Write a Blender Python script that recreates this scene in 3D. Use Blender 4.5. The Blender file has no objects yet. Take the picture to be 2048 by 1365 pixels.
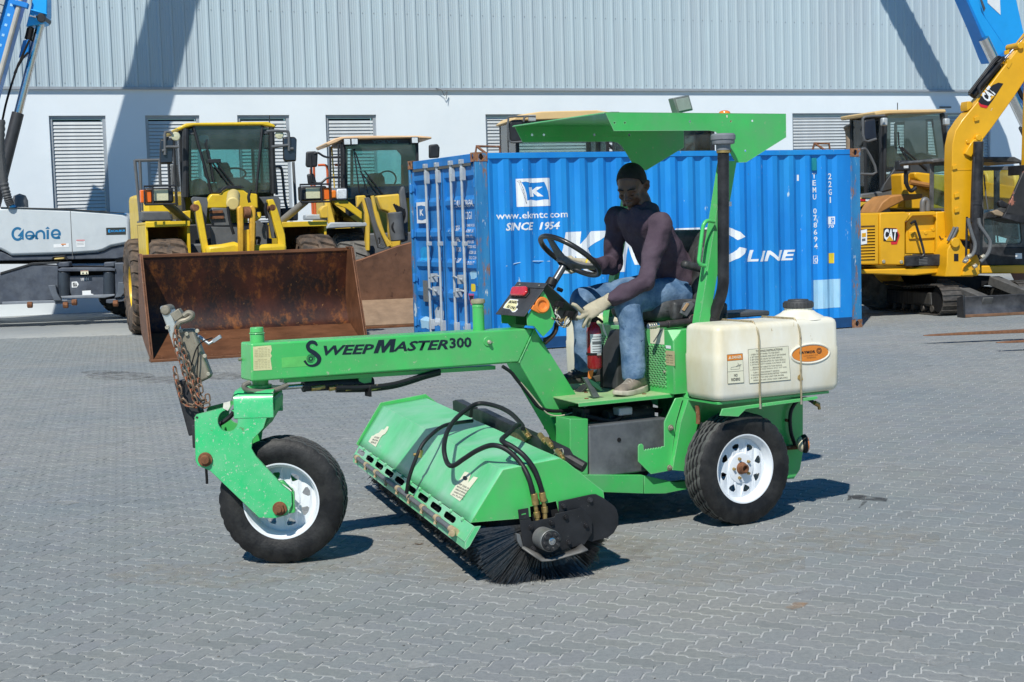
import bpy, bmesh, math, random
import numpy as np
from mathutils import Vector, Matrix, noise
from mathutils.geometry import tessellate_polygon
random.seed(7); np.random.seed(7)
R = math.radians
sc = bpy.context.scene
COL = sc.collection
# ---------------------------------------------------------------- camera
CAM = Vector((0, 0, 1.70)); FPX = 3005.8; PW, PH = 2048, 1365
pit, rol = .0797, .0305
fwd = Vector((0, math.cos(pit), -math.sin(pit))); rt = Vector((1, 0, 0)); up = rt.cross(fwd)
CR = rt*math.cos(rol) - up*math.sin(rol); CU = rt*math.sin(rol) + up*math.cos(rol)
cd = bpy.data.cameras.new('camera'); cam = bpy.data.objects.new('camera', cd); COL.objects.link(cam)
cd.sensor_fit = 'HORIZONTAL'; cd.sensor_width = 36; cd.lens = FPX/PW*36; cd.clip_start = .1; cd.clip_end = 600
m = Matrix((CR, CU, -fwd)).transposed().to_4x4(); m.translation = CAM; cam.matrix_world = m
sc.camera = cam
# ---------------------------------------------------------------- sky, sun, exposure
SUN = Vector((.25, .83, -1.0)).normalized()          # direction the light travels
el = math.asin(-SUN.z); az = math.atan2(-SUN.x, -SUN.y)
w = bpy.data.worlds.new('World'); sc.world = w; w.use_nodes = True
nt = w.node_tree; bg = nt.nodes['Background']; sk = nt.nodes.new('ShaderNodeTexSky')
sk.sky_type = 'NISHITA'; sk.sun_disc = False; sk.sun_elevation = el; sk.sun_rotation = az
sk.air_density = 1.0; sk.dust_density = .1; sk.ozone_density = 2.6
hs = nt.nodes.new('ShaderNodeHueSaturation'); hs.inputs['Saturation'].default_value = 2.0; nt.links.new(sk.outputs[0], hs.inputs['Color']); nt.links.new(hs.outputs[0], bg.inputs[0]); bg.inputs[1].default_value = .094
sl = bpy.data.lights.new('sun', 'SUN'); sl.energy = 4.8; sl.angle = R(.53); sl.color = (1, .97, .89)
so = bpy.data.objects.new('sun', sl); COL.objects.link(so); so.location = (-10, -30, 40)
so.rotation_euler = SUN.to_track_quat('-Z', 'Y').to_euler()
sc.view_settings.view_transform = 'Standard'; sc.view_settings.look = 'None'
sc.view_settings.exposure = 0; sc.view_settings.gamma = 1; sc.view_settings.use_curve_mapping = False
sc.render.engine = 'CYCLES'; sc.cycles.max_bounces = 8; sc.cycles.transparent_max_bounces = 12
sc.cycles.use_denoising = True

def ray(u, v): return fwd + CR*((u-PW/2)/FPX) + CU*((PH/2-v)/FPX)
def ground(u, v, z=0.0):
    d = ray(u, v); return CAM + d*((z-CAM.z)/d.z)
def V(*a): return Vector(a)

# ---------------------------------------------------------------- materials
MATS = {}
def mat(name, col, rough=.5, metal=0, var=.18, scale=5, spots=None, bump=0, bscale=60, spec=.5, coat=0,
        stain=None, alpha=None, trans=0, wear=None, emit=None, stretch=(1, 1, 1), ior=1.45):
    """procedural surface: base colour with a soft mottling, optional (colour, amount, scale) chips and stains, fine bump"""
    if name in MATS: return MATS[name]
    m = bpy.data.materials.new(name); m.use_nodes = True; t = m.node_tree; N = t.nodes; L = t.links
    b = N['Principled BSDF']; b.inputs['Roughness'].default_value = rough; b.inputs['Metallic'].default_value = metal
    b.inputs['Specular IOR Level'].default_value = spec; b.inputs['Coat Weight'].default_value = coat; b.inputs['IOR'].default_value = ior
    b.inputs['Coat Roughness'].default_value = .12
    tc = N.new('ShaderNodeTexCoord'); mp = N.new('ShaderNodeMapping'); mp.inputs['Scale'].default_value = stretch
    L.new(tc.outputs['Object'], mp.inputs[0]); co = mp.outputs[0]
    def nz(s, d=4, r=.6):
        n = N.new('ShaderNodeTexNoise'); n.inputs['Scale'].default_value = s; n.inputs['Detail'].default_value = d
        n.inputs['Roughness'].default_value = r; L.new(co, n.inputs['Vector']); return n.outputs['Fac']
    def ramp(f, lo, hi):
        r = N.new('ShaderNodeMapRange'); r.inputs['From Min'].default_value = lo; r.inputs['From Max'].default_value = hi
        L.new(f, r.inputs['Value']); return r.outputs[0]
    def mix(f, a, bb):
        x = N.new('ShaderNodeMix'); x.data_type = 'RGBA'
        if isinstance(f, float): x.inputs[0].default_value = f
        else: L.new(f, x.inputs[0])
        for i, c in ((6, a), (7, bb)):
            if isinstance(c, (tuple, list)): x.inputs[i].default_value = (*c[:3], 1)
            else: L.new(c, x.inputs[i])
        return x.outputs[2]
    lo = tuple(c*(1-var) for c in col[:3]); hi = tuple(min(1, c*(1+var)) for c in col[:3])
    c = mix(ramp(nz(scale), .3, .7), lo, hi)
    if stain:
        sco, amt, ss = stain; c = mix(ramp(nz(ss, 5, .65), 1-amt-.16, 1-amt+.16), c, sco)
    if spots:
        for sp_ in (spots if isinstance(spots, list) else [spots]):
            sco, amt, ss = sp_[:3]; sf = sp_[3] if len(sp_) > 3 else .02; c = mix(ramp(nz(ss, 6, .7), 1-amt-sf, 1-amt+sf), c, sco)
    if wear:      # paint rubbed off along the edges
        bv = N.new('ShaderNodeBevel'); bv.samples = 4; bv.inputs['Radius'].default_value = wear[1]; ge = N.new('ShaderNodeNewGeometry'); dp = N.new('ShaderNodeVectorMath'); dp.operation = 'DOT_PRODUCT'
        L.new(bv.outputs[0], dp.inputs[0]); L.new(ge.outputs['Normal'], dp.inputs[1]); ma = N.new('ShaderNodeMath'); ma.operation = 'MULTIPLY_ADD'; L.new(nz(26, 5, .7), ma.inputs[0]); ma.inputs[1].default_value = .45
        inv = N.new('ShaderNodeMath'); inv.operation = 'SUBTRACT'; inv.inputs[0].default_value = 1; L.new(dp.outputs['Value'], inv.inputs[1]); L.new(inv.outputs[0], ma.inputs[2])
        c = mix(ramp(ma.outputs[0], .30, .42), c, wear[0])
    L.new(c, b.inputs['Base Color'])
    rr = N.new('ShaderNodeMapRange'); rr.inputs['To Min'].default_value = max(.02, rough-.1); rr.inputs['To Max'].default_value = min(1, rough+.12)
    L.new(nz(scale*2.3), rr.inputs['Value']); L.new(rr.outputs[0], b.inputs['Roughness'])
    if bump:
        bp = N.new('ShaderNodeBump'); bp.inputs['Strength'].default_value = bump; bp.inputs['Distance'].default_value = .01
        L.new(nz(bscale, 5), bp.inputs['Height']); L.new(bp.outputs[0], b.inputs['Normal'])
    if trans: b.inputs['Transmission Weight'].default_value = trans
    if alpha is not None: b.inputs['Alpha'].default_value = alpha
    if emit: b.inputs['Emission Color'].default_value = (*emit, 1); b.inputs['Emission Strength'].default_value = 1
    MATS[name] = m; return m

GREEN = mat('green_paint', (.060, .50, .118), .36, var=.14, scale=3, spots=[((.34, .46, .26), .345, 30), ((.35, .10, .03), .27, 21), ((.10, .06, .04), .27, 55)], stain=((.13, .42, .15), .44, 4), coat=.25, wear=((.30, .50, .30), .010))
GREENC = mat('green_paint_clean', (.055, .46, .105), .36, var=.12, scale=3, spots=[((.24, .40, .20), .34, 28), ((.10, .07, .04), .275, 50)], stain=((.11, .38, .14), .42, 4), coat=.25, wear=((.26, .48, .26), .008))
GREENF = mat('green_paint_faded', (.090, .55, .205), .42, var=.12, scale=3, stain=((.26, .58, .36), .47, 2.6), spots=[((.40, .52, .38), .325, 22), ((.14, .09, .05), .27, 45)], coat=.15, wear=((.40, .58, .42), .008))
GREENW = mat('green_paint_worn', (.03, .52, .17), .40, var=.12, scale=5, spots=[((.48, .54, .42), .375, 34), ((.42, .50, .40), .37, 75), ((.16, .07, .035), .335, 15)], stain=((.13, .52, .24), .46, 7), coat=.2, wear=((.12, .08, .05), .007))
GFLOOR = mat('green_dusty_floor', (.34, .45, .22), .8, var=.2, scale=7, spots=[((.12, .07, .04), .33, 16)], stain=((.16, .42, .16), .42, 6))
BLACK = mat('black_paint', (.014, .014, .016), .45, var=.3, scale=6, spec=.3, spots=[((.30, .27, .22), .285, 60)], stain=((.05, .05, .055), .45, 5))
BLACKD = mat('dull_black', (.014, .014, .015), .7, spec=.2, var=.3, scale=9)
RUBBER = mat('rubber', (.010, .010, .011), .52, spec=.35, var=.25, scale=14, stain=((.042, .041, .039), .40, 6), bump=.25, bscale=70)
TREADM = mat('dusty_tread', (.105, .105, .10), .85, var=.25, scale=20, stain=((.05, .05, .05), .42, 9))
HOSE = mat('hose_rubber', (.015, .016, .018), .5, spec=.35, var=.25, scale=20, spots=[((.16, .13, .09), .33, 30)])
BRASS = mat('brass_fitting', (.42, .29, .11), .45, .75, var=.3, scale=40, spots=((.25, .12, .05), .35, 60))
ZINC = mat('zinc_fitting', (.50, .46, .36), .45, .6, var=.25, scale=30, spots=((.28, .17, .08), .35, 40))
STEEL = mat('bright_steel', (.62, .62, .62), .22, 1, var=.1, scale=20)
CAST = mat('cast_steel', (.29, .26, .20), .55, .55, var=.25, scale=12, spots=((.22, .14, .08), .33, 26))
RUST = mat('rusty_steel', (.20, .085, .04), .8, .2, var=.4, scale=20, spots=((.40, .28, .18), .36, 30), bump=.3, bscale=80)
DARKSTEEL = mat('dark_steel', (.095, .102, .110), .38, .2, var=.35, scale=5, stain=((.20, .21, .215), .48, 4), spots=((.25, .24, .22), .27, 14))
WHITERIM = mat('white_rim_paint', (.74, .77, .80), .38, var=.05, scale=10, spots=((.35, .30, .25), .25, 40))
POLY = mat('cream_polyethylene', (.78, .75, .64), .42, var=.05, scale=4, stain=((.66, .57, .37), .42, 3.0), spec=.5, spots=((.45, .36, .20), .29, 26), stretch=(1, 1, .5), bump=.04, bscale=14)
GREY = mat('grey_plastic', (.12, .125, .13), .6, var=.2, scale=12)
LGREY = mat('light_grey_paint', (.38, .41, .43), .5, var=.12, scale=9, spots=((.2, .14, .08), .27, 22))
GALV = mat('galvanised', (.50, .53, .54), .45, .35, var=.15, scale=9, spots=((.30, .24, .18), .28, 20))
PAPER = mat('yellowed_decal', (.72, .66, .36), .6, var=.12, scale=14, spots=((.45, .42, .25), .28, 30))
CREAM = mat('cream_decal', (.76, .73, .55), .6, var=.06, scale=12)
WHITE = mat('white_paint', (.78, .79, .79), .5, var=.06, scale=8)
INK = mat('black_ink', (.012, .013, .018), .55, var=.1)
NAVYINK = mat('dark_lettering', (.008, .018, .030), .45, var=.15)
ORANGE = mat('orange_plastic', (.78, .22, .035), .45, var=.12, scale=20)
ORANGED = mat('orange_decal', (.74, .24, .03), .5, var=.08, scale=12)
REDP = mat('red_paint', (.30, .012, .018), .25, var=.12, scale=10, coat=.5)
REDL = mat('red_lens', (.55, .03, .035), .18, var=.2, scale=26, coat=.6)
AMBER = mat('amber_lens', (.85, .22, .02), .2, var=.1, coat=.5)
LENS = mat('lamp_lens', (.62, .60, .40), .18, var=.12, scale=40, coat=.6)
SEAT = mat('black_vinyl', (.028, .029, .031), .5, var=.3, scale=14, stain=((.10, .10, .10), .42, 9), bump=.1)

# ---------------------------------------------------------------- mesh building
class MB:
    def __init__(s): s.v = []; s.f = []
    def add(s, vs, fs):
        o = len(s.v); s.v += [Vector(p) for p in vs]; s.f += [tuple(i+o for i in q) for q in fs]; return s
    def box(s, x0, x1, y0, y1, z0, z1):
        p = [(x, y, z) for z in (z0, z1) for y in (y0, y1) for x in (x0, x1)]
        return s.add(p, [(0, 2, 3, 1), (4, 5, 7, 6), (0, 1, 5, 4), (2, 6, 7, 3), (0, 4, 6, 2), (1, 3, 7, 5)])
    def obox(s, c, hx, hy, hz):
        c = Vector(c); p = [c+hx*i+hy*j+hz*k for k in (-1, 1) for j in (-1, 1) for i in (-1, 1)]
        return s.add(p, [(0, 2, 3, 1), (4, 5, 7, 6), (0, 1, 5, 4), (2, 6, 7, 3), (0, 4, 6, 2), (1, 3, 7, 5)])
    def prism(s, pts, vec, holes=()):
        """solid of the polygon pts (3D, planar) pushed along vec; holes are inner loops"""
        vec = Vector(vec); pts = [Vector(p) for p in pts]; n = len(pts)
        if not holes:
            nrm = sum(((pts[i]-pts[0]).cross(pts[(i+1) % n]-pts[0]) for i in range(n)), Vector())
            if nrm.dot(vec) > 0: pts = pts[::-1]
            f = [tuple(range(n)), tuple(range(2*n-1, n-1, -1))]
            f += [((i+1) % n, i, i+n, (i+1) % n+n) for i in range(n)]
            return s.add(pts+[p+vec for p in pts], f)
        loops = [pts]+[[Vector(p) for p in h] for h in holes]
        tri = tessellate_polygon(loops); flat = [p for l in loops for p in l]; n = len(flat)
        f = []
        for a, b, c in tri:
            if (flat[b]-flat[a]).cross(flat[c]-flat[a]).dot(vec) > 0: a, c = c, a
            f += [(a, b, c), (c+n, b+n, a+n)]
        k = 0
        for l in loops:
            m_ = len(l)
            f += [(k+i, k+(i+1) % m_, k+(i+1) % m_+n, k+i+n) for i in range(m_)]; k += m_
        return s.add(flat+[p+vec for p in flat], f)
    def tube(s, pts, r, n=10, closed=False, caps=True):
        pts = [Vector(p) for p in pts]; k = len(pts); rs = r if isinstance(r, (list, tuple)) else [r]*k
        T = []
        for i in range(k):
            a = pts[(i-1) % k] if closed or i else pts[0]; b = pts[(i+1) % k] if closed or i < k-1 else pts[-1]
            T.append((b-a).normalized())
        u = T[0].orthogonal().normalized(); vs = []
        for i in range(k):
            u = (u-T[i]*u.dot(T[i])).normalized(); w_ = T[i].cross(u)
            vs += [pts[i]+(u*math.cos(6.28319*j/n)+w_*math.sin(6.28319*j/n))*rs[i] for j in range(n)]
        f = []
        for i in range(k if closed else k-1):
            a = i*n; b = ((i+1) % k)*n
            f += [(a+j, a+(j+1) % n, b+(j+1) % n, b+j) for j in range(n)]
        if caps and not closed: f += [tuple(range(n-1, -1, -1)), tuple(range((k-1)*n, k*n))]
        return s.add(vs, f)
    def cyl(s, a, b, r, r2=None, n=20): return s.tube([a, b], [r, r if r2 is None else r2], n)
    def lathe(s, o, ax, prof, n=32, ref=None):
        """profile (radius, distance along axis)"""
        o = Vector(o); ax = Vector(ax).normalized(); u = Vector(ref) if ref else ax.orthogonal().normalized(); w_ = ax.cross(u); vs = []
        for r, h in prof: vs += [o+ax*h+(u*math.cos(6.28319*j/n)+w_*math.sin(6.28319*j/n))*r for j in range(n)]
        f = [(i*n+j, i*n+(j+1) % n, (i+1)*n+(j+1) % n, (i+1)*n+j) for i in range(len(prof)-1) for j in range(n)]
        return s.add(vs, f)
    def loft(s, rings, caps=True, closed=True):
        n = len(rings[0]); vs = [p for r_ in rings for p in r_]; f = []
        for i in range(len(rings)-1):
            f += [(i*n+j, i*n+(j+1) % n, (i+1)*n+(j+1) % n, (i+1)*n+j) for j in range(n if closed else n-1)]
        if caps: f += [tuple(range(n-1, -1, -1)), tuple(range((len(rings)-1)*n, len(rings)*n))]
        return s.add(vs, f)
    def hexnut(s, c, ax, r, h):
        ax = Vector(ax).normalized(); return s.cyl(Vector(c), Vector(c)+ax*h, r, n=6)
    def mesh(s, name, smooth=True, ang=35):
        me = bpy.data.meshes.new(name); me.from_pydata([tuple(p) for p in s.v], [], s.f)
        bm = bmesh.new(); bm.from_mesh(me); bmesh.ops.recalc_face_normals(bm, faces=bm.faces); bm.to_mesh(me); bm.free()
        if smooth:
            me.polygons.foreach_set('use_smooth', [True]*len(me.polygons)); me.set_sharp_from_angle(angle=R(ang))
        me.update(); return me
    def build(s, name, material, parent=None, bev=0, smooth=True, seg=2, ang=35):
        me = s.mesh(name, smooth, ang); return link(name, me, material, parent, bev, seg)

def link(name, me, material, parent=None, bev=0, seg=2):
    o = bpy.data.objects.new(name, me)
    if material and not me.materials: me.materials.append(material)
    COL.objects.link(o)
    if parent is not None: o.parent = parent.e if isinstance(parent, Frame) else parent
    if bev:
        b = o.modifiers.new('edge', 'BEVEL'); b.width = bev; b.segments = seg; b.limit_method = 'ANGLE'; b.angle_limit = R(40); b.harden_normals = False
    return o

def tag(o, label=None, cat=None, group=None, kind=None):
    for k, v in (('label', label), ('category', cat), ('group', group), ('kind', kind)):
        if v: o[k] = v
    return o

class Frame:
    """a thing: an Empty at its base; t(px, py, y=..) reads a photograph pixel as a point on one of the thing's own planes"""
    def __init__(s, name, origin, yaw, label=None, cat=None, group=None, kind=None):
        s.o = Vector(origin); s.a = R(yaw); s.X = V(math.cos(s.a), math.sin(s.a), 0); s.Y = V(-math.sin(s.a), math.cos(s.a), 0); s.Z = V(0, 0, 1)
        if name:
            s.e = bpy.data.objects.new(name, None); COL.objects.link(s.e); s.e.location = s.o; s.e.rotation_euler = (0, 0, s.a)
            s.e.empty_display_size = .2; tag(s.e, label, cat, group, kind)
    def loc(s, P): d = Vector(P)-s.o; return V(d.dot(s.X), d.dot(s.Y), d.z)
    def wor(s, p): p = Vector(p); return s.o+s.X*p.x+s.Y*p.y+s.Z*p.z
    def t(s, u, v, x=None, y=None, z=None):
        d = ray(u, v); n, c = (s.X, x) if x is not None else (s.Y, y) if y is not None else (s.Z, z)
        k = (s.o+n*c-CAM).dot(n)/d.dot(n); return s.loc(CAM+d*k)
    def ts(s, pts, **k): return [s.t(u, v, **k) for u, v in pts]

def smooth_path(pts, n=8):
    pts = [Vector(p) for p in pts]; P = [pts[0]*2-pts[1]]+pts+[pts[-1]*2-pts[-2]]; out = []
    for i in range(1, len(P)-2):
        a, b, c, d = P[i-1:i+3]
        for j in range(n):
            t = j/n; out.append(.5*((2*b)+(c-a)*t+(2*a-5*b+4*c-d)*t*t+(3*b-a-3*c+d)*t*t*t))
    return out+[pts[-1]]

def plate(name, F, px, y, th, material, parent=None, bev=.003, holes=()):
    """flat plate: outline px in the plane y of frame F, thickness th towards +y"""
    return MB().prism(F.ts(px, y=y), V(0, th, 0), [F.ts(h, y=y) for h in holes]).build(name, material, parent or F, bev)

def circ(cx, cy, r, n=16, ry=None): return [(cx+r*math.cos(6.28319*i/n), cy+(ry or r)*math.sin(6.28319*i/n)) for i in range(n)]

# ---------------------------------------------------------------- lettering
def text_mesh(s, bold=0.0, shear=0.0, spacing=1.0):
    c = bpy.data.curves.new('lettering', 'FONT'); c.body = s; c.offset = bold; c.shear = shear; c.space_character = spacing
    c.resolution_u = 2
    o = bpy.data.objects.new('lettering', c); me = bpy.data.meshes.new_from_object(o)
    bpy.data.objects.remove(o); bpy.data.curves.remove(c); return me

def lettering(s, origin, ux, uy, material, parent, n=None, off=.0012, bold=.012, shear=0, spacing=1, mapf=None, cuts=None, name='lettering'):
    """text stretched over the box origin + ux + uy (uy = cap height), off above the surface"""
    me = text_mesh(s, bold, shear, spacing); xs = [v.co.x for v in me.vertices]; ys = [v.co.y for v in me.vertices]
    if not xs: return None
    x0, x1 = min(xs), max(xs); y0, y1 = min(ys), max(ys)
    if not any(ch in 'gjpqy,;Q' for ch in s): pass
    if cuts:
        L = (x1-x0); bm = bmesh.new(); bm.from_mesh(me)
        for c in cuts:
            if 0 < c < 1: bmesh.ops.bisect_plane(bm, geom=bm.verts[:]+bm.edges[:]+bm.faces[:], plane_co=(x0+c*L, 0, 0), plane_no=(1, 0, 0))
        bm.to_mesh(me); bm.free()
    ux = Vector(ux); uy = Vector(uy); n = Vector(n) if n else ux.cross(uy).normalized(); o0 = Vector(origin)
    for v in me.vertices:
        p = o0+ux*((v.co.x-x0)/(x1-x0))+uy*((v.co.y-y0)/(y1-y0))
        v.co = mapf(p) if mapf else p+n*off
    me.update(); return link(name, me, material, parent)

def ptext(F, s, bl, br, hpx, material, parent=None, bold=.012, shear=0, off=.0015, **k):
    a = F.t(*bl, **k); b = F.t(*br, **k); c = F.t(bl[0], bl[1]-hpx, **k)
    ux = b-a; uy = c-a; uy = uy-ux*(uy.dot(ux)/ux.length_squared)
    return lettering(s, a, ux, uy, material, parent or F, off=off, bold=bold, shear=shear)

def copy_tree(o, parent=None):
    c = o.copy(); COL.objects.link(c)
    if parent is not None: c.parent = parent
    for ch in list(o.children): copy_tree(ch, c)
    return c
# ================================================================ the yard: sand bed, paving stones
def ground_mat(name, tint=False):
    m = bpy.data.materials.new(name); m.use_nodes = True; t = m.node_tree; N = t.nodes; L = t.links; b = N['Principled BSDF']
    b.inputs['Specular IOR Level'].default_value = .25
    tc = N.new('ShaderNodeNewGeometry'); co = tc.outputs['Position']
    def nz(s, d=5, r=.6, vec=None):
        n = N.new('ShaderNodeTexNoise'); n.inputs['Scale'].default_value = s; n.inputs['Detail'].default_value = d; n.inputs['Roughness'].default_value = r
        L.new(vec or co, n.inputs['Vector']); return n.outputs['Fac']
    def rg(f, a, c, lo=0, hi=1):
        r = N.new('ShaderNodeMapRange'); r.inputs['From Min'].default_value = a; r.inputs['From Max'].default_value = c
        r.inputs['To Min'].default_value = lo; r.inputs['To Max'].default_value = hi; L.new(f, r.inputs['Value']); return r.outputs[0]
    def mix(f, a, c, mode='MIX'):
        x = N.new('ShaderNodeMix'); x.data_type = 'RGBA'; x.blend_type = mode
        if isinstance(f, float): x.inputs[0].default_value = f
        else: L.new(f, x.inputs[0])
        for i, q in ((6, a), (7, c)):
            if isinstance(q, tuple): x.inputs[i].default_value = (*q, 1)
            else: L.new(q, x.inputs[i])
        return x.outputs[2]
    if tint:
        c = mix(rg(nz(.22, 3), .38, .62), (.235, .258, .262), (.310, .308, .285))     # blue-grey stone, dusty patches
        at = N.new('ShaderNodeAttribute'); at.attribute_name = 'tint'
        c = mix(1.0, c, at.outputs['Color'], 'MULTIPLY')
        c = mix(rg(nz(2.2, 6, .7), .60, .74, 0, .55), c, (.34, .325, .285))          # dust
        c = mix(rg(nz(9, 6, .75), .66, .74, 0, .8), c, (.42, .41, .385))             # scuffed mortar and chalk
        c = mix(rg(nz(3.1, 5, .7), .70, .80, 0, .5), c, (.10, .10, .105))           # oil marks
        c = mix(rg(nz(34, 5, .7), .45, .70, 0, .45), c, (.14, .15, .155))             # worn mottling
        c = mix(rg(nz(140, 3), .35, .68, 0, .45), c, (.17, .18, .185))               # grain
    else:
        c = mix(rg(nz(3), .3, .7), (.40, .41, .40), (.52, .52, .49))
        c = mix(rg(nz(7, 4, .6), .60, .68, 0, .8), c, (.08, .08, .08))
        geo = N.new('ShaderNodeSeparateXYZ'); L.new(co, geo.inputs[0])
        c = mix(rg(geo.outputs[1], 23.5, 27), c, mix(rg(nz(.5), .35, .65), (.24, .26, .27), (.32, .325, .305)))
    L.new(c, b.inputs['Base Color']); b.inputs['Roughness'].default_value = .85
    bp = N.new('ShaderNodeBump'); bp.inputs['Strength'].default_value = .6; bp.inputs['Distance'].default_value = .004
    L.new(nz(190, 4), bp.inputs['Height']); L.new(bp.outputs[0], b.inputs['Normal'])
    return m
SAND = ground_mat('joint_sand'); STONE = ground_mat('paving_concrete', True)
g = MB(); n = 24; xs = np.linspace(-160, 160, n+1); ys = np.linspace(-120, 240, n+1)
g.add([(x, y, -.0042) for y in ys for x in xs], [(j*(n+1)+i, j*(n+1)+i+1, (j+1)*(n+1)+i+1, (j+1)*(n+1)+i) for j in range(n) for i in range(n)])
yard = tag(g.build('ground', SAND), kind='structure')

PA = R(-30.5); PU = .100; pa = V(math.cos(PA), math.sin(PA), 0); pb = V(-math.sin(PA), math.cos(PA), 0)
def edge_h(x, y, s=1):      # one unit of a zigzag joint along a: nodes stay on the lattice
    return [(x, y), (x+.30, y+.085), (x+.42, y+.075), (x+.58, y-.075), (x+.70, y-.085)] if s > 0 else [(x+1, y), (x+.70, y-.085), (x+.58, y-.075), (x+.42, y+.075), (x+.30, y+.085)]
def edge_v(x, y, s=1):
    return [(x, y), (x-.085, y+.30), (x-.075, y+.42), (x+.075, y+.58), (x+.085, y+.70)] if s > 0 else [(x, y+1), (x+.085, y+.70), (x+.075, y+.58), (x-.075, y+.42), (x-.085, y+.30)]
def outline(hor):
    if hor: return edge_h(0, 0)+edge_h(1, 0)+edge_v(2, 0)+edge_h(1, 1, -1)+edge_h(0, 1, -1)+edge_v(0, 0, -1)
    return edge_h(0, 0)+edge_v(1, 0)+edge_v(1, 1)+edge_h(0, 2, -1)+edge_v(0, 1, -1)+edge_v(0, 0, -1)
def inset(poly, d):
    P = np.array(poly); a = np.roll(P, 1, 0); b = np.roll(P, -1, 0)
    e1 = P-a; e2 = b-P; e1 /= np.linalg.norm(e1, axis=1)[:, None]; e2 /= np.linalg.norm(e2, axis=1)[:, None]
    n1 = np.stack([-e1[:, 1], e1[:, 0]], 1); n2 = np.stack([-e2[:, 1], e2[:, 0]], 1); nn = n1+n2
    nn /= np.maximum(.6, (1+(n1*n2).sum(1)))[:, None]; return P+nn*d
templ = {}
for hor in (True, False):
    o_ = outline(hor); A = inset(o_, .030); B = inset(o_, .066); c_ = np.array((1, .5) if hor else (.5, 1))
    templ[hor] = (np.vstack([A, A, B])-c_, len(o_))
near = []; 
for i in range(-330, 330):
    for j in range(-330, 330):
        r_ = (i-j) % 4
        if r_ == 0: hor = True; cx, cy = i+1, j+.5
        elif r_ == 3: hor = False; cx, cy = i+.5, j+1
        else: continue
        P = (pa*cx+pb*cy)*PU+V(0, 12, 0)
        if P.y < 4.6 or P.y > 25 or abs(P.x) > .36*P.y+.9: continue
        near.append((P, hor, P.length))
near.sort(key=lambda q: q[2])
rng = np.random.RandomState(3)
def stone(P, hor):
    T, k = templ[hor]; xy = T*PU; a = rng.normal(0, .012); dz = min(.0015, rng.normal(0, .0008)); tx, ty = rng.normal(0, .006, 2)
    x = xy[:, 0]; y = xy[:, 1]; x, y = x*math.cos(a)-y*math.sin(a), x*math.sin(a)+y*math.cos(a)
    z = np.concatenate([np.full(k, -.030), np.full(k, -.0036), np.zeros(k)])+dz+x*tx+y*ty
    z[:k] = -.030
    v = np.stack([pa.x*x+pb.x*y, pa.y*x+pb.y*y, z], 1)
    f = [(k+i, k+(i+1) % k, 2*k+(i+1) % k, 2*k+i) for i in range(k)]+[(i, (i+1) % k, k+(i+1) % k, k+i) for i in range(k)]+[tuple(range(2*k, 3*k))]
    t = np.clip(rng.normal(1, .042), .84, 1.12); tint = (t*(1+rng.normal(0, .012)), t, t*(1+rng.normal(0, .015)), 1)
    return v, f, tint
def tinted(me, cols):
    at = me.color_attributes.new('tint', 'FLOAT_COLOR', 'CORNER'); at.data.foreach_set('color', np.asarray(cols, np.float32).ravel())
kit = []
for q in range(16):                                  # shared data for the stones that show largest
    hor = q % 2 == 0; v, f, tt = stone(None, hor); me = bpy.data.meshes.new('paving_stone'); me.from_pydata(v.tolist(), [], f); me.materials.append(STONE)
    tinted(me, [tt]*len(me.loops)); kit.append(me)
def seen(P):
    d = P-CAM; z = d.dot(fwd); u = 1024+FPX*d.dot(CR)/z; v = 682-FPX*d.dot(CU)/z; return -60 < u < 2108 and v < 1400
solo = 0; vs = []; fs = []; cols = []; nv = 0
for P, hor, d_ in near:
    if solo < 300 and seen(P):
        o = bpy.data.objects.new('paving_stone', kit[rng.randint(8)*2+(0 if hor else 1)]); COL.objects.link(o); o.location = P; o.parent = yard; solo += 1
        continue
    v, f, tt = stone(P, hor); vs.append(v+np.array(P)); fs += [tuple(i+nv for i in q) for q in f]; nv += len(v)
    cols += [tt]*sum(len(q) for q in f)
me = bpy.data.meshes.new('paving_stones'); me.from_pydata(np.vstack(vs).tolist(), [], fs); me.materials.append(STONE); tinted(me, cols)
tag(link('paving_stones', me, STONE, yard), kind='stuff')

# ================================================================ warehouse
WF = Frame('warehouse', (0, 36.187, 0), 21.0, 'white industrial warehouse with grey ribbed cladding above louvred openings behind the machines', 'warehouse')
WALLM = mat('white_render', (.76, .81, .84), .8, var=.03, scale=.7, stain=((.68, .74, .78), .30, .5), bump=.05, bscale=30)
CLAD = mat('grey_cladding', (.43, .52, .56), .42, .0, var=.05, scale=.6, stain=((.40, .46, .50), .4, .7), stretch=(1, 1, .25))
LOUV = mat('louvre_aluminium', (.56, .58, .58), .5, .15, var=.08, scale=4)
LFR = mat('louvre_frame', (.33, .36, .39), .5, .1, var=.08)
zc = 4.834; zw = 4.242; zb = 1.02
wins = [(-10.45, -9.27), (-8.43, -7.25), (-6.41, -5.23), (-4.39, -3.19), (-.50, 5.3), (7.92, 14.16)]
def wall_pt(s_, z): return V(s_, 0, z)
mb = MB(); 
cur = -40
spans = []
for a, b in wins: spans.append((cur, a)); cur = b
spans.append((cur, 45))
outer = [V(-40, 0, -.2), V(45, 0, -.2), V(45, 0, zc), V(-40, 0, zc)]
mb.prism(outer, V(0, .3, 0), [[V(a, 0, zb), V(b, 0, zb), V(b, 0, zw), V(a, 0, zw)] for a, b in wins])
mb.build('wall', WALLM, WF)
mb = MB(); prof = []; x = -40.0
x = -10.17-.266*112
while x < 45:
    prof += [(x-.045, -.03), (x-.018, -.062), (x+.018, -.062), (x+.045, -.03), (x+.100, -.03), (x+.108, -.026), (x+.120, -.026), (x+.128, -.03), (x+.150, -.03), (x+.158, -.026), (x+.170, -.026), (x+.178, -.03)]; x += .266
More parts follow.
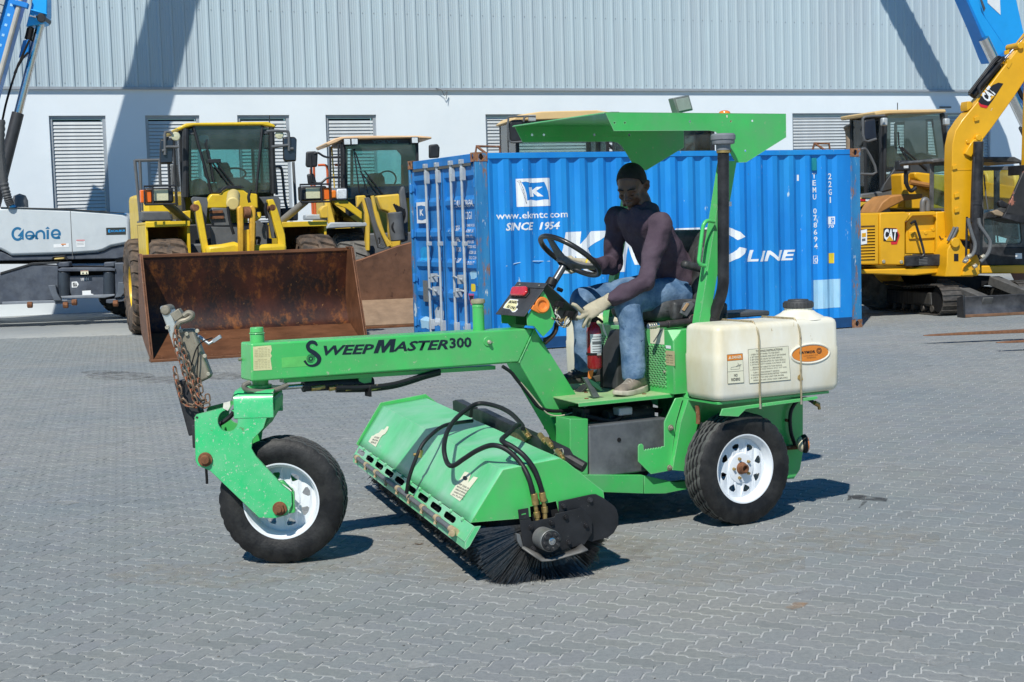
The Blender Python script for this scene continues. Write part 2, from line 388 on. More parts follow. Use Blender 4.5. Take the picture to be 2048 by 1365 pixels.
mb.loft([[V(a, b, z) for a, b in prof] for z in (zc+.02, 14.0)], caps=False, closed=False)
mb.add([V(-40, .05, zc+.3), V(45, .05, zc+.3), V(45, .05, 14), V(-40, .05, 14)], [(0, 1, 2, 3)])
mb.build('cladding', CLAD, WF, smooth=False)
MB().box(-40, 45, -.075, .02, zc-.035, zc+.02).build('flashing', LFR, WF)
mb = MB()
x = -10.17-.266*4
for k in range(100):
    for z in (zc+.10, 6.55): mb.cyl(V(x+.085, -.026, z), V(x+.085, -.040, z), .012, n=6)
    x += .266
mb.build('screws', LFR, WF)
MB().box(-40, 45, -.10, 28, 13.9, 14.2).build('roof_edge', CLAD, WF)
slat = {}
for a, b in wins:
    wide = b-a > 2; fr = MB(); t_ = .07 if not wide else .05; y0 = .05
    fr.box(a+.001, a+t_, y0, .2, zb+.001, zw-.001); fr.box(b-t_, b-.001, y0, .2, zb+.001, zw-.001); fr.box(a+t_, b-t_, y0, .2, zw-t_, zw-.001); fr.box(a+t_, b-t_, y0, .2, zb+.001, zb+t_)
    if wide:
        k = int((b-a)//2); 
        for q in range(1, k): fr.box(a+(b-a)*q/k-.04, a+(b-a)*q/k+.04, y0+.01, .2, zb+t_, zw-t_)
    w_o = fr.build('window_frame', LFR, WF, .004)
    MB().box(a+t_+.001, b-t_-.001, .26, .28, zb+t_, zw-t_).build('backing', BLACKD, w_o)
    L = b-a-2*t_; key = round(L, 1)
    if key not in slat:
        s_ = MB(); s_.prism([V(0, .070, .0), V(0, .076, -.002), V(0, .100, .066), V(0, .094, .068)], V(L, 0, 0)); slat[key] = s_.mesh('slat')
        slat[key].materials.append(LOUV)
    z = zb+t_+.02
    while z < zw-t_-.06:
        o = bpy.data.objects.new('slat', slat[key]); COL.objects.link(o); o.location = (a+t_, 0, z); o.parent = w_o; z += .0775
# small fittings on the wall
q = WF.t(1890, 215, y=0)
mb = MB(); mb.box(q.x-.18, q.x+.18, -.03, 0, q.z-.02, q.z+.02); mb.build('wall_bracket', GREY, WF)
q = WF.t(884, 182, y=0); mb = MB(); mb.tube(smooth_path([q+V(-.18, -.08, .05), q+V(-.05, -.12, .0), q+V(.02, -.10, -.12), q+V(.09, -.10, -.02), q+V(.06, -.10, -.20)]), .008, 6); mb.build('loose_cable', GREY, WF)
# ================================================================ shipping container
CF = Frame('shipping_container', (-.4052, 19.3483, 0), math.degrees(.4252), 'blue steel shipping container with white lettering and rust streaked corner posts behind the green sweeper', 'container')
BLUE = mat('container_blue', (.006, .21, .62), .40, var=.16, scale=1.6, spots=[((.45, .58, .66), .315, 8), ((.42, .55, .62), .30, 30), ((.14, .06, .03), .285, 11)], stain=((.02, .30, .68), .42, 1.3), stretch=(1, 1, .3), bump=.06, bscale=5)
BLUED = mat('container_door_blue', (.012, .17, .48), .5, var=.18, scale=3, spots=[((.50, .58, .62), .32, 7), ((.20, .10, .05), .285, 14)], stain=((.05, .25, .58), .38, 2))
BLUEP = mat('container_post_blue', (.012, .14, .36), .6, var=.25, scale=5, spots=[((.24, .12, .06), .415, 8, .05), ((.48, .55, .57), .385, 11), ((.10, .10, .09), .34, 17)], stain=((.04, .24, .46), .5, 3), stretch=(1, 1, .3))
CRUST = mat('corner_rust', (.27, .125, .06), .8, var=.4, scale=16, spots=[((.05, .20, .36), .42, 12), ((.10, .05, .03), .38, 22)])
PATCH = mat('pale_blue_patch', (.30, .55, .74), .6, var=.12, scale=8, stain=((.42, .62, .74), .4, 5), stretch=(1, 1, .3))
LBAR = mat('lock_bar_grey', (.44, .47, .49), .45, .2, var=.12, scale=8, spots=((.25, .16, .09), .30, 20))
LET = mat('container_lettering', (.76, .78, .80), .55, var=.05, scale=8, spots=((.04, .26, .62), .31, 11))
CL, CW, CH = 6.058, 2.438, 2.591
# corner castings with their oval holes
for cx in (0, 1):
    for cy in (0, 1):
        for cz in (0, 1):
            x0 = 0 if not cx else CL-.178; y0 = 0 if not cy else CW-.162; z0 = 0 if not cz else CH-.118
            def oval(c0, c1, z, f): return [f(c0+.030*math.cos(a), z+.044*math.sin(a)) for a in [6.28319*i/12 for i in range(12)]]
            mb = MB(); cz_ = z0+.06
            ys = y0 if not cy else y0+.162; sy = .012 if not cy else -.012
            mb.prism([V(x0, ys, z0), V(x0+.178, ys, z0), V(x0+.178, ys, z0+.118), V(x0, ys, z0+.118)], V(0, sy, 0), [oval(x0+.089, 0, cz_, lambda a, b, x0=x0, ys=ys: V(a+x0+.089, ys, b))] if False else [[V(x0+.089+.032*math.cos(6.28319*i/12), ys, cz_+.042*math.sin(6.28319*i/12)) for i in range(12)]])
            xs_ = x0 if not cx else x0+.178; sx = .012 if not cx else -.012
            mb.prism([V(xs_, y0+.012, z0), V(xs_, y0+.150, z0), V(xs_, y0+.150, z0+.118), V(xs_, y0+.012, z0+.118)], V(sx, 0, 0), [[V(xs_, y0+.081+.030*math.cos(6.28319*i/12), cz_+.042*math.sin(6.28319*i/12)) for i in range(12)]])
            mb.box(x0+.012, x0+.166, y0+.012, y0+.150, z0+.108, z0+.117); mb.box(x0+.012, x0+.166, y0+.012, y0+.150, z0+.001, z0+.010)
            mb.box(x0+.06, x0+.13, y0+.055, y0+.11, z0+.012, z0+.105)
            mb.build('corner_casting', CRUST, CF, .003)
for x0, x1 in ((.004, .17), (CL-.17, CL-.004)):
    for y0, y1 in ((.004, .06), (CW-.06, CW-.004)):
        MB().box(x0, x1, y0, y1, .118, CH-.118).build('corner_post', BLUEP, CF, .006)
for y0, y1 in ((.006, .066), (CW-.066, CW-.006)):
    MB().box(.178, CL-.178, y0, y1, CH-.085, CH-.012).build('top_rail', BLUE, CF, .005)
    mb = MB(); mb.box(.178, CL-.178, y0+.004, y0+.05, .018, .16); mb.box(.178, CL-.178, y0-.004 if y0 < 1 else y0+.05, y0+.004 if y0 < 1 else y0+.058, .012, .03); mb.build('bottom_rail', mat('rail_dark_blue', (.01, .06, .17), .5, spots=((.3, .16, .08), .3, 10)), CF, .004)
MB().box(CL-.11, CL-.01, .07, CW-.07, CH-.11, CH-.012).build('end_rail', BLUE, CF, .004)
MB().box(.178, CL-.178, .066, CW-.066, CH-.045, CH-.030).build('roof', BLUE, CF)
MB().box(.02, CL-.05, .07, CW-.07, .12, .16).build('floor', BLUED, CF)
MB().box(CL-.05, CL-.02, .06, CW-.06, .118, CH-.10).build('end_panel', BLUE, CF)
# corrugated long sides
pit_ = .2765; x0c = .172; prof = [(x0c, .014)]; cre = [x0c]
x = x0c+.03
while x < CL-.18-pit_*.6:
    for dx, yy in ((.0, .014), (.064, .050), (.136, .050), (.200, .014)):
        if x+dx < CL-.172: prof.append((x+dx, yy)); cre.append(x+dx)
    x += pit_
prof.append((CL-.172, .014))
def side_y(x):
    for (a, ya), (b, yb) in zip(prof, prof[1:]):
        if a <= x <= b: return ya+(yb-ya)*(x-a)/max(1e-6, b-a)
    return .014
MB().loft([[V(a, b, z) for a, b in prof] for z in (.155, CH-.083)], caps=False, closed=False).build('side_panel', BLUE, CF, smooth=False)
MB().box(.172, CL-.172, CW-.05, CW-.02, .155, CH-.083).build('side_panel', BLUE, CF)
def drape(p): return V(p.x, side_y(p.x)-.0025, p.z)
def side_text(s, x0, x1, z0, z1, bold=.02, shear=0, m=LET, spacing=1):
    cuts = [(c-x0)/(x1-x0) for c in cre]
    return lettering(s, V(x0, 0, z0), V(x1-x0, 0, 0), V(0, 0, z1-z0), m, CF, mapf=drape, cuts=cuts, bold=bold, shear=shear, spacing=spacing)
def side_shape(loops, m, name='emblem', lift=0.0):
    bm = bmesh.new(); flat = [p for l in loops for p in l]; vv = [bm.verts.new((p[0], 0, p[1])) for p in flat]
    for t_ in tessellate_polygon([[V(p[0], p[1], 0) for p in l] for l in loops]): bm.faces.new([vv[i] for i in t_])
    for c in cre: bmesh.ops.bisect_plane(bm, geom=bm.verts[:]+bm.edges[:]+bm.faces[:], plane_co=(c, 0, 0), plane_no=(1, 0, 0))
    for v in bm.verts: v.co.y = side_y(v.co.x)-.002-lift
    me = bpy.data.meshes.new(name); bm.to_mesh(me); bm.free(); return link(name, me, m, CF)
def px2(pts): return [(p.x, p.z) for p in CF.ts(pts, y=0.02)]
W_ = lambda x, y: (980+x/5.935, 330+y/5.935)         # readings from an enlarged view of the lettering
sq = px2([W_(315, 167), W_(711, 155), W_(723, 487), W_(328, 500)])
fl = px2([W_(372, 207), W_(420, 200), W_(480, 214), W_(560, 212), W_(640, 203), W_(668, 262), W_(690, 330), W_(705, 412), W_(640, 412), W_(560, 426), W_(490, 414), W_(440, 425), W_(432, 350), W_(410, 270)])
kk = px2([W_(458, 268), W_(505, 265), W_(512, 300), W_(560, 262), W_(622, 260), W_(560, 310), W_(632, 375), W_(575, 376), W_(522, 335), W_(530, 378), W_(478, 380)])
side_shape([sq, fl], LET); side_shape([kk], LET)
side_shape([px2([W_(345, 205), W_(352, 203), W_(437, 462), W_(428, 465)])], INK, 'flag_pole'); side_shape([px2([W_(362, 205), W_(369, 203), W_(433, 420), W_(428, 425)])], INK, 'flag_pole')
side_shape([px2(circ(*W_(352, 196), 3.4, 10, 1.6)), px2(circ(*W_(352, 196), 2.6, 10, 1.0))], INK, 'flag_pole')
def ps(s, bl, br, h, **k):
    a = CF.t(*bl, y=.02); b = CF.t(*br, y=.02); c = CF.t(bl[0], bl[1]-h, y=.02); side_text(s, a.x, b.x, (a.z+b.z)/2, (a.z+b.z)/2+c.z-a.z, **k)
ps('www.ekmtc com', W_(84, 650), W_(922, 622), 13.8, bold=.012)
ps('SINCE', W_(186, 783), W_(528, 776), 16, bold=.03, shear=.22); ps('1954', W_(592, 773), W_(836, 766), 15.5, bold=.03, shear=.22)
# the big word, half hidden by the driver
kx0 = CF.t(1119, 540, y=.02); k1 = CF.t(1213, 462, y=.02)
Kp = px2([(1131, 465), (1162, 463.5), (1160, 489), (1184, 463), (1228, 461), (1176, 497), (1205, 546), (1170, 547), (1153, 512), (1148, 547), (1117, 548)])
side_shape([Kp], LET)
side_shape([px2([(1238, 461), (1275, 460), (1280, 500), (1310, 459), (1345, 458), (1336, 543), (1310, 543), (1316, 490), (1288, 530), (1270, 530), (1258, 492), (1250, 544), (1224, 545)])], LET)
side_shape([px2([(1350, 457.5), (1402, 455.5), (1400, 472), (1384, 473), (1376, 541), (1352, 542), (1360, 474), (1349, 474)])], LET)
cc = [(1436, 497, 58, 44), (1440, 497, 36, 27)]
oc = [(1436+60*math.cos(a), 490-38*math.sin(a)) for a in [R(25+i*17) for i in range(20)]]; ic = [(1440+40*math.cos(a), 490-22*math.sin(a)) for a in [R(25+i*17) for i in range(20)]]
side_shape([px2(oc+ic[::-1])], LET)
ps('L', (1496, 524), (1517, 523), 23, bold=.03, shear=.2); ps('INE', (1520, 523), (1590, 521), 21, bold=.03, shear=.2)
def column(s, px, py0, py1, wpx, m=LET):           # letters one above the other
    n = len(s); h = (py1-py0)/n
    for i, ch in enumerate(s):
        w_c = wpx*(.38 if ch == '1' else 1)
        if ch != ' ': ps(ch, (px-w_c/2+i*.35, py0+(i+.88)*h), (px+w_c/2+i*.35, py0+(i+.88)*h), h*.76, bold=.015)
column('TEMU 078694 0', 1630.5, 345, 528, 7); column('22G1', 1662, 345, 408, 6.5)
side_shape([px2([(1657.5, 434), (1671, 433.5), (1671, 449), (1657.5, 449)]), px2([(1664.5, 436), (1669.8, 436), (1669.8, 447.4), (1664.5, 447.4)])], LET)
ps('C', (1665.3, 446), (1669.3, 446), 8.5); ps('70', (1658.5, 456.5), (1669.5, 456), 6.5)
side_shape([px2([(1629, 512), (1637.5, 512), (1637.5, 528), (1629, 528)]), px2([(1630, 513), (1636.5, 513), (1636.5, 527), (1630, 527)])], LET)
YEL = mat('yellow_label', (.78, .56, .03), .55, var=.1)
side_shape([px2([(1659, 507), (1670, 506.5), (1670, 527), (1659, 527)])], YEL, 'label', .001)
ps('2.6m', (1660, 515), (1669, 514.6), 6, bold=.02, m=INK); ps("8'6''", (1660.5, 525), (1668.5, 524.6), 6, bold=.02, m=INK)
side_shape([px2([(1629, 561), (1680, 558), (1680, 615), (1629, 619)])], PATCH, 'repaint_patch')
side_shape([px2([(1064, 618), (1090, 616), (1092, 640), (1060, 644)])], PATCH, 'repaint_patch')
side_shape([px2([(1596, 350), (1600, 350), (1600, 362), (1596, 362)])], LET, 'tape_mark')
mb = MB(); q = CF.t(1630.5, 329, y=0); mb.box(q.x-.035, q.x+.035, .012, .045, q.z-.09, q.z+.09); mb.build('vent', mat('vent_teal', (.01, .22, .25), .5), CF, .004)
# dents and a long crease across the left panels
mb = MB(); pts = [CF.t(u, v, y=.013) for u, v in ((1012, 533), (1040, 526), (1068, 523), (1100, 523))]; mb.tube(smooth_path([V(p.x, side_y(p.x)-.001, p.z) for p in pts]), .006, 6); mb.build('crease', mat('bare_scrape', (.40, .58, .72), .5), CF)
# rails of a ladder rack standing on the roof at each end
for (a, b, c, d) in (((949, 302), (953, 293), (999, 294), (1001, 303)), ((1622, 300), (1629, 287), (1658, 288), (1661, 299))):
    y_ = 1.3; mb = MB(); P = [CF.t(u, v, y=y_) for u, v in (a, b, c, d)]; P[0].z = CH-.03; P[3].z = CH-.03; mb.tube([P[0], P[1], P[2], P[3]], .018, 8)
    mb.tube([P[1]+V(0, 0, 0), V(P[1].x+.12, y_-.25, CH-.03)], .018, 8); mb.build('roof_rail', RUST, CF)
# ---- door end
DX = .035
for k, (y0, y1) in enumerate(((.075, CW/2-.012), (CW/2+.012, CW-.075))):
    z0, z1 = .17, CH-.14; prof_d = [(DX, z0), (DX, z0+.10)]; zz = z0+.10; nb = 5; ph = (z1-z0-.2)/nb
    for i in range(nb): prof_d += [(DX, zz+.06), (DX+.036, zz+.115), (DX+.036, zz+ph-.115+.06), (DX, zz+ph-.06+.06)] if i < nb-1 else [(DX, zz+.06), (DX+.036, zz+.115), (DX+.036, zz+ph-.10), (DX, zz+ph-.045)]; zz += ph
    prof_d += [(DX, z1)]
    mb = MB().loft([[V(a, y, z) for a, z in prof_d] for y in (y0+.055, y1-.055)], caps=False, closed=False)
    mb.box(DX-.004, DX+.05, y0, y0+.055, z0, z1); mb.box(DX-.004, DX+.05, y1-.055, y1, z0, z1); mb.box(DX-.004, DX+.05, y0+.055, y1-.055, z0-.004, z0+.0005); mb.box(DX-.004, DX+.05, y0+.055, y1-.055, z1, z1+.004)
    door = mb.build('door', BLUED, CF, smooth=False)
    MB().box(DX+.012, DX+.035, y0-.014 if k == 0 else y1, y0 if k == 0 else y1+.014, z0, z1).build('gasket', RUBBER, door)
    for q in range(4):
        zq = (.30, .93, 1.56, 2.20)[q]; yy = y0-.015 if k == 0 else y1+.015
        mb = MB(); mb.cyl(V(DX-.018, yy, zq-.06), V(DX-.018, yy, zq+.06), .022, n=10); mb.box(DX-.018, DX-.006, min(yy, yy+(.11 if k == 0 else -.11)), max(yy, yy+(.11 if k == 0 else -.11)), zq-.045, zq+.045); mb.build('hinge', BLUED, door, .004)
MB().box(DX, DX+.03, CW/2-.012, CW/2+.012, .17, CH-.14).build('door_seal', RUBBER, CF)
MB().box(.012, .07, .178, CW-.178, CH-.125, CH-.012).build('header', BLUED, CF, .004)
MB().box(.004, .02, .178, CW-.178, CH-.165, CH-.128).build('header_gutter', mat('weathered_gutter', (.10, .10, .09), .7), CF, .003)
MB().box(.012, .07, .178, CW-.178, .02, .155).build('sill', BLUED, CF, .004)
for yb_ in (.43, .80, 1.30, 1.72):
    mb = MB(); xb = DX-.045; mb.cyl(V(xb, yb_, .12), V(xb, yb_, CH-.10), .019, n=12); bar = mb.build('lock_bar', LBAR, CF)
    for zz, hh in ((CH-.26, .085), (1.42, .028), (.30, .07)):
        MB().box(xb-.012, DX-.001, yb_-.042, yb_+.042, zz-hh, zz+hh).build('bar_bracket', LBAR, bar, .005)
    for zz in (CH-.10, .13): mb = MB(); mb.box(xb-.03, xb+.025, yb_-.035, yb_+.03, zz-.03, zz+.03); mb.cyl(V(xb-.035, yb_-.02, zz+.01), V(xb+.02, yb_-.02, zz+.01), .014, n=8); mb.build('cam_keeper', LBAR, bar, .004)
for yb_, zz, sgn in ((.80, .98, -1), (1.30, .98, 1), (1.72, .80, -1), (.43, .80, 1)):
    mb = MB(); xb = DX-.06; mb.tube([V(xb, yb_, zz), V(xb-.02, yb_+.08*sgn, zz+.01), V(xb-.02, yb_+.20*sgn, zz-.01), V(xb-.01, yb_+.34*sgn, zz-.03)], [.014, .013, .012, .017], 8)
    mb.box(xb-.03, DX, yb_+.24*sgn-.03, yb_+.24*sgn+.03, zz-.09, zz+.03); mb.build('door_handle', LBAR, CF, .003)
for (u0, v0, u1, v1) in ((846, 561, 857, 604),): 
    a = CF.t(u0, v0, x=DX); b = CF.t(u1, v1, x=DX); MB().box(DX-.004, DX-.001, b.y, a.y, b.z, a.z).build('data_plate', mat('steel_plate', (.24, .25, .25), .5, .4, var=.2, scale=40), CF)
def etext(s, bl, br, h, m=LET, bold=.01):
    a = CF.t(*bl, x=DX+.0); b = CF.t(*br, x=DX+.0); c = CF.t(bl[0], bl[1]-h, x=DX)
    z_ = (a.z+b.z)/2
    def mp_(p):
        # follow the door's pressed bands
        pr = prof_d; xx = DX
        for (xa, za), (xb2, zb2) in zip(pr, pr[1:]):
            if za <= p.z <= zb2 and zb2 > za: xx = xa+(xb2-xa)*(p.z-za)/(zb2-za)
        return V(xx-.004, p.y, p.z)
    lettering(s, V(DX, a.y, z_), V(0, b.y-a.y, 0), V(0, 0, c.z-a.z), m, CF, mapf=mp_, bold=bold)
E_ = lambda x, y: (790+x/6.5, 270+y/6.5)
etext('TEMU', E_(750, 948), E_(850, 945), 14.5); etext('078694', E_(875, 942), E_(1012, 938), 15); etext('22G1', E_(882, 1100), E_(970, 1095), 15)
E2 = lambda x, y: (820+x/4.875, 380+y/4.875)
for (s, a, b, y, h) in (('MAX', 420, 466, 372, 4.5), ('WEIGHT', 425, 470, 402, 5), ('30480 KGS', 528, 608, 362, 5.5), ('67200 LBS', 546, 620, 418, 6), ('TARE', 416, 470, 508, 9), ('2230 KG', 540, 610, 470, 6), ('4920 LBS', 536, 600, 525, 6), ('PAYLOAD', 428, 476, 606, 9), ('28250 KG', 538, 618, 572, 6), ('62280 LBS', 555, 628, 628, 6.5), ('CU CAP', 418, 482, 712, 9), ('33.2 CU.M', 555, 630, 680, 6), ('1172 CU.FT', 545, 622, 732, 6.5)):
    etext(s, E2(a, y), E2(b, y-3), h)
# white square with the small flag emblem
a = CF.t(*E2(72, 327), x=DX); b = CF.t(*E2(158, 118), x=DX)
MB().box(DX-.0050, DX-.0035, b.y, a.y, a.z, b.z).build('emblem', LET, CF)
h_ = b.z-a.z; w_ = a.y-b.y
fy = lambda k: a.y-w_*k
MB().prism([V(DX-.0052, fy(.12), a.z+h_*.18), V(DX-.0052, fy(.55), a.z+h_*.13), V(DX-.0052, fy(.95), a.z+h_*.2), V(DX-.0052, fy(.9), a.z+h_*.8), V(DX-.0052, fy(.5), a.z+h_*.85), V(DX-.0052, fy(.1), a.z+h_*.82)], V(-.0008, 0, 0)).build('emblem', mat('flag_blue', (.03, .16, .42), .5), CF)
lettering('K', V(DX-.0062, fy(.34), a.z+h_*.36), V(0, -w_*.40, 0), V(0, 0, h_*.30), LET, CF, n=V(-1, 0, 0), bold=.04)
for (x0, y0, x1, y1, mm, nm) in ((574, 920, 615, 990, YEL, 'label'), (565, 795, 648, 870, PATCH, 'repaint_patch'), (108, 1245, 185, 1345, PATCH, 'repaint_patch'), (228, 1150, 305, 1320, mat('grey_scrape', (.42, .47, .52), .6, var=.2, scale=12), 'repaint_patch'), (85, 560, 160, 690, mat('light_blue_wear', (.02, .30, .62), .5, var=.2, scale=9), 'repaint_patch')):
    a = CF.t(*E2(x0, y1), x=DX); b = CF.t(*E2(x1, y0), x=DX)
    def wav(p): return p
    n_ = 14; pts = []
    for i in range(n_):
        t_ = 6.28319*i/n_; r_ = 1 if nm == 'label' else 1+.12*math.sin(i*2.3)
        cx, cy = math.cos(t_), math.sin(t_); k = 1/max(abs(cx), abs(cy)); pts.append(((a.y+b.y)/2+cx*k*(a.y-b.y)/2*r_, (a.z+b.z)/2+cy*k*(b.z-a.z)/2*r_))
    def xat(z):
        xx = DX
        for (xa, za), (xb2, zb2) in zip(prof_d, prof_d[1:]):
            if za <= z <= zb2 and zb2 > za: xx = xa+(xb2-xa)*(z-za)/(zb2-za)
        return xx-.003
    bm = bmesh.new(); vv = [bm.verts.new((0, p[0], p[1])) for p in pts]; bm.faces.new(vv)
    for xa, za in prof_d: bmesh.ops.bisect_plane(bm, geom=bm.verts[:]+bm.edges[:]+bm.faces[:], plane_co=(0, 0, za), plane_no=(0, 0, 1))
    for v in bm.verts: v.co.x = xat(v.co.z)
    me = bpy.data.meshes.new(nm); bm.to_mesh(me); bm.free(); link(nm, me, mm, CF)
a = CF.t(*E2(570, 1012), x=DX-.004); b = CF.t(*E2(626, 1015), x=DX-.004); c = CF.t(*E2(600, 1125), x=DX-.004)
tri_ = MB().prism([a, b, V(a.x, (a.y+b.y)/2-.02, c.z), V(a.x, (a.y+b.y)/2+.02, c.z)], V(-.001, 0, 0)).build('label', mat('pink_label_edge', (.55, .10, .25), .5), CF)
d_ = (a+b)/2+V(0, 0, -.06)
MB().prism([d_+(a-d_)*.8+V(-.0012, 0, -.012), d_+(b-d_)*.8+V(-.0012, 0, -.012), V(a.x-.0012, d_.y-.016, c.z+.03), V(a.x-.0012, d_.y+.016, c.z+.03)], V(-.001, 0, 0)).build('label', INK, CF)
# ================================================================ the green sweeper
SW = Frame('road_sweeper', (-1.285, 7.565, 0), 28.5, 'bright green ride-on broom sweeper with a canopy, cream side tank and long front beam', 'sweeper')
def P(name, mb, m, bev=.003, par=None, **k): return mb.build(name, m, par or SW, bev, **k)
YB = -.085
# ---- main beam and its bent leg
beam = P('beam', MB().prism(SW.ts([(503, 687.7), (1069, 657), (1037.5, 725.9), (503, 763.9)], y=YB), V(0, .17, 0)), GREEN, .010, seg=3)
leg = P('beam_leg', MB().prism(SW.ts([(1070, 657.2), (1160, 801), (1186, 846), (1188, 955), (1160, 950), (1150, 917), (1038.5, 726.2)], y=YB), V(0, .17, 0)), GREENC, .006)
a, b = SW.ts([(1069.5, 657), (1038, 726)], y=YB-.001)
P('weld_seam', MB().tube([a+(b-a)*i/14+V(0, random.uniform(-.001, .001), 0) for i in range(15)], [.004+random.uniform(-.0008, .0012) for i in range(15)], 6), GREENC, 0)
a, b = SW.ts([(1069.5, 657), (1069.5, 657)], y=YB)
P('beam_rib', MB().prism([p+V(0, .05, 0) for p in SW.ts([(575, 760), (1000, 733), (1000, 741), (575, 768)], y=YB)], V(0, .07, 0)), GREENC, .002)
t0 = SW.t(515, 684, y=0); 
mb = MB(); mb.cyl(V(0, 0, 1.10), V(0, 0, 1.172), .036, n=24); mb.cyl(V(0, 0, 1.172), V(0, 0, 1.178), .040, n=24); mb.cyl(V(0, 0, 1.179), V(0, 0, 1.205), .035, .033, n=24); P('pivot_cap', mb, GREEN, .003)
fx = SW.t(957, 640, y=0).x
mb = MB(); mb.cyl(V(fx, 0, 1.11), V(fx, 0, 1.262), .032, n=24); mb.cyl(V(fx, 0, 1.235), V(fx, 0, 1.248), .0335, n=24); fp = P('filler_pipe', mb, GREENC, .002)
mb = MB(); mb.lathe(V(fx, 0, 1.258), (0, 0, 1), [(.034, 0), (.0385, .002), (.0395, .016), (.036, .024), (.0, .028)], 24); P('filler_cap', mb, mat('tan_cap', (.30, .27, .17), .6, var=.2, scale=30), 0, fp)
q = SW.t(975, 683, y=YB); mb = MB(); mb.cyl(q, q+V(0, -.006, 0), .026, n=20); P('boss', mb, GREENC, .002); mb = MB(); mb.cyl(q+V(.004, -.004, -.004), q+V(.004, -.018, -.004), .012, n=6); mb.cyl(q+V(.004, -.016, -.004), q+V(.004, -.024, -.004), .009, n=12); P('grease_nut', mb, ZINC, .001)
q = SW.t(483, 719, x=-.065)
mb = MB(); mb.cyl(V(-.066, q.y, q.z), V(-.082, q.y, q.z), .008, n=8); P('bolt', mb, CAST, .001)
# decals on the beam
P('decal', MB().prism(SW.ts([(506, 694), (542, 691), (543.5, 700), (541, 707), (543.5, 712), (541, 718), (544, 740), (507, 742)], y=YB-.0005), V(0, -.0008, 0)), PAPER, 0)
for i in range(13):
    if i in (6,): continue
    yy = 698+i*3.3; ptext(SW, ('||lllI IIl lilI lI|l IIl', 'lIIl|l Il ll|I lilll IlI')[i % 2] if i not in (0, 7) else 'OPERATION CHECK', (509 if i not in (0, 7) else 515, yy), (539 if i not in (0, 7) else 534, yy-1.4), 1.5, mat('faded_ink', (.22, .19, .10), .6), y=YB-.0016, bold=0)
P('sticker_ghost', MB().prism(SW.ts([(563, 716), (615, 712), (615, 733), (564, 736)], y=YB-.0004), V(0, -.0005, 0)), mat('yellow_green_ghost', (.13, .55, .13), .45, var=.1, scale=20), 0)
def ribbon(F, pts, ws, m, name='lettering', **k):
    pp = smooth_path([V(u, v, 0) for u, v in pts], 6); n = len(pp); L = []; Rr = []
    for i, p in enumerate(pp):
        d = (pp[min(n-1, i+1)]-pp[max(0, i-1)]).normalized(); q = i/(n-1)*(len(ws)-1); j = min(int(q), len(ws)-2); w2 = (ws[j]+(ws[j+1]-ws[j])*(q-j))/2
        L.append((p.x-d.y*w2, p.y+d.x*w2)); Rr.append((p.x+d.y*w2, p.y-d.x*w2))
    mb = MB(); A = F.ts(L, **k); Bq = F.ts(Rr, **k)
    mb.add(A+Bq, [(i, i+1, n+i+1, n+i) for i in range(n-1)]); return mb.build(name, m, F, 0)
zz = lambda x, y: (280+x/4.267, 560+y/4.267)
ribbon(SW, [zz(1512, 560), zz(1490, 536), zz(1455, 534), zz(1432, 562), zz(1445, 598), zz(1495, 630), zz(1528, 668), zz(1520, 708), zz(1482, 732), zz(1435, 728), zz(1403, 690)], [4, 7, 7, 7.5, 8, 9, 9, 7, 5, 3.5, 5], NAVYINK, y=YB-.0018)
cx, cy = zz(1458, 672); 
ribbon(SW, [(cx+3.2*math.cos(6.28319*i/14), cy+3.2*math.sin(6.28319*i/14)) for i in range(15)], [2, 2], NAVYINK, name='emblem', y=YB-.0018)
for i in range(15):
    a_ = 6.28319*i/15; ribbon(SW, [(cx+r_*math.cos(a_+t_), cy+r_*math.sin(a_+t_)) for r_, t_ in ((4.6, 0), (6.8, .12), (9.2, .4))], [.7, 1.0, .8], NAVYINK, name='emblem', y=YB-.0018)
ptext(SW, 'WEEP', (647, 711.5), (748, 707.5), 19.5, NAVYINK, bold=.028, shear=.28, y=YB)
P('lettering', MB().prism(SW.ts([(747, 707), (757, 680.5), (768, 679.8), (768.5, 694), (780, 679), (791.5, 678.2), (787, 704.6), (778.5, 705), (781, 689.5), (768.5, 705.5), (763.5, 705.8), (762, 690.5), (756, 706.5)], y=YB-.0012), V(0, -.0006, 0)), NAVYINK, 0)
ptext(SW, 'ASTER', (785, 704), (896, 699), 20, NAVYINK, bold=.028, shear=.28, y=YB)
ptext(SW, '300', (899, 697.5), (943, 695), 21, NAVYINK, bold=.03, y=YB)
# ---- steering cylinder, hoses below the beam
q0 = SW.t(560, 776, y=0); q1 = SW.t(610, 772, y=0); q2 = SW.t(745, 766, y=0)
mb = MB(); mb.cyl(q0, q1, .013, n=14); cyl_ = P('cylinder_rod', mb, STEEL, 0); mb = MB(); mb.cyl(q1, q2, .030, n=18); mb.cyl(q1+(q1-q2).normalized()*.012, q1, .033, n=18); P('steering_cylinder', mb, BLACK, .002)
for u in (622, 658, 690, 735): c = SW.t(u, 778, y=-.03); mb = MB(); mb.cyl(c, c+V(.05, 0, .004), .014, n=8); mb.cyl(c+V(.05, 0, .004), c+V(.075, 0, .006), .011, n=10); P('fitting', mb, BRASS, .001)
for off, ys in ((0, -.05), (5, -.02)):
    P('hose', MB().tube(smooth_path(SW.ts([(672, 776+off), (730, 775+off), (790, 768+off), (850, 750+off), (880, 742+off)], y=ys)), .012, 10), HOSE, 0)
P('hose', MB().tube(smooth_path(SW.ts([(500, 765), (488, 772), (496, 781), (530, 784), (555, 779), (575, 770)], y=-.06)), .013, 10), mat('grey_hose', (.16, .15, .12), .6, var=.2, scale=20), 0)
P('beam_lug', MB().prism(SW.ts([(718, 755), (744, 753), (743, 766), (728, 768), (718, 763)], y=-.03), V(0, .06, 0)), GREENC, .003)
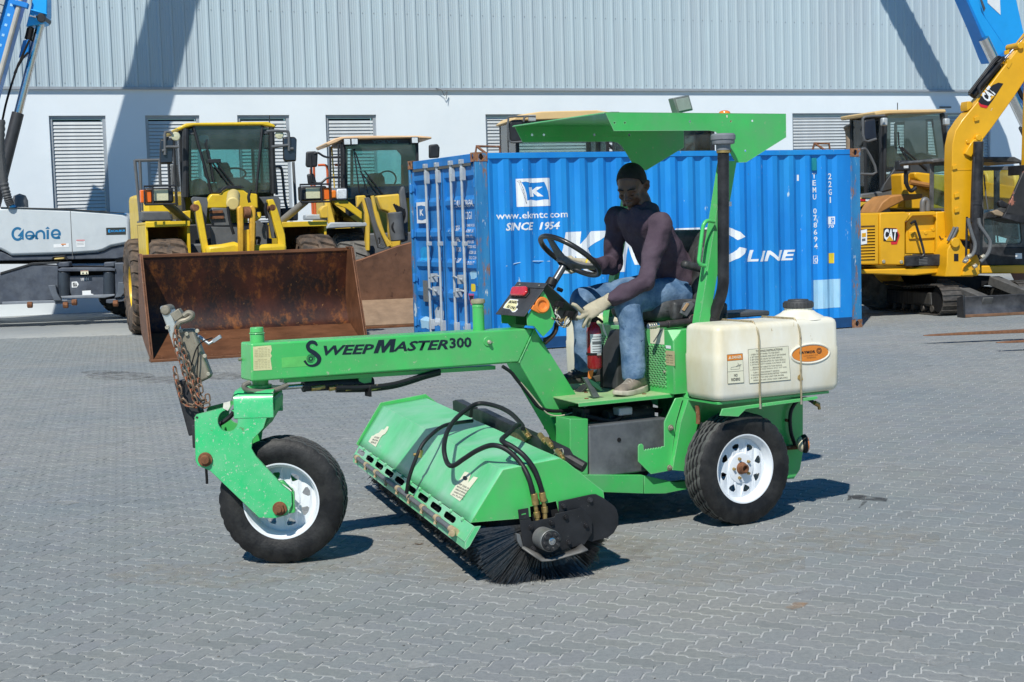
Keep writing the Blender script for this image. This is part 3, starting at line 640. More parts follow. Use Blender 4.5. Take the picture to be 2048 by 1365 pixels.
q = SW.t(738, 782, y=-.05); P('cable_tie', MB().box(q.x-.006, q.x+.006, -.07, -.005, q.z-.03, q.z+.018), BLACKD, .001)
P('hose', MB().tube(smooth_path(SW.ts([(1005, 733), (1022, 745), (1034, 760), (1060, 793), (1076, 813), (1100, 822), (1135, 821), (1166, 812)], y=-.12)), .010, 10), HOSE, 0)
P('wire', MB().tube(smooth_path(SW.ts([(1041, 765), (1060, 787), (1083, 815), (1098, 829), (1120, 832), (1150, 824), (1174, 812)], y=-.125)), .004, 6), mat('cream_wire', (.55, .50, .36), .6), 0)

# ---- front fork: turned against the beam
FK = Frame(None, (-1.285, 7.6, 0), 0)
FKE = bpy.data.objects.new('steering_fork', None); COL.objects.link(FKE); FKE.parent = SW.e; FKE.location = SW.loc(FK.o); FKE.rotation_euler = (0, 0, -SW.a)
def K(name, mb, m, bev=.003, **k): return mb.build(name, m, FKE, bev, **k)
YN, YF = -.145, .17
fo = [(466, 790), (472, 783), (480, 783), (546, 784), (545, 800), (527, 857), (505, 880), (503, 897), (511, 912), (566, 972), (583, 985), (584, 1010), (575, 1030), (550, 1037), (518, 1036), (420, 942), (396, 932), (391, 922), (389, 835), (393, 829), (460, 812)]
holes = [circ(455.5, 842, 20, 24, 21.5), [(505, 820), (513, 820), (513, 826), (505, 826)], [(530.5, 819), (539, 818), (539, 824), (531, 825)], circ(394, 836, 2.6, 10)]
K('fork_plate', MB().prism(FK.ts(fo, y=YN), V(0, .014, 0), [FK.ts(h, y=YN) for h in holes]), GREENW, .002)
near_pts = FK.ts(fo, y=YN); nh = FK.ts(holes[0], y=YN)
K('fork_plate', MB().prism([V(p.x, YF, p.z) for p in near_pts], V(0, -.014, 0), [[V(p.x, YF, p.z) for p in nh]]), GREENC, .002)
za = FK.t(480, 783, y=YN).z-.046; xa, xb = FK.t(466, 790, y=YN).x, FK.t(546, 784, y=YN).x
pr = [V(xa+.004, YN, za-.07)]
mb = MB(); prof_ = [(YN, za-.09), (YN, za-.005), (YN+.01, za+.022), (YN+.03, za+.038), (YN+.06, za+.044), (YF-.06, za+.044), (YF-.03, za+.038), (YF-.01, za+.022), (YF, za-.005), (YF, za-.09)]
inn = [(y_*1.0+(.012 if y_ < .01 else -.012), z_-.006) for y_, z_ in prof_]
lo_ = [V(xa, y_-(.002 if y_ < 0 else -.002), z_) for y_, z_ in prof_]+[V(xa, y_, z_) for y_, z_ in inn[::-1]]
mb.prism(lo_, V(xb-xa-.002, 0, 0)); K('fork_crown', mb, GREENW, .001, ang=50)
mb = MB(); mb.cyl(V(0, 0, za+.044), V(0, 0, .945), .042, n=24); K('kingpin', mb, GREENC, .003); mb = MB(); mb.cyl(V(0, 0, za+.044), V(0, 0, za+.062), .06, n=24); K('kingpin_flange', mb, GREENC, .003)
K('decal', MB().prism(FK.ts([(447, 806), (460, 803), (461, 812), (456, 822), (446, 817)], y=YN-.0025), V(0, -.001, 0)), mat('torn_sticker', (.66, .65, .55), .6, var=.2, scale=30), 0)
def bolt(c, r, name='bolt', m=RUST, par=None, ax=V(0, -1, 0), F=None):
    mb = MB(); c = Vector(c); mb.cyl(c, c+ax*.006, r*1.35, n=20); mb.cyl(c+ax*.006, c+ax*.006+ax*r*.9, r, n=6); mb.cyl(c+ax*(.006+r*.9), c+ax*(.006+r*1.25), r*.55, n=12)
    return mb.build(name, m, par, .0015)
c = FK.t(411, 919, y=YN); mb = MB(); mb.cyl(c, c+V(0, -.012, 0), .036, n=24); mb.cyl(c+V(.002, -.012, 0), c+V(.002, -.030, 0), .026, .022, n=20); K('pivot_pin', mb, RUST, .003)
c = FK.t(560, 1017, y=YN); mb = MB(); mb.cyl(c, c+V(0, -.008, 0), .036, n=24); K('axle_washer', mb, GREENW, .002); bolt(c+V(0, -.008, 0), .027, 'axle_nut', RUST, FKE)
# bearing bracket in front of the plate, near the axle
mb = MB(); mb.prism(FK.ts([(556, 963), (583, 980), (584, 1010), (577, 1028), (590, 1026), (588, 985), (566, 962)], y=YN+.015), V(0, .03, 0)); K('axle_bracket', mb, GREENC, .003)
def tyre_mesh(Ro, W, Ri, n=84):
    h = W/2; prof_ = [(Ri, -h*.80), (Ri+.010, -h*.86), (Ri+.014, -h*.90), (Ri+.022, -h*.905), (Ri+.024, -h*.94), (Ri+.05, -h*.985), (Ri+.052, -h*1.005), (Ri+.058, -h*1.005), (Ri+.060, -h*.99), (Ri+(Ro-Ri)*.62, -h*1.0), (Ro-.043, -h*.965), (Ro-.041, -h*.985), (Ro-.036, -h*.975), (Ro-.030, -h*.93), (Ro-.014, -h*.86), (Ro-.004, -h*.76)]
    ribs = 5; wv = h*1.5/ribs; x0 = -h*.75
    for i in range(ribs):
        a_ = x0+i*wv; prof_ += [(Ro-.002*abs(i-2), a_+.003), (Ro-.002*abs(i-2), a_+wv-.009), (Ro-.010, a_+wv-.006), (Ro-.010, a_+wv)] if i < ribs-1 else [(Ro-.004, a_+.003), (Ro-.004, a_+wv)]
    prof_ += [(Ro-.014, h*.86), (Ro-.035, h*.94), (Ri+(Ro-Ri)*.55, h), (Ri+.05, h*.99), (Ri+.012, h*.86), (Ri, h*.80), (Ri-.01, h*.6), (Ri-.01, -h*.6), (Ri, -h*.80)]
    return prof_
def make_wheel(parent, c, ax, Ro, W, Ri, dish, name='wheel', fill=True):
    """wheel Empty > tyre, rim, hub, lug_nut; ax points to the seen side"""
    ax = Vector(ax).normalized(); e = bpy.data.objects.new(name, None); COL.objects.link(e); e.parent = parent; e.location = c
    e.rotation_euler = ax.to_track_quat('Z', 'X').to_euler()
    n = 108; prof_ = tyre_mesh(Ro, W, Ri); mb = MB(); mb.lathe(V(0, 0, 0), (0, 0, 1), prof_, n, ref=(1, 0, 0)); 
    for k, (r_, h_) in enumerate(prof_):
        if r_ > Ro-.016:
            for j in range(n):
                if (j+(k//4)) % 4 == 0 and r_ > Ro-.007:
                    p = mb.v[k*n+j]; s_ = (r_-.006)/r_; mb.v[k*n+j] = V(p.x*s_, p.y*s_, p.z)
                elif abs(h_) > W*.40 and j % 3 == 0:
                    p = mb.v[k*n+j]; s_ = (r_-.005)/r_; mb.v[k*n+j] = V(p.x*s_, p.y*s_, p.z)
    
    body = [i for i, (r_, h_) in enumerate(prof_) if r_ > Ro-.0125 and abs(h_) < W*.39]; lo_i, hi_i = min(body), max(body); tr_ = MB(); tr_.v = mb.v[:]; tr_.f = [f for f in mb.f if all(lo_i <= i//n <= hi_i and prof_[i//n][0] > Ro-.0095 for i in f)]
    mb.f = [f for f in mb.f if not all(lo_i <= i//n <= hi_i and prof_[i//n][0] > Ro-.0095 for i in f)]
    mb.build('tyre', RUBBER, e, 0, ang=28); tr_.build('tread', TREADM, e, 0, ang=28)
    mb = MB(); zf = W*.40
    for r_ in (Ri+.045, Ri+.062, Ri+.10): pass
    mb = MB(); fl = [(Ri+.004, zf-.012), (Ri+.007, zf-.003), (Ri+.003, zf+.002), (Ri-.004, zf+.001), (Ri-.008, zf-.006), (Ri-.011, zf-.022), (Ri-.020, zf-.030), (Ri-.024, zf-dish), (Ri-.026, -W*.4)]
    mb.lathe(V(0, 0, 0), (0, 0, 1), fl, 64); mb.lathe(V(0, 0, 0), (0, 0, 1), [(Ri-.026, -W*.4), (Ri+.004, -W*.41)], 64); rim = mb.build('rim', WHITERIM, e, 0, ang=40)
    rd = Ri-.0245; zd = zf-dish; hl = []
    for k in range(8):
        a_ = 6.28319*(k+.35)/8; ro, r1 = rd*.83, rd*.60; wd = .085
        loop = [(ro, -wd*1.9), (ro+.004, 0), (ro, wd*1.9), (ro-.012, wd*2.2), (r1+.006, wd*.8), (r1, 0), (r1+.006, -wd*.8), (ro-.012, -wd*2.2)]
        hl.append([V(r_*math.cos(a_+t_), r_*math.sin(a_+t_), zd) for r_, t_ in loop])
    ring = [V(rd*math.cos(6.28319*i/48), rd*math.sin(6.28319*i/48), zd) for i in range(48)]
    mb = MB(); mb.prism(ring, V(0, 0, -.004), hl)
    for p in range(len(mb.v)):
        r_ = mb.v[p].xy.length; mb.v[p].z += .010*math.sin(min(1, max(0, (rd-r_)/(rd*.5)))*3.1416)
    mb.build('disc', WHITERIM, e, 0, ang=30)
    mb = MB(); mb.lathe(V(0, 0, zd), (0, 0, 1), [(rd*.53, .004), (rd*.50, .012), (rd*.40, .014), (0, .014)], 40); mb.build('disc_centre', WHITERIM, e, 0)
    mb = MB(); mb.lathe(V(0, 0, zd+.012), (0, 0, 1), [(.034, 0), (.034, .008), (.028, .014), (.026, .036), (.020, .040), (.016, .038), (.012, .020), (0, .020)], 24); mb.build('hub', RUST, e, 0)
    for k in range(5):
        a_ = 6.28319*k/5+.3; mb = MB(); mb.cyl(V(.055*math.cos(a_), .055*math.sin(a_), zd+.012), V(.055*math.cos(a_), .055*math.sin(a_), zd+.030), .0095, .007, n=6); mb.build('lug_nut', BRASS, e, .001)
    return e
make_wheel(FKE, V(-1.19+1.285, 0, .322), V(-.035, -1, 0), .322, .20, .192, .075)
# tongue, coupler and chains folded up in front
def kf(pts, **k): return FK.ts(pts, **k)
a, b = kf([(395, 855), (372, 770)], y=.02); a2 = FK.t(440, 880, y=.02)
mb = MB(); ax_ = (b-a).normalized(); mb.obox((a+b)/2+V(.0, 0, 0), ax_*((b-a).length/2+.03), V(0, .045, 0), ax_.cross(V(0, 1, 0))*.045); mb.obox(a+V(.03, 0, -.04), V(.05, 0, 0), V(0, .05, 0), V(0, 0, .06)); K('drawbar', mb, BLACK, .006)
mb = MB(); out = kf([(344, 660), (386, 658), (398, 690), (421, 750), (419, 757), (381, 775), (372, 772), (352, 700)], y=-.035); mb.prism(out, V(0, .075, 0)); K('coupler_body', mb, CAST, .012, seg=3)
out = kf([(319, 617), (322, 612), (335, 612), (343, 622), (352, 650), (357, 672), (383, 772), (376, 774), (345, 690), (336, 662)], y=-.05); mb = MB(); mb.prism(out, V(0, .10, 0)); K('coupler_channel', mb, mat('coupler_zinc', (.55, .57, .55), .38, .7, var=.15, scale=12), .008)
mb = MB(); p = kf([(331, 621)], y=-.055)[0]; mb.lathe(p, (0, -1, 0), [(.026, -.10), (.026, 0), (.018, .008), (0, .010)], 20); K('ball_socket', mb, CAST, .002)
for u, v in ((335, 655), (374, 668), (363, 662), (395, 662), (410, 712), (417, 748), (347, 660)): c = FK.t(u, v, y=-.036 if u > 340 else -.052); mb = MB(); mb.cyl(c, c+V(0, -.012, 0), .011, n=6); K('bolt', mb, ZINC, .001)
mb = MB(); mb.tube(smooth_path(kf([(352, 657), (360, 645), (374, 640), (383, 634), (384, 628), (376, 626), (368, 632)], y=-.07)), .014, 10); K('latch_hook', mb, CAST, 0)
mb = MB(); mb.obox(FK.t(356, 630, y=-.03), V(.022, 0, .014), V(0, .03, 0), V(-.012, 0, .02)); K('latch_block', mb, CAST, .004)
mb = MB(); pts_ = kf([(396, 672), (418, 688), (434, 678)], y=.0); mb.tube(pts_, [.010, .009, .007], 8); mb.obox(pts_[2], V(.02, 0, .012), V(0, .012, 0), V(-.004, 0, .008)); K('latch_lever', mb, mat('lever_steel', (.42, .46, .48), .45, .6), .001)
for pts_ in (((425, 676), (405, 684), (392, 700), (380, 740), (366, 775)), ((396, 694), (396, 720), (394, 745), (395, 768))):
    K('breakaway_cable', MB().tube(smooth_path(kf(pts_, y=-.06)), .0035, 6), BLACKD, 0)
link_me = MB(); 
lp = []
for i in range(16):
    a_ = 6.28319*i/16; lp.append(V(.012*math.cos(a_), 0, .0125*math.sin(a_)+(.009 if math.sin(a_) > 0 else -.009)))
link_me.tube(lp, .0042, 6, closed=True); LINK = link_me.mesh('chain_link'); LINK.materials.append(mat('rusty_chain', (.24, .17, .12), .65, .45, var=.35, scale=50, spots=((.30, .10, .05), .45, 40)))
def chain(pts):
    e = bpy.data.objects.new('safety_chain', None); COL.objects.link(e); e.parent = FKE
    pp = smooth_path(pts, 12); d = [0]
    for p, q in zip(pp, pp[1:]): d.append(d[-1]+(q-p).length)
    s_ = 0; i = 0; k = 0
    while s_ < d[-1]-.01:
        while d[i+1] < s_: i += 1
        p = pp[i].lerp(pp[i+1], (s_-d[i])/max(1e-6, d[i+1]-d[i])); t_ = (pp[i+1]-pp[i]).normalized()
        o = bpy.data.objects.new('chain_link', LINK); COL.objects.link(o); o.parent = e; o.location = p
        q = t_.to_track_quat('Z', 'Y'); from mathutils import Quaternion
        o.rotation_euler = (q @ Quaternion((0, 0, 1), R(90*(k % 2)+25))).to_euler(); s_ += .0335; k += 1
chain(kf([(352, 660), (350, 678), (354, 700), (362, 720), (368, 745), (378, 765), (385, 785), (392, 803), (405, 812), (416, 810)], y=-.085))
chain(kf([(350, 742), (353, 758), (358, 775), (362, 793), (372, 808), (388, 812), (402, 806), (415, 798), (409, 788)], y=-.075))
chain(kf([(355, 668), (362, 690), (372, 715), (380, 742), (392, 776), (398, 790), (412, 806)], y=-.10))
chain(kf([(399, 765), (402, 782), (399, 793)], y=-.09))
K('breakaway_cable', MB().tube(smooth_path(kf([(395, 862), (410, 920), (413, 948), (414, 968)], y=-.02)), .007, 8), BLACKD, 0)
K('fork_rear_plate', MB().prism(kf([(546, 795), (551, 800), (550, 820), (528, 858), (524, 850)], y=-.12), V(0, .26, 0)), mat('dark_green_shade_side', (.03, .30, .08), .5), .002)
mb = MB(); mb.tube(smooth_path(kf([(436, 850), (450, 842), (462, 832), (470, 820)], y=.05)), .012, 8); K('hose', mb, HOSE, 0)

# ---- chassis
YL = -.43
P('frame_rail', MB().prism(SW.ts([(1090, 949.5), (1288, 951), (1287, 988), (1090, 981)], y=YL), V(0, .05, 0)), GREENC, .003)
P('frame_rail', MB().prism(SW.ts([(1288.5, 951), (1350, 965), (1375, 962), (1375, 979), (1330, 988), (1288.5, 988)], y=YL+.002), V(0, .05, 0)), GREENC, .003)
r0 = SW.t(1090, 965, y=YL)
P('frame_rail', MB().box(r0.x, 2.75, .38, .43, .20, .32), GREENC, .003)
P('cross_member', MB().box(1.60, 1.72, YL+.05, .38, .22, .32), GREENC, .003)
P('cross_member', MB().box(2.40, 2.62, -.56, .56, .25, .36), BLACKD, .004)
P('frame_post', MB().prism(SW.ts([(1140, 838), (1176, 838), (1176, 949), (1140, 949)], y=YL+.02), V(0, .15, 0)), GREENC, .003)
P('belly_pan', MB().box(1.75, 2.9, -.36, .38, .36, .372), BLACKD)
# hydraulic tank
c0, c1_, c2, c3 = SW.ts([(1177, 845), (1328, 849), (1328, 949), (1177, 948)], y=-.405)
zt, zb2 = (c0.z+c1_.z)/2+.008, (c2.z+c3.z)/2; 
tank_ = P('oil_tank', MB().box(c0.x, c1_.x+.02, -.405, -.27, zb2, zt), DARKSTEEL, .010, seg=3)
q = SW.t(1238, 880, y=-.406); P('tank_plug', MB().cyl(q, q+V(0, -.003, 0), .012, n=16), BLACKD, 0, tank_)
q = SW.t(1291, 838, y=-.25); q.z = zt
mb = MB(); mb.cyl(q, q+V(0, 0, .022), .022, n=20); mb.lathe(q+V(0, 0, .018), (0, 0, 1), [(.031, 0), (.034, .003), (.034, .028), (.028, .036), (0, .038)], 22); P('tank_cap', mb, mat('cap_black', (.035, .033, .032), .5, var=.3, scale=30, spots=((.3, .22, .14), .36, 30)), .001)
# toothed step and its holder
stp = [(1277, 893), (1279, 889), (1284, 888), (1287, 891), (1288, 901)]
for i in range(7): stp += [(1290+i*5.2, 901.5-i*.75), (1292.6+i*5.2, 898-i*.75)]
stp += [(1329, 893), (1329, 846), (1330, 842), (1351, 797), (1366, 795), (1352, 845), (1340, 942), (1302, 949), (1277, 924)]
P('toothed_step', MB().prism(SW.ts(stp, y=-.47), V(0, .008, 0)), GREEN, .0015)
for u, v in ((1341, 856), (1339, 936)): bolt(SW.t(u, v, y=-.475), .013, 'bolt', CAST, SW.e)
# floor
z_f = .722; xf0, xf1 = SW.t(1163, 803, y=-.42).x, 2.24
P('floor_plate', MB().prism([V(xf0-.02, -.42, z_f), V(xf1, -.42, z_f), V(xf1, .44, z_f), V(1.90, .44, z_f), V(1.86, .10, z_f), V(1.75, -.08, z_f), V(xf0+.02, -.08, z_f)], V(0, 0, -.008)), GFLOOR, .002); P('floor_lip', MB().box(xf0-.02, xf1, -.424, -.4205, z_f-.022, z_f-.002), GREENC, .001)
P('floor_support', MB().box(2.05, 2.08, -.10, .35, .56, z_f-.009), BLACKD, .002)
for (x, y) in ((1.75, -.3), (1.9, -.05), (1.78, .12), (2.1, -.34)): 
    mb = MB(); mb.cyl(V(x, y, z_f), V(x, y, z_f+.004), .012, n=8); P('floor_bolt', mb, RUST, 0)
# engine bay seen below the floor
mb = MB(); mb.box(1.85, 2.35, -.20, .30, .373, .55); mb.cyl(V(1.9, -.25, .60), V(2.2, -.25, .60), .045, n=16); mb.cyl(V(1.8, -.1, .62), V(2.3, -.1, .62), .03, n=12); mb.box(1.76, 1.80, -.25, .2, .5, .66); P('engine', mb, mat('engine_grime', (.05, .048, .045), .6, .3, var=.4, scale=20), .004)
for k in range(3): P('hose', MB().tube(smooth_path([V(1.74, -.30+k*.1, .63), V(1.9, -.33+k*.08, .59), V(2.05, -.28+k*.06, .64), V(2.3, -.2, .60)]), .014, 8), HOSE, 0)
P('reservoir', MB().box(1.93, 2.02, -.345, -.28, .615, .66), GALV, .008)
# ---- seat base with expanded metal
XB = 2.215; zt_b = 1.075
def expanded(x, y0, y1, z0, z1, n1, n2, m=GREENC):
    mb = MB(); dy = (y1-y0)/n1; dz = (z1-z0)/n2; r = .0042
    def seg(p, q):
        d = (q-p); L = d.length; d.normalize(); s_ = V(1, 0, 0).cross(d)*r; mb.obox((p+q)/2, d*(L/2+.002), s_, V(.002, 0, 0))
    for i in range(n1+1):
        for j in range(n2):
            y = y0+i*dy
            if j % 2 == 0:
                for s_ in (-.5, .5):
                    yy = y+s_*dy
                    if y0-1e-4 <= yy <= y1+1e-4: seg(V(x, y, z0+j*dz), V(x, yy, z0+(j+1)*dz))
            else:
                for s_ in (-.5, .5):
                    yy = y+s_*dy
                    if y0-1e-4 <= yy <= y1+1e-4: seg(V(x, yy, z0+j*dz), V(x, y, z0+(j+1)*dz))
    return mb.build('mesh_guard', m, SW, 0, smooth=False)
gy0, gy1 = SW.t(1331, 720, x=XB).y, SW.t(1294, 720, x=XB).y; gz0, gz1 = SW.t(1312, 770, x=XB).z, SW.t(1312, 692, x=XB).z
ey0 = SW.t(1347, 720, x=XB).y; hy1 = gy1+.02
hy0, hy1b = SW.t(1228, 700, x=XB).y, SW.t(1206, 700, x=XB).y
front = [V(XB, ey0, z_f), V(XB, .42, z_f), V(XB, .42, zt_b), V(XB, ey0+.05, zt_b), V(XB, ey0, zt_b-.06)]
P('seat_base', MB().prism(front, V(.006, 0, 0), [[V(XB, gy0, gz0), V(XB, gy1, gz0), V(XB, gy1, gz1), V(XB, gy0, gz1)], [V(XB, hy0, gz0+.02), V(XB, hy1b, gz0+.02), V(XB, hy1b, gz1+.02), V(XB, hy0, gz1+.02)]]), GREENC, .002)
expanded(XB-.003, gy0-.005, gy1+.005, gz0-.005, gz1+.005, 6, 18); expanded(XB-.003, hy0-.005, hy1b+.005, gz0+.015, gz1+.025, 5, 18)
P('seat_base_side', MB().prism([V(XB+.006, ey0, z_f), V(2.70, ey0, z_f), V(2.70, ey0, zt_b), V(XB+.055, ey0, zt_b), V(XB+.006, ey0, zt_b-.06)], V(0, .006, 0)), GREENC, .002)
P('seat_base_top', MB().box(XB+.008, 2.70, ey0+.052, .42, zt_b-.007, zt_b-.0005), GREENC, .002)
P('seat_base_back', MB().box(2.70, 2.706, ey0, .42, .40, zt_b), GREENC, .002)
P('seat_base_corner', MB().prism([V(XB, ey0, zt_b-.06), V(XB, ey0+.05, zt_b), V(XB+.055, ey0, zt_b)], V(.004, .004, -.004)), GREENC, .001)
P('guard_shade_sheet', MB().box(XB+.03, XB+.04, ey0+.02, .40, z_f, zt_b-.02), mat('interior_shade_black', (.01, .012, .012), .8))  # added black sheet, stands in for the shade behind the mesh guards
def xdec(u0, v0, u1, v1, m, x=XB-.0005, name='decal'):
    a = SW.t(u0, v1, x=x); b = SW.t(u1, v0, x=x); return P(name, MB().box(x-.0012, x, min(a.y, b.y), max(a.y, b.y), a.z, b.z), m, 0)
xdec(1301, 657, 1328, 687, CREAM); xdec(1332, 692, 1341.5, 697, WHITE); xdec(1330, 703, 1349, 730, mat('brown_paper', (.46, .38, .22), .6, var=.12, scale=20))
a = SW.t(1306, 684, x=XB-.002); b = SW.t(1323, 660, x=XB-.002); P('decal_mark', MB().prism([V(XB-.002, a.y, a.z), V(XB-.002, a.y-.012, a.z), V(XB-.002, b.y-.006, b.z), V(XB-.002, b.y+.006, b.z)], V(-.0006, 0, 0)), GREY, 0)
a = SW.t(1333, 712, x=XB-.002); b = SW.t(1345, 712, x=XB-.002); lettering('LAYMOR', a, V(0, b.y-a.y, 0), V(0, 0, .008), INK, SW, n=V(-1, 0, 0), off=.0004)
for zz_ in (716, 721, 726): a = SW.t(1333, zz_, x=XB-.002); b = SW.t(1346, zz_, x=XB-.002); lettering('lIlI lilIl', a, V(0, b.y-a.y, 0), V(0, 0, .005), INK, SW, n=V(-1, 0, 0), off=.0004, bold=0)
c = SW.t(1331, 744, x=XB); mb = MB(); mb.cyl(c, c+V(-.012, 0, 0), .008, n=8); P('bolt', mb, ZINC, .001)
# dark grey cover between the guards
P('centre_cover', MB().prism([V(XB-.12, -.06, z_f), V(XB-.005, -.06, z_f), V(XB-.005, -.06, 1.06), V(XB-.05, -.06, 1.05), V(XB-.10, -.06, .95)], V(0, .17, 0)), mat('cover_black', (.035, .036, .038), .55, var=.3, scale=9), .012, seg=3)
# ---- roll-over posts and canopy
def mirror(pts, y): return [V(p.x, y, p.z) for p in pts]
pl = SW.ts([(1449, 322), (1474, 322), (1429, 585), (1420, 640), (1407, 800), (1374, 944), (1345, 941), (1362, 845), (1384, 775), (1399, 640), (1409, 580)], y=-.5)
P('canopy_post', MB().prism(pl, V(0, .007, 0)), GREENC, .002)
fr_ = [pl[6], pl[7], pl[8], pl[9], pl[10], pl[0]]
P('canopy_post', MB().loft([[p, p+V(0, .065, 0), p+V(.006, .065, 0), p+V(.006, 0, 0)] for p in fr_]), GREEN, .0015, smooth=False)
pr_ = mirror(pl, .5); P('canopy_post', MB().prism([p for p in pr_ if p.z > .6] , V(0, -.007, 0)), GREENC, .002)
P('canopy_post', MB().loft([[V(p.x, .5, p.z), V(p.x, .435, p.z), V(p.x+.006, .435, p.z), V(p.x+.006, .5, p.z)] for p in fr_ if p.z > .3]), GREENC, .0015, smooth=False)
xt = pl[0].x+.02
can = SW.ts([(1210, 226.5), (1572, 226), (1572.5, 275), (1493, 325), (1472, 326), (1462, 309), (1449, 286), (1440, 271), (1430, 263.5), (1418, 261.5), (1228, 262.5)], y=-.5)
zr = (can[0].z+can[1].z)/2; can[0].z = zr; can[1].z = zr
hol = [circ(u, v, 2.0, 10) for u, v in ((1229, 246), (1250, 246), (1462, 243), (1380, 243.5), (1505, 242), (1491, 302))]
roof = P('canopy_roof', MB().prism([V(can[0].x, -.5, zr), V(can[1].x, -.5, zr), V(can[1].x, .5, zr), V(can[0].x, .5, zr)], V(0, 0, -.004)), GREENC, .0012)
P('canopy_side', MB().prism(can, V(0, .004, 0), [SW.ts(h, y=-.5) for h in hol]), GREENC, .0012)
cr_ = mirror(can, .5); hol2 = [[V(can[0].x+dx+.008*math.cos(6.28319*i/10), .5, zr-.055+.008*math.sin(6.28319*i/10)) for i in range(10)] for dx in (.12, .2, .55, .80)]
P('canopy_side', MB().prism(cr_, V(0, -.004, 0), hol2), GREENC, .0012)
# sloping front lip
P('canopy_front', MB().prism([V(can[0].x, -.5, zr), V(can[0].x, .5, zr), V(can[0].x+.002, .5, zr-.004), V(can[0].x+.002, -.5, zr-.004)], V(-.012, 0, -.006)), GREENC, .001)
c = SW.t(1449, 224, y=-.05); mb = MB(); mb.lathe(V(c.x, -.05, zr), (0, 0, 1), [(.040, -.03), (.040, .012), (.036, .014), (.036, .034), (.030, .046), (.018, .052), (0, .054)], 24); P('beacon', mb, AMBER, 0)
c = SW.t(1360, 222, y=0); bm_ = MB(); bm_.box(c.x-.02, c.x+.02, -.03, .03, zr, zr+.04); bm_.obox(V(c.x+.005, 0, zr+.088), V(.056, 0, .010), V(0, .028, 0), V(-.014, 0, .044)); wl = P('work_light', bm_, mat('lamp_grey', (.20, .21, .20), .5, .3, var=.2, scale=20), .005)
fc = V(c.x+.005, -.031, zr+.088); MB().obox(fc, V(.045, 0, .008), V(0, .002, 0), V(-.011, 0, .034)).build('lamp_glass', mat('lamp_glass_white', (.30, .31, .29), .2, var=.1, scale=30, coat=.4), wl, .002)
mb = MB(); p = SW.t(1226, 222, y=.1); mb.box(p.x-.02, p.x+.02, .08, .12, zr, zr+.03); mb.box(p.x-.028, p.x+.028, .075, .125, zr+.03, zr+.05); P('antenna_base', mb, GREY, .003)
P('canopy_wear', MB().prism([V(p.x, -.5012, p.z) for p in SW.ts([(1452, 231), (1455, 231), (1454.5, 236), (1453, 236)], y=-.5)], V(0, -.0006, 0)), CREAM, 0)
c = SW.t(1457, 302, y=-.49); mb = MB(); mb.cyl(c, c+V(0, -.012, 0), .012, n=6); P('bolt', mb, RUST, .001)
c0, c1_ = SW.ts([(1455, 404), (1463, 413)], y=-.5); P('decal', MB().box(c0.x, c1_.x, -.5015, -.5002, c1_.z, c0.z), WHITE, 0)
P('grab_handle', MB().tube(smooth_path(SW.ts([(1429, 444), (1416, 442), (1409, 447), (1405, 460), (1399, 510), (1398, 523), (1402, 530), (1411, 532)], y=-.52), 6), .011, 12), GREEN, 0)
# ---- air intake stack
st = [SW.t(u, v, y=y) for u, v, y in ((1446.5, 290, -.565), (1446.5, 420, -.565), (1446.5, 540, -.565), (1446, 570, -.56), (1441, 595, -.54), (1430, 625, -.50), (1426, 640, -.475))]
P('intake_pipe', MB().tube(smooth_path(st, 6), .032, 20), BLACK, 0)
top = st[0]; mb = MB(); mb.lathe(top+V(0, 0, .0), (0, 0, 1), [(.036, -.03), (.040, -.03), (.040, .0), (.060, .004), (.063, .012), (.063, .026), (.068, .028), (.068, .050), (.060, .060), (0, .064)], 28); P('intake_cap', mb, mat('grey_rubber_cap', (.17, .18, .20), .55, var=.15, scale=20), 0)
mb = MB(); mb.cyl(top+V(0, 0, -.045), top+V(0, 0, -.028), .038, n=20); P('intake_clamp', mb, BRASS, .001)
b_ = st[-1]; P('intake_boot', MB().cyl(b_+V(-.02, 0, -.10), b_+V(.0, 0, .02), .042, .040, n=20), RUBBER, .002)
# ---- cream tanks on both sides
def tank_solid(yo, yi, s):
    """rounded box between the outer side yo and inner side yi with a raised filler dome"""
    x0, x1, z0, z1 = SW.t(1434, 730, y=-.80).x+.002, SW.t(1681, 700, y=-.80).x, .702, 1.114
    def ring(z, g, zz=0):
        r = .045; pts = []; xa, xb = x0+g, x1-g; ya, yb = min(yo, yi)+g, max(yo, yi)-g
        for cx, cy, a0 in ((xb-r, yb-r, 0), (xa+r, yb-r, 90), (xa+r, ya+r, 180), (xb-r, ya+r, 270)):
            for k in range(6): a_ = R(a0+k*18); pts.append(V(cx+r*math.cos(a_), cy+r*math.sin(a_), z))
        return pts
    g = [(z0, .030), (z0+.006, .016), (z0+.018, .006), (z0+.04, 0), (z0+.20, -.002), (z1-.17, -.002), (z1-.16, .001), (z1-.035, .003), (z1-.016, .008), (z1-.005, .020), (z1, .036)]
    mb = MB(); mb.loft([ring(z, q) for z, q in g]); yc = (yo+yi)/2; dx = SW.t(1596, 620, y=-.64).x
    mb.lathe(V(dx, yc, z1-.01), (0, 0, 1), [(.15, 0), (.135, .016), (.10, .034), (.086, .046), (.078, .050), (.078, .068), (0, .068)], 32)
    t_ = mb.build('water_tank', POLY, SW, 0, ang=50)
    mb = MB(); mb.lathe(V(dx, yc, z1+.052), (0, 0, 1), [(.080, 0), (.083, .003), (.083, .030), (.078, .038), (.060, .040), (.055, .048), (0, .048)], 40)
    for k in range(24): a_ = 6.28319*k/24; mb.obox(V(dx+.083*math.cos(a_), yc+.083*math.sin(a_), z1+.070), V(.003*math.cos(a_), .003*math.sin(a_), 0), V(-.004*math.sin(a_), .004*math.cos(a_), 0), V(0, 0, .012))
    mb.build('tank_lid', mat('lid_black', (.045, .046, .048), .6, var=.2, scale=30), t_, 0)
    return t_, x0, x1, z0, z1
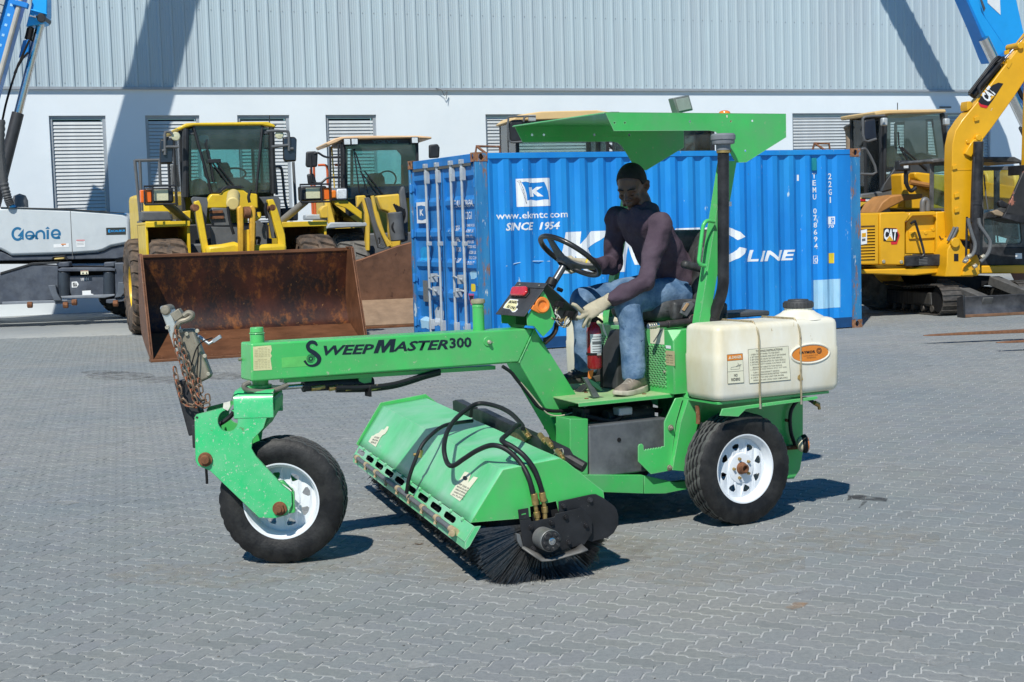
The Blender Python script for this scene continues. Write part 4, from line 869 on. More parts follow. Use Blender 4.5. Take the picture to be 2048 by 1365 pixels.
tk, tx0, tx1, tz0, tz1 = tank_solid(-.80, -.485, 1)
tank_solid(.80, .485, -1)
# straps: bent rods
ROD = mat('rusted_rod', (.44, .37, .24), .5, .5, var=.25, scale=30, spots=((.24, .12, .05), .38, 26))
for (ub, ut, ui) in ((1520, 1503, 1450), (1602.5, 1588, 1535)):
    xb_ = SW.t(ub, 790, y=-.806).x; pts = [V(xb_, -.72, tz0-.05), V(xb_, -.806, tz0-.03), V(xb_, -.806, tz0+.10), V(xb_, -.806, tz1-.08), V(xb_-.004, -.803, tz1-.045), V(xb_-.012, -.77, tz1+.006), V(xb_-.015, -.70, tz1+.006), V(xb_-.02, -.50, tz1+.006), V(xb_-.02, -.478, tz1-.03)]
    P('strap_rod', MB().tube(pts[1:], .0055, 8), ROD, 0); MB().cyl(V(xb_, -.806, tz0-.055), V(xb_, -.806, tz0-.03), .0065, n=8).build('strap_end', ZINC, SW)
P('strap_stain', MB().prism(SW.ts([(1596, 752), (1603, 747), (1606, 760), (1602, 764), (1595, 758)], y=-.8035), V(0, -.0006, 0)), mat('rust_run', (.36, .24, .08), .7, var=.3, scale=40), 0)
# tray below the tank, gusset and fender
tr = SW.ts([(1440, 832), (1477, 834), (1492, 819), (1630, 800), (1637, 797), (1634, 793), (1445, 818)], y=-.78)
P('tank_tray', MB().box(tx0+.02, tx1-.06, -.77, -.45, tz0-.016, tz0-.002), GREENC, .002)
P('tray_edge', MB().prism(tr, V(0, .008, 0)), GREEN, .002)
P('tank_tray', MB().box(tx0+.02, tx1-.06, .45, .77, tz0-.016, tz0-.002), GREENC, .002)
q = SW.t(1596, 800, y=-.46)
fen = SW.ts([(1384, 805), (1606, 795), (1606, 905), (1600, 940), (1588, 958), (1555, 960), (1552, 905), (1520, 850), (1480, 835), (1440, 850), (1420, 880), (1392, 900), (1384, 860)], y=-.47)
P('fender', MB().prism(fen, V(0, .006, 0)), GREENC, .002)
rear_x = SW.t(1606, 850, y=-.47).x
P('rear_panel', MB().box(rear_x-.006, rear_x, -.464, .47, .36, tz0-.02), GREENC, .003)
P('fender', MB().prism([V(p.x, .47, p.z) for p in fen], V(0, -.006, 0)), GREENC, .002)
P('tank_gusset', MB().prism(SW.ts([(1372, 815), (1386, 812), (1390, 845), (1380, 862)], y=-.49), V(0, .02, 0)), GREENC, .002)
# tail lamp with its bracket and cable
q = SW.t(1607, 888, y=-.58); ax_ = V(.80, -.42, .05).normalized()
mb = MB(); mb.lathe(q, ax_, [(0, -.018), (.040, -.016), (.052, -.004), (.055, .012), (.050, .018)], 28); P('tail_lamp', mb, RUBBER, 0)
mb = MB(); mb.lathe(q, -ax_, [(.046, .012), (.043, .020), (.030, .034), (.0, .040)], 28); P('lamp_housing', mb, mat('cream_lamp_shell', (.68, .62, .44), .5, var=.1, scale=12, spots=((.40, .18, .05), .36, 18)), 0)
mb = MB(); mb.lathe(q+ax_*.016, ax_, [(.049, 0), (.040, .010), (0, .014)], 28); P('lamp_lens', mb, AMBER, 0)
P('lamp_bracket', MB().tube([q+V(-.02, .02, -.02), q+V(-.06, .09, -.03), V(rear_x-.02, -.47, q.z-.03)], .012, 8), RUST, 0)
P('lamp_cable', MB().tube(smooth_path(SW.ts([(1628, 806), (1614, 798), (1598, 800), (1585, 815), (1580, 835), (1582, 865), (1590, 890)], y=-.50)), .011, 8), HOSE, 0)
c = SW.t(1572, 841, y=-.475); mb = MB(); mb.cyl(c, c+V(0, -.014, 0), .010, n=6); P('bolt', mb, RUST, .001)
q = SW.t(1629, 806, y=-.70); mb = MB(); mb.cyl(q, q+V(.03, 0, -.015), .014, n=8); mb.cyl(q+V(.03, 0, -.015), q+V(.035, 0, -.04), .009, n=8); P('spray_nozzle', mb, BRASS, .001)
P('drain_hose', MB().tube(smooth_path(SW.ts([(1394, 812), (1396, 830), (1396, 848)], y=-.56)), .012, 8), RUST, 0); P('drain_hose', MB().tube(smooth_path(SW.ts([(1404, 845), (1397, 862), (1388, 885)], y=-.6)), .005, 6), HOSE, 0)
# rear wheels, axle
make_wheel(SW.e, V(2.505, -.635, .310), V(0, -1, 0), .310, .185, .188, .048)
make_wheel(SW.e, V(2.505, .635, .310), V(0, 1, 0), .310, .185, .188, .048)
mb = MB(); mb.cyl(V(2.505, -.56, .31), V(2.505, .56, .31), .035, n=16); mb.cyl(V(2.505, -.1, .31), V(2.505, .1, .31), .09, n=20); P('rear_axle', mb, RUST, .004)
# ---- decals on the near tank
YT = -.8035
def tq(px, m, name='decal', y=YT): return P(name, MB().prism(SW.ts(px, y=y), V(0, -.0009, 0)), m, 0)
zt_ = lambda x, y: (1280+x/4.876, 580+y/4.876)
tq([zt_(848, 633), zt_(1000, 620), zt_(1014, 906), zt_(856, 919)], INK); tq([zt_(851, 637), zt_(998, 624), zt_(1000, 680), zt_(853, 693)], ORANGED, y=YT-.001); tq([zt_(853, 697), zt_(1001, 684), zt_(1006, 788), zt_(856, 800)], CREAM, y=YT-.001); tq([zt_(856, 804), zt_(1007, 792), zt_(1011, 903), zt_(859, 915)], CREAM, y=YT-.001)
ptext(SW, 'DANGER', zt_(897, 674), zt_(988, 667), 5.8, CREAM, y=YT-.002, bold=.03); tq([zt_(864, 676), zt_(892, 674), zt_(878, 645)], CREAM, y=YT-.002); ptext(SW, '!', zt_(876, 672), zt_(880, 672), 4, ORANGED, y=YT-.003, bold=.02)
ptext(SW, 'NO', zt_(916, 848), zt_(950, 845), 5.5, INK, y=YT-.002); ptext(SW, 'RIDERS', zt_(890, 891), zt_(976, 884), 5.8, INK, y=YT-.002)
GI = mat('grey_ink', (.16, .15, .13), .6)
for px in ([zt_(885, 778), zt_(890, 758), zt_(930, 750), zt_(975, 748), zt_(970, 772)],):
    for i in range(len(px)): ribbon(SW, [px[i], ((px[i][0]+px[(i+1) % 5][0])/2, (px[i][1]+px[(i+1) % 5][1])/2), px[(i+1) % 5]], [.5, .5], GI, 'decal_drawing', y=YT-.003)
ribbon(SW, [zt_(938, 748), zt_(960, 735), zt_(990, 728)], [.8, 1, .6], GI, 'decal_drawing', y=YT-.003); ribbon(SW, [zt_(955, 712), zt_(962, 735), zt_(985, 742)], [.8, .8, .6], GI, 'decal_drawing', y=YT-.003)
tq([zt_(1053, 582), zt_(1446, 548), zt_(1470, 878), zt_(1066, 914)], INK); tq([zt_(1056, 585), zt_(1444, 551), zt_(1467, 875), zt_(1069, 911)], CREAM, y=YT-.001)
def dl(x, y): return zt_(x, y)
ptext(SW, 'TOWING INSTRUCTIONS', dl(1128, 610), dl(1388, 588), 4.2, GI, y=YT-.002, bold=.02)
rows = ['1. STEER FRONT WHEEL TO THE RIGHT.', '2. SET PARKING BRAKE AND SHUT OFF ENGINE.', '3. SET STEERING VALVE TO TOW VEHICLE.', '4. SECURELY FASTEN HITCH TO TOW VEHICLE.', '5. ATTACH SAFETY CHAINS, ELECTRICAL AND', '    BREAKAWAY CABLE TO TOW VEHICLE.', '6. DISENGAGE REAR WHEELS, (PULL OUT AND', '    TURN 1/4 DISCONNECT HANDLE.', '7. RELEASE PARKING BRAKE BEFORE TOWING.', '8. CHECK HITCH AND LIGHT FOR PROPER', '    OPERATION AND LOCAL CODE COMPLIANCE.']
ends = [1362, 1424, 1388, 1420, 1418, 1385, 1428, 1360, 1436, 1402, 1440]
for i, (s_, e_) in enumerate(zip(rows, ends)):
    y0 = 641+i*25.0; ind = s_.startswith(' '); xs0 = 1070+i*1.2+(22 if ind else 0); ptext(SW, s_.strip(), dl(xs0, y0), dl(e_, y0-(e_-xs0)*.088), 2.9, GI, y=YT-.002, bold=.008)
cx, cy = zt_(1660, 622)
el_ = lambda k: [(cx+36*k*math.cos(a_)+(2.2*math.sin(a_))*0, cy+(15.8*k)*math.sin(a_)-3.2*k*math.cos(a_)) for a_ in [6.28319*i/40 for i in range(40)]]
big = [(cx+38.5*math.cos(a_), cy+19*math.sin(a_)-3.4*math.cos(a_)) for a_ in [6.28319*i/40 for i in range(40)]]
mb = MB(); mb.tube([p+V(0, .001, 0) for p in SW.ts(big, y=YT)], .006, 8, closed=True); P('logo_recess_rim', mb, POLY, 0)
tq(el_(1.0), ORANGED, y=YT-.0002)
ptext(SW, 'LAYMOR', zt_(1555, 628), zt_(1708, 614), 5.4, INK, y=YT-.002, bold=.03)
for r_ in (4.6, 2.4): ribbon(SW, [(zt_(1747, 595)[0]+r_*math.cos(6.28319*i/12), zt_(1747, 595)[1]+r_*1.15*math.sin(6.28319*i/12)) for i in range(13)], [1.3, 1.3], INK, 'emblem', y=YT-.002)
ptext(SW, 'ACE EQUIPMENT SALES', zt_(1590, 652), zt_(1735, 638), 2.0, INK, y=YT-.002, bold=0); ptext(SW, 'SWEEPERS', zt_(1625, 668), zt_(1715, 660), 1.7, INK, y=YT-.002, bold=0)
# ================================================================ broom head below the beam
BF = Frame(None, (-.21, 6.95, 0), 16.5)
BE = bpy.data.objects.new('broom_head', None); COL.objects.link(BE); BE.parent = SW.e; BE.location = SW.loc(BF.o); BE.rotation_euler = (0, 0, BF.a-SW.a)
def Bq(name, mb, m, bev=.002, **k): return mb.build(name, m, BE, bev, **k)
BLn = 2.77
sec = [(-.012, .298), (.152, .536), (.440, .571), (.654, .395), (.656, .345)]
def shell(sec, y0, y1, th):
    # sheet of the section with thickness th inside
    n = len(sec); inn = []
    for i, (x, z) in enumerate(sec):
        a = Vector(sec[max(0, i-1)]); b = Vector(sec[min(n-1, i+1)]); d = (b-a).normalized(); inn.append((x+d.y*th, z-d.x*th))
    lo = [V(x, y0, z) for x, z in sec]+[V(x, y0, z) for x, z in inn[::-1]]
    return MB().prism(lo, V(0, y1-y0, 0))
mb = MB(); ny = 40
def dent(x, y, z): return V(x, y, z-.004*max(0, noise.noise(V(x*3, y*1.6, 2)))-.006*math.exp(-((y-1.0)/.25)**2-((x-.30)/.1)**2))
sub = []
for (a, b) in zip(sec, sec[1:]):
    for k in range(5): sub.append((a[0]+(b[0]-a[0])*k/5, a[1]+(b[1]-a[1])*k/5))
sub.append(sec[-1])
mb.loft([[dent(x, BLn*j/ny, z) for x, z in sub] for j in range(ny+1)], caps=False, closed=False)
ho = Bq('hood', mb, GREENF, 0, ang=20); so_ = ho.modifiers.new('sheet', 'SOLIDIFY'); so_.thickness = .004; so_.offset = -1
end = [V(x, 0, z) for x, z in sec]; cut = BF.ts([(1040, 1038)], y=0)[0]
ep = BF.ts([(941, 1046), (1006, 940), (1120, 917), (1132, 923), (1207, 983), (1209, 1000), (1170, 1018), (1120, 1035), (1112, 1003), (1060, 1014), (1062, 1034), (1040, 1038)], y=-.001)
Bq('hood_end', MB().prism(ep, V(0, .004, 0)), GREENC, .001)
far = [V(x, BLn, z+(.012 if 0 < i < 4 else 0)) for i, (x, z) in enumerate(sec)]+[V(.4, BLn, .33)]
far = [V(-.028, BLn, .300), V(.140, BLn, .556), V(.442, BLn, .594), V(.668, BLn, .405), V(.668, BLn, .33), V(.0, BLn, .27)]
Bq('hood_end', MB().prism(far, V(0, .006, 0)), GREEN, .001)
# bolted lower lip with slots
lipo = [(-.014, .296), (-.040, .262), (-.050, .215)]
lz = V(-.036, 0, -.081)
slots = []
for k in range(9):
    y0 = .22+k*.285; slots.append((y0, y0+.215))
mb = MB(); A = V(-.008, 0, .292); Bv = V(-.055, 0, .222)
def lip(y, t_): return A.lerp(Bv, t_)+V(0, y, 0)
outer = [lip(-.06, 0), lip(BLn-.03, 0), lip(BLn-.03, 1), lip(-.06, 1)]
hl = []
for y0, y1 in slots: hl.append([lip(y0, .30), lip(y0+.02, .20), lip(y1-.02, .20), lip(y1, .30), lip(y1, .48), lip(y1-.02, .58), lip(y0+.02, .58), lip(y0, .48)])
mb.prism(outer, (A-Bv).cross(V(0, 1, 0)).normalized()*.004, hl); Bq('spray_lip', mb, GREENF, .0005)
Bq('lip_flange', MB().prism([lip(-.06, 1), lip(BLn-.03, 1), lip(BLn-.03, 1)+V(-.004, 0, -.034), lip(-.06, 1)+V(-.004, 0, -.034)], V(.003, 0, 0)), GREENF, .0005)
mb = MB(); mb.prism([lip(-.065, 0), lip(-.065, 1), lip(-.065, 1)+V(.0, 0, -.035), lip(-.065, 1)+V(.02, 0, -.02), lip(-.065, 0)+V(.03, 0, .0)], V(0, .004, 0)); Bq('lip_end', mb, GREENF, .0005)
for k in range(12):
    c = lip(.12+k*.222, .06)+V(-.004, 0, .004); mb = MB(); mb.cyl(c, c+V(-.010, 0, .006), .010, n=6); Bq('bolt', mb, GREENF, .001)
pipe = lambda y: lip(y, .80)+V(-.018, 0, .006)
Bq('spray_pipe', MB().cyl(pipe(.12), pipe(BLn-.15), .0135, n=12), mat('grey_pvc', (.13, .135, .14), .5, var=.2, scale=20), 0)
for k in range(9):
    y = .15+k*.30; c = pipe(y); mb = MB(); mb.cyl(c+V(0, -.022, 0), c+V(0, .022, 0), .018, n=12); mb.cyl(c, c+V(-.012, 0, -.030), .010, n=8); Bq('spray_nozzle', mb, mat('tan_fitting', (.42, .32, .19), .6, var=.25, scale=40), .001)
c = pipe(.10); mb = MB(); mb.cyl(c+V(0, .03, 0), c+V(0, -.02, 0), .019, n=12); mb.cyl(c+V(0, .005, 0), c+V(-.02, -.025, -.004), .016, n=10); Bq('pipe_elbow', mb, mat('tan_fitting', (.42, .32, .19), .6), .001)
# stickers on the hood front face
def hood_q(px, m, off=.0012, name='decal'):
    # front slope plane through sec[0]-sec[1]
    a, b = sec[0], sec[1]; n_ = V(-(b[1]-a[1]), 0, b[0]-a[0]).normalized(); p0 = V(a[0], 0, a[1])+n_*(off+.001); nW = BF.X*n_.x+BF.Z*n_.z; out = []
    for u, v in px:
        d = ray(u, v); k = (BF.wor(p0)-CAM).dot(nW)/d.dot(nW); out.append(BF.loc(CAM+d*k))
    return MB().prism(out, n_*.0008).build(name, m, BE, 0), out, n_
zh = lambda x, y: (860+x/4.55, 870+y/4.55)
hood_q([zh(182, 542), zh(318, 335), zh(374, 352), zh(345, 440), zh(398, 380), zh(437, 390), zh(272, 605)], CREAM)
zf_ = lambda x, y: (690+x/6.5, 770+y/6.5)
hood_q([zf_(305, 740), zf_(350, 665), zf_(372, 662), zf_(400, 640), zf_(440, 625), zf_(480, 580), zf_(510, 585), zf_(545, 540), zf_(570, 545), zf_(555, 590), zf_(520, 640), zf_(490, 655), zf_(460, 690), zf_(400, 808)], CREAM)
def hood_text(s, bl, br, h, m=GI):
    _, o3, n_ = hood_q([bl, br, (bl[0]+h*.55, bl[1]-h*.83)], m, off=.002, name='decal_mark'); bpy.data.objects.remove(_)
    ux = o3[1]-o3[0]; uy = o3[2]-o3[0]; uy = uy-ux*(uy.dot(ux)/ux.length_squared); lettering(s, o3[0], ux, uy, m, BE, n=n_, off=.001, bold=.015)
for i, s_ in enumerate(('KEEP CLEAR OF', 'BROOM. DO NOT', 'OPERATE WITHOUT', 'GUARDS OR HOOD', 'IN PLACE.')):
    hood_text(s_, zh(258-i*14, 452+i*24), zh(350-i*12, 498+i*24), 3.6)
hood_q([(zh(320, 395)[0]+4.5*math.cos(6.28319*i/14)+.8*math.sin(6.28319*i/14), zh(320, 395)[1]+4.5*math.sin(6.28319*i/14)) for i in range(14)], INK, .002, 'decal_mark')
for i, s_ in enumerate(('AVOID', 'BROOM', 'SPINS')): hood_text(s_, zf_(375-i*22, 690+i*32), zf_(440-i*20, 705+i*34), 4)
# ---- brush: core, dark filling, bristles
AX = V(.345, 0, .262)
mb = MB(); mb.cyl(AX+V(0, .05, 0), AX+V(0, BLn-.05, 0), .085, n=24); Bq('brush_core', mb, RUST, 0)
BRI = mat('bristle_black', (.034, .035, .037), .34, var=.6, scale=90, spec=.8)
mb = MB(); mb.lathe(AX, (0, 1, 0), [(.085, .03), (.20, .028), (.235, .06)] + [(.250+.010*math.sin(i*1.9), .06+(BLn-.12)*i/60) for i in range(61)] + [(.17, BLn-.05)], 40)
Bq('brush_filling', mb, mat('brush_dark', (.010, .010, .011), .8), 0, smooth=False)
rng2 = random.Random(5); vs = []; fs = []
def bristle(p, d, L, r, bend):
    u = d.orthogonal().normalized(); w2 = d.cross(u); k = len(vs)
    for t_, rr in ((0, r), (.55, r), (1, r*.7)):
        c = p+d*(L*t_)+bend*(t_*t_)
        for j in range(3): vs.append(c+(u*math.cos(2.094*j)+w2*math.sin(2.094*j))*rr)
    for i in range(2):
        for j in range(3): fs.append((k+i*3+j, k+i*3+(j+1) % 3, k+(i+1)*3+(j+1) % 3, k+(i+1)*3+j))
    fs.append((k+6, k+7, k+8))
def add_bristle(y, ang, L0, r, endf=0):
    d = V(math.cos(ang), endf, math.sin(ang)).normalized(); p = AX+V(0, y, 0)+V(math.cos(ang), 0, math.sin(ang))*.10; L = L0-.10
    bend = V(rng2.gauss(0, .008), rng2.gauss(0, .008), rng2.gauss(0, .005)); tip = p+d*L+bend
    if tip.z < .004:                                   # splay over the ground
        over = .004-tip.z; bend = bend+V(max(-1, min(1, d.x*3+rng2.gauss(0, .35)))*over*.8, rng2.gauss(0, .02)-.02*(endf < 0), over)
    bristle(p, d, L, r, bend)
for k in range(2300):
    an_ = rng2.uniform(math.pi*1.0, math.pi*1.97); add_bristle(rng2.uniform(.0, .05), an_, rng2.gauss(.340 if an_ < 5.2 else .315, .012), .0021, rng2.uniform(-.16, .0) if an_ < 5.0 else rng2.uniform(-.05, .02))
for k in range(12500):
    y = .05+(BLn-.1)*rng2.random(); ring = .010*math.sin(y*33); add_bristle(y, rng2.uniform(math.pi*1.01, math.pi*1.60), rng2.gauss(.336+ring, .010), .0024, rng2.gauss(0, .05))
me = bpy.data.meshes.new('bristles'); me.from_pydata([tuple(p) for p in vs], [], fs); tag(link('bristles', me, BRI, BE), kind='stuff')
# ---- motor plates at the near end
zm = lambda x, y: (960+x/6.203, 960+y/6.203)
PLB = mat('plate_black', (.020, .021, .024), .48, .2, var=.35, scale=9, spots=((.33, .31, .29), .30, 70))
Bq('wing_plate', MB().prism(BF.ts([zm(975, 270), zm(1380, 182), zm(1440, 178), zm(1530, 225), zm(1660, 320), zm(1700, 380), zm(1718, 450), zm(1715, 560), zm(1660, 660), zm(1590, 715), zm(1380, 770), zm(1200, 700), zm(980, 500)], y=-.020), V(0, .006, 0)), PLB, .001)
Bq('motor_plate', MB().prism(BF.ts([zm(495, 505), zm(625, 478), zm(640, 520), zm(915, 465), zm(935, 445), zm(928, 425), zm(1245, 352), zm(1310, 395), zm(1388, 490), zm(1392, 660), zm(1300, 800), zm(1100, 850), zm(760, 975), zm(540, 850), zm(520, 700)], y=-.045), V(0, .006, 0)), PLB, .001)
Bq('motor_tab', MB().prism(BF.ts([zm(472, 372), zm(600, 350), zm(612, 480), zm(495, 500), zm(485, 490)], y=-.047), V(0, .006, 0), [BF.ts([zm(515, 425), zm(572, 412), zm(574, 428), zm(517, 442)], y=-.047)]), PLB, .001)
sk = BF.ts([zm(535, 850), zm(760, 1000), zm(1240, 905), zm(1345, 850)], y=-.045)
w1 = V(0, -.085, 0)
mb = MB(); A_ = BF.ts([zm(520, 840), zm(730, 985), zm(770, 1010), zm(900, 1000), zm(1250, 905), zm(1340, 870)], y=-.13); B_ = BF.ts([zm(545, 830), zm(800, 960), zm(860, 975), zm(960, 940), zm(1180, 860), zm(1260, 800)], y=-.05)
mb.loft([[a, b] for a, b in zip(A_, B_)], caps=False, closed=False); sk_ = Bq('skid_plate', mb, mat('worn_skid', (.16, .155, .145), .5, .3, var=.3, scale=12, spots=((.34, .25, .16), .34, 20)), 0, ang=60); sd = sk_.modifiers.new('sheet', 'SOLIDIFY'); sd.thickness = .008; sd.offset = 0
Bq('side_guard', MB().prism(BF.ts([zm(455, 670), zm(500, 680), zm(545, 850), zm(500, 830), zm(465, 760)], y=-.03), V(0, .03, 0)), DARKSTEEL, .002)
for x, y, yy in ((632, 590, -.045), (885, 530, -.045), (1060, 460, -.045), (1315, 565, -.045), (1097, 772, -.045), (660, 855, -.045), (1035, 325, -.020), (1365, 250, -.020)):
    c = BF.t(*zm(x, y), y=yy); mb = MB(); mb.cyl(c, c+V(0, -.004, 0), .014, n=16); mb.cyl(c+V(0, -.004, 0), c+V(0, -.016, 0), .010, n=6); Bq('bolt', mb, BLACK, .001)
MOT = mat('motor_grey', (.20, .20, .195), .42, .35, var=.25, scale=14); mc = BF.t(*zm(770, 715), y=-.047); tip_ = BF.t(*zm(880, 760), y=-.150)
mb = MB(); mb.cyl(mc, tip_, .052, n=36); mo = Bq('hydraulic_motor', mb, MOT, .004)
ax_ = (tip_-mc).normalized(); mb = MB(); mb.cyl(tip_, tip_+ax_*.012, .050, .047, n=36); Bq('motor_end', mb, mat('motor_end_black', (.030, .031, .034), .4, .3, var=.3, scale=20), .002)
e1 = V(1, 0, 0)-ax_*ax_.x; e1.normalize(); e2_ = ax_.cross(e1)
for k in range(8):
    a_ = 6.28319*k/8+.2; c = tip_+ax_*.010+(e1*math.cos(a_)+e2_*math.sin(a_))*.036; mb = MB(); mb.cyl(c, c+ax_*.009, .0078, n=6); mb.cyl(c-ax_*.002, c+ax_*.004, .0105, n=14); Bq('motor_bolt', mb, mat('bolt_dark', (.05, .05, .052), .4, .5), .0008)
mb = MB(); mb.lathe(tip_+ax_*.010, ax_, [(.017, 0), (.017, .005), (.013, .006), (.012, .003), (0, .003)], 24); mb.obox(tip_+ax_*.015, e1*.006+e2_*.002, e2_*.006-e1*.002, ax_*.003); Bq('motor_badge', mb, STEEL, 0)
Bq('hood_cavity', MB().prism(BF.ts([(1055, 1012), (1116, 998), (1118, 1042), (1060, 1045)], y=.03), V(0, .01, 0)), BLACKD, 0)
# hydraulic hoses over the hood, as loops
def hose(px, r=.0125, m=HOSE):
    pts = [BF.t(u, v, y=y) for u, v, y in px]; return Bq('hose', MB().tube(smooth_path(pts, 8), r, 12), m, 0)
h1 = [(1071, 1010, -.035), (1066, 990, -.03), (1057, 955, -.025), (1040, 925, .02), (1014, 900, .06), (985, 891, .12), (955, 901, .25), (928, 918, .33), (906, 932, .40), (894, 925, .48), (888, 898, .55), (893, 868, .70), (906, 845, .85), (925, 826, 1.0), (955, 808, 1.1), (990, 812, 1.0), (1020, 826, .85), (1042, 848, .70), (1046, 858, .64)]
h2 = [(1087, 1003, -.03), (1084, 985, -.025), (1077, 960, -.03), (1066, 935, -.02), (1047, 911, .0), (1025, 894, .04), (1008, 885, .08), (1004, 879, .15), (1018, 866, .28), (1030, 854, .42), (1038, 850, .55)]
hose(h1); hose(h2)
hose([(813, 987, 1.02), (820, 950, 1.0), (842, 895, 1.0), (865, 868, 1.05), (888, 852, 1.15), (915, 846, 1.25), (945, 842, 1.3)], .0105)
c = BF.t(838, 908, y=1.0); mb = MB(); mb.cyl(c+V(0, 0, -.02), c+V(.01, 0, .02), .015, n=10); mb.cyl(c+V(-.03, 0, -.004), c, .009, n=8); Bq('hose_valve', mb, BRASS, .001)
for px in ([(1071, 1010), (1073, 1024), (1075, 1036)], [(1087, 1003), (1089, 1014), (1090, 1026)]):
    pts = [BF.t(u, v, y=-.032) for u, v in px]; mb = MB(); mb.cyl(pts[0]+(pts[0]-pts[1])*1.6, pts[0], .0165, n=14); mb.cyl(pts[0], pts[1], .010, n=10); mb.cyl(pts[1], pts[2], .015, n=6); mb.cyl(pts[2], pts[2]+V(0, 0, -.03), .011, n=10); Bq('hose_end', mb, BRASS, .001)
# ---- lift frame behind the hood
def lp_(u, v, x): return BF.t(u, v, x=x)
XL = .50
a = BF.t(946, 828, x=XL); b = BF.t(1125, 908, x=XL); d = (b-a).normalized(); upv = V(0, 0, 1); n_ = d.cross(upv).normalized()
a1 = BF.t(943, 826, x=XL); b1 = BF.t(1120, 903, x=XL)
lowz = .560
mb = MB(); mb.prism(BF.ts([(946, 818), (956, 818), (1120, 898), (1128, 912), (1105, 914), (944, 842)], x=XL), V(.05, 0, 0)); Bq('lift_bar', mb, BLACK, .003)
mb = MB(); mb.prism(BF.ts([(905, 802), (911, 800), (940, 816), (938, 836), (906, 822)], x=XL+.02), V(.05, 0, 0)); Bq('lift_arm', mb, BLACK, .003)
mb = MB(); mb.prism(BF.ts([(1028, 858), (1048, 857), (1060, 872), (1046, 888), (1020, 872)], x=XL-.01), V(.012, 0, 0)); Bq('bearing_block', mb, mat('block_rust', (.16, .12, .07), .6, .3, var=.3, scale=30, spots=((.30, .24, .12), .36, 30)), .002)
for u, v in ((1052, 866), (1085, 876), (1098, 885), (1120, 908)): c = BF.t(u, v, x=XL-.02); mb = MB(); mb.cyl(c+V(0, .04, .01), c+V(0, -.03, -.01), .014, n=10); mb.cyl(c+V(0, -.03, -.01), c+V(0, -.05, -.02), .010, n=8); Bq('fitting', mb, BRASS, .001)
Bq('wire', MB().tube(smooth_path([BF.t(u, v, x=XL-.02) for u, v in ((1102, 918), (1112, 904), (1124, 898), (1126, 908), (1115, 910), (1108, 900))]), .003, 6), ZINC, 0)
Bq('lift_link', MB().tube([V(.56, .75, .55), V(.75, .55, .42)], .03, 10), BLACK, 0)
# ================================================================ console, steering wheel, seat
za_ = lambda x, y: (980+x/4.875, 540+y/4.875)
CONS = mat('console_black', (.045, .045, .047), .55, var=.25, scale=12, spots=((.25, .22, .18), .29, 40))
yl, yr = -.16, .17
ta = SW.t(*za_(560, 135), y=yl); ba = SW.t(*za_(330, 455), y=yl); ra = SW.t(*za_(855, 400), y=yl)
ax0 = ta; mb = MB(); th = V(.006, 0, -.004)
dx_ = V(ba.x-ta.x, 0, ba.z-ta.z); nrm = V(dx_.z, 0, -dx_.x).normalized(); nrm = nrm if nrm.x < 0 else -nrm
P('console_front', MB().prism([V(ta.x, yl, ta.z), V(ta.x, yr, ta.z), V(ba.x, yr, ba.z), V(ba.x, yl, ba.z)], -nrm*.006), CONS, .004)
d2 = V(ra.x-ta.x, 0, ra.z-ta.z); n2_ = V(-d2.z, 0, d2.x).normalized(); n2_ = n2_ if n2_.x > 0 else -n2_
P('console_back', MB().prism([V(ta.x+.001, yl, ta.z), V(ta.x+.001, yr, ta.z), V(ra.x, yr, ra.z), V(ra.x, yl, ra.z)], -n2_*.006), CONS, .003)
P('console_back_lip', MB().prism([V(ra.x, yl, ra.z), V(ra.x, yr, ra.z), V(ra.x-.004, yr, ra.z-.055), V(ra.x-.004, yl, ra.z-.055)], V(.005, 0, 0)), CONS, .002)
k_ = .16; tp = ta+dx_*k_
P('console_flap', MB().prism([V(ta.x, yl-.003, ta.z)+nrm*.001, V(ta.x, yr+.003, ta.z)+nrm*.001, V(tp.x, yr+.003, tp.z)+nrm*.001, V(tp.x, yl-.003, tp.z)+nrm*.001], nrm*.004), CONS, .001)
for y in (yl+.06, yr-.05): c = ta+dx_*.09; c = V(c.x, y, c.z)+nrm*.005; P('screw', MB().cyl(c, c+nrm*.004, .006, n=8), ZINC, .001)
def onfront(u, v, off=.0):
    d = ray(u, v); nW = SW.X*nrm.x+SW.Z*nrm.z; p0 = SW.wor(V(ta.x, 0, ta.z)+nrm*off); return SW.loc(CAM+d*((p0-CAM).dot(nW)/d.dot(nW)))
lens = [onfront(*za_(x, y), .0015) for x, y in ((250, 185), (370, 180), (382, 190), (380, 230), (345, 270), (225, 268), (218, 255), (232, 205))]
P('lamp_gasket', MB().prism([l+(l-sum(lens, V(0, 0, 0))/8)*.12 for l in lens], nrm*.008), RUBBER, .003)
P('red_lamp', MB().prism([l+nrm*.006 for l in lens], nrm*.018), REDL, .007, seg=3)
st_ = [onfront(*za_(x, y), .0008) for x, y in ((195, 285), (275, 292), (272, 345), (255, 360), (272, 385), (245, 412), (220, 415), (195, 385), (150, 378), (130, 372), (150, 335))]
P('torn_sticker', MB().prism(st_, nrm*.001), mat('sticker_white', (.74, .75, .76), .6), 0)
cst = sum(st_, V(0, 0, 0))/len(st_)
P('torn_sticker', MB().prism([cst+(p-cst)*.86+nrm*.0012 for p in st_], nrm*.001), PAPER, 0)
for s_, bl, br in (('BOARD', (178, 325), (262, 330)), ('RS ONLY', (160, 368), (250, 390))):
    a = onfront(*za_(*bl), .004); b = onfront(*za_(*br), .004); c = onfront(*za_(bl[0]+14, bl[1]-26), .004); lettering(s_, a, b-a, (c-a)-(b-a)*((c-a).dot(b-a)/(b-a).length_squared), INK, SW, n=nrm, off=.0, bold=.03)
gs = SW.ts([za_(*q) for q in ((520, 200), (590, 330), (640, 470), (610, 560), (520, 655), (470, 600), (430, 550), (365, 545), (360, 460))], y=yl+.015)
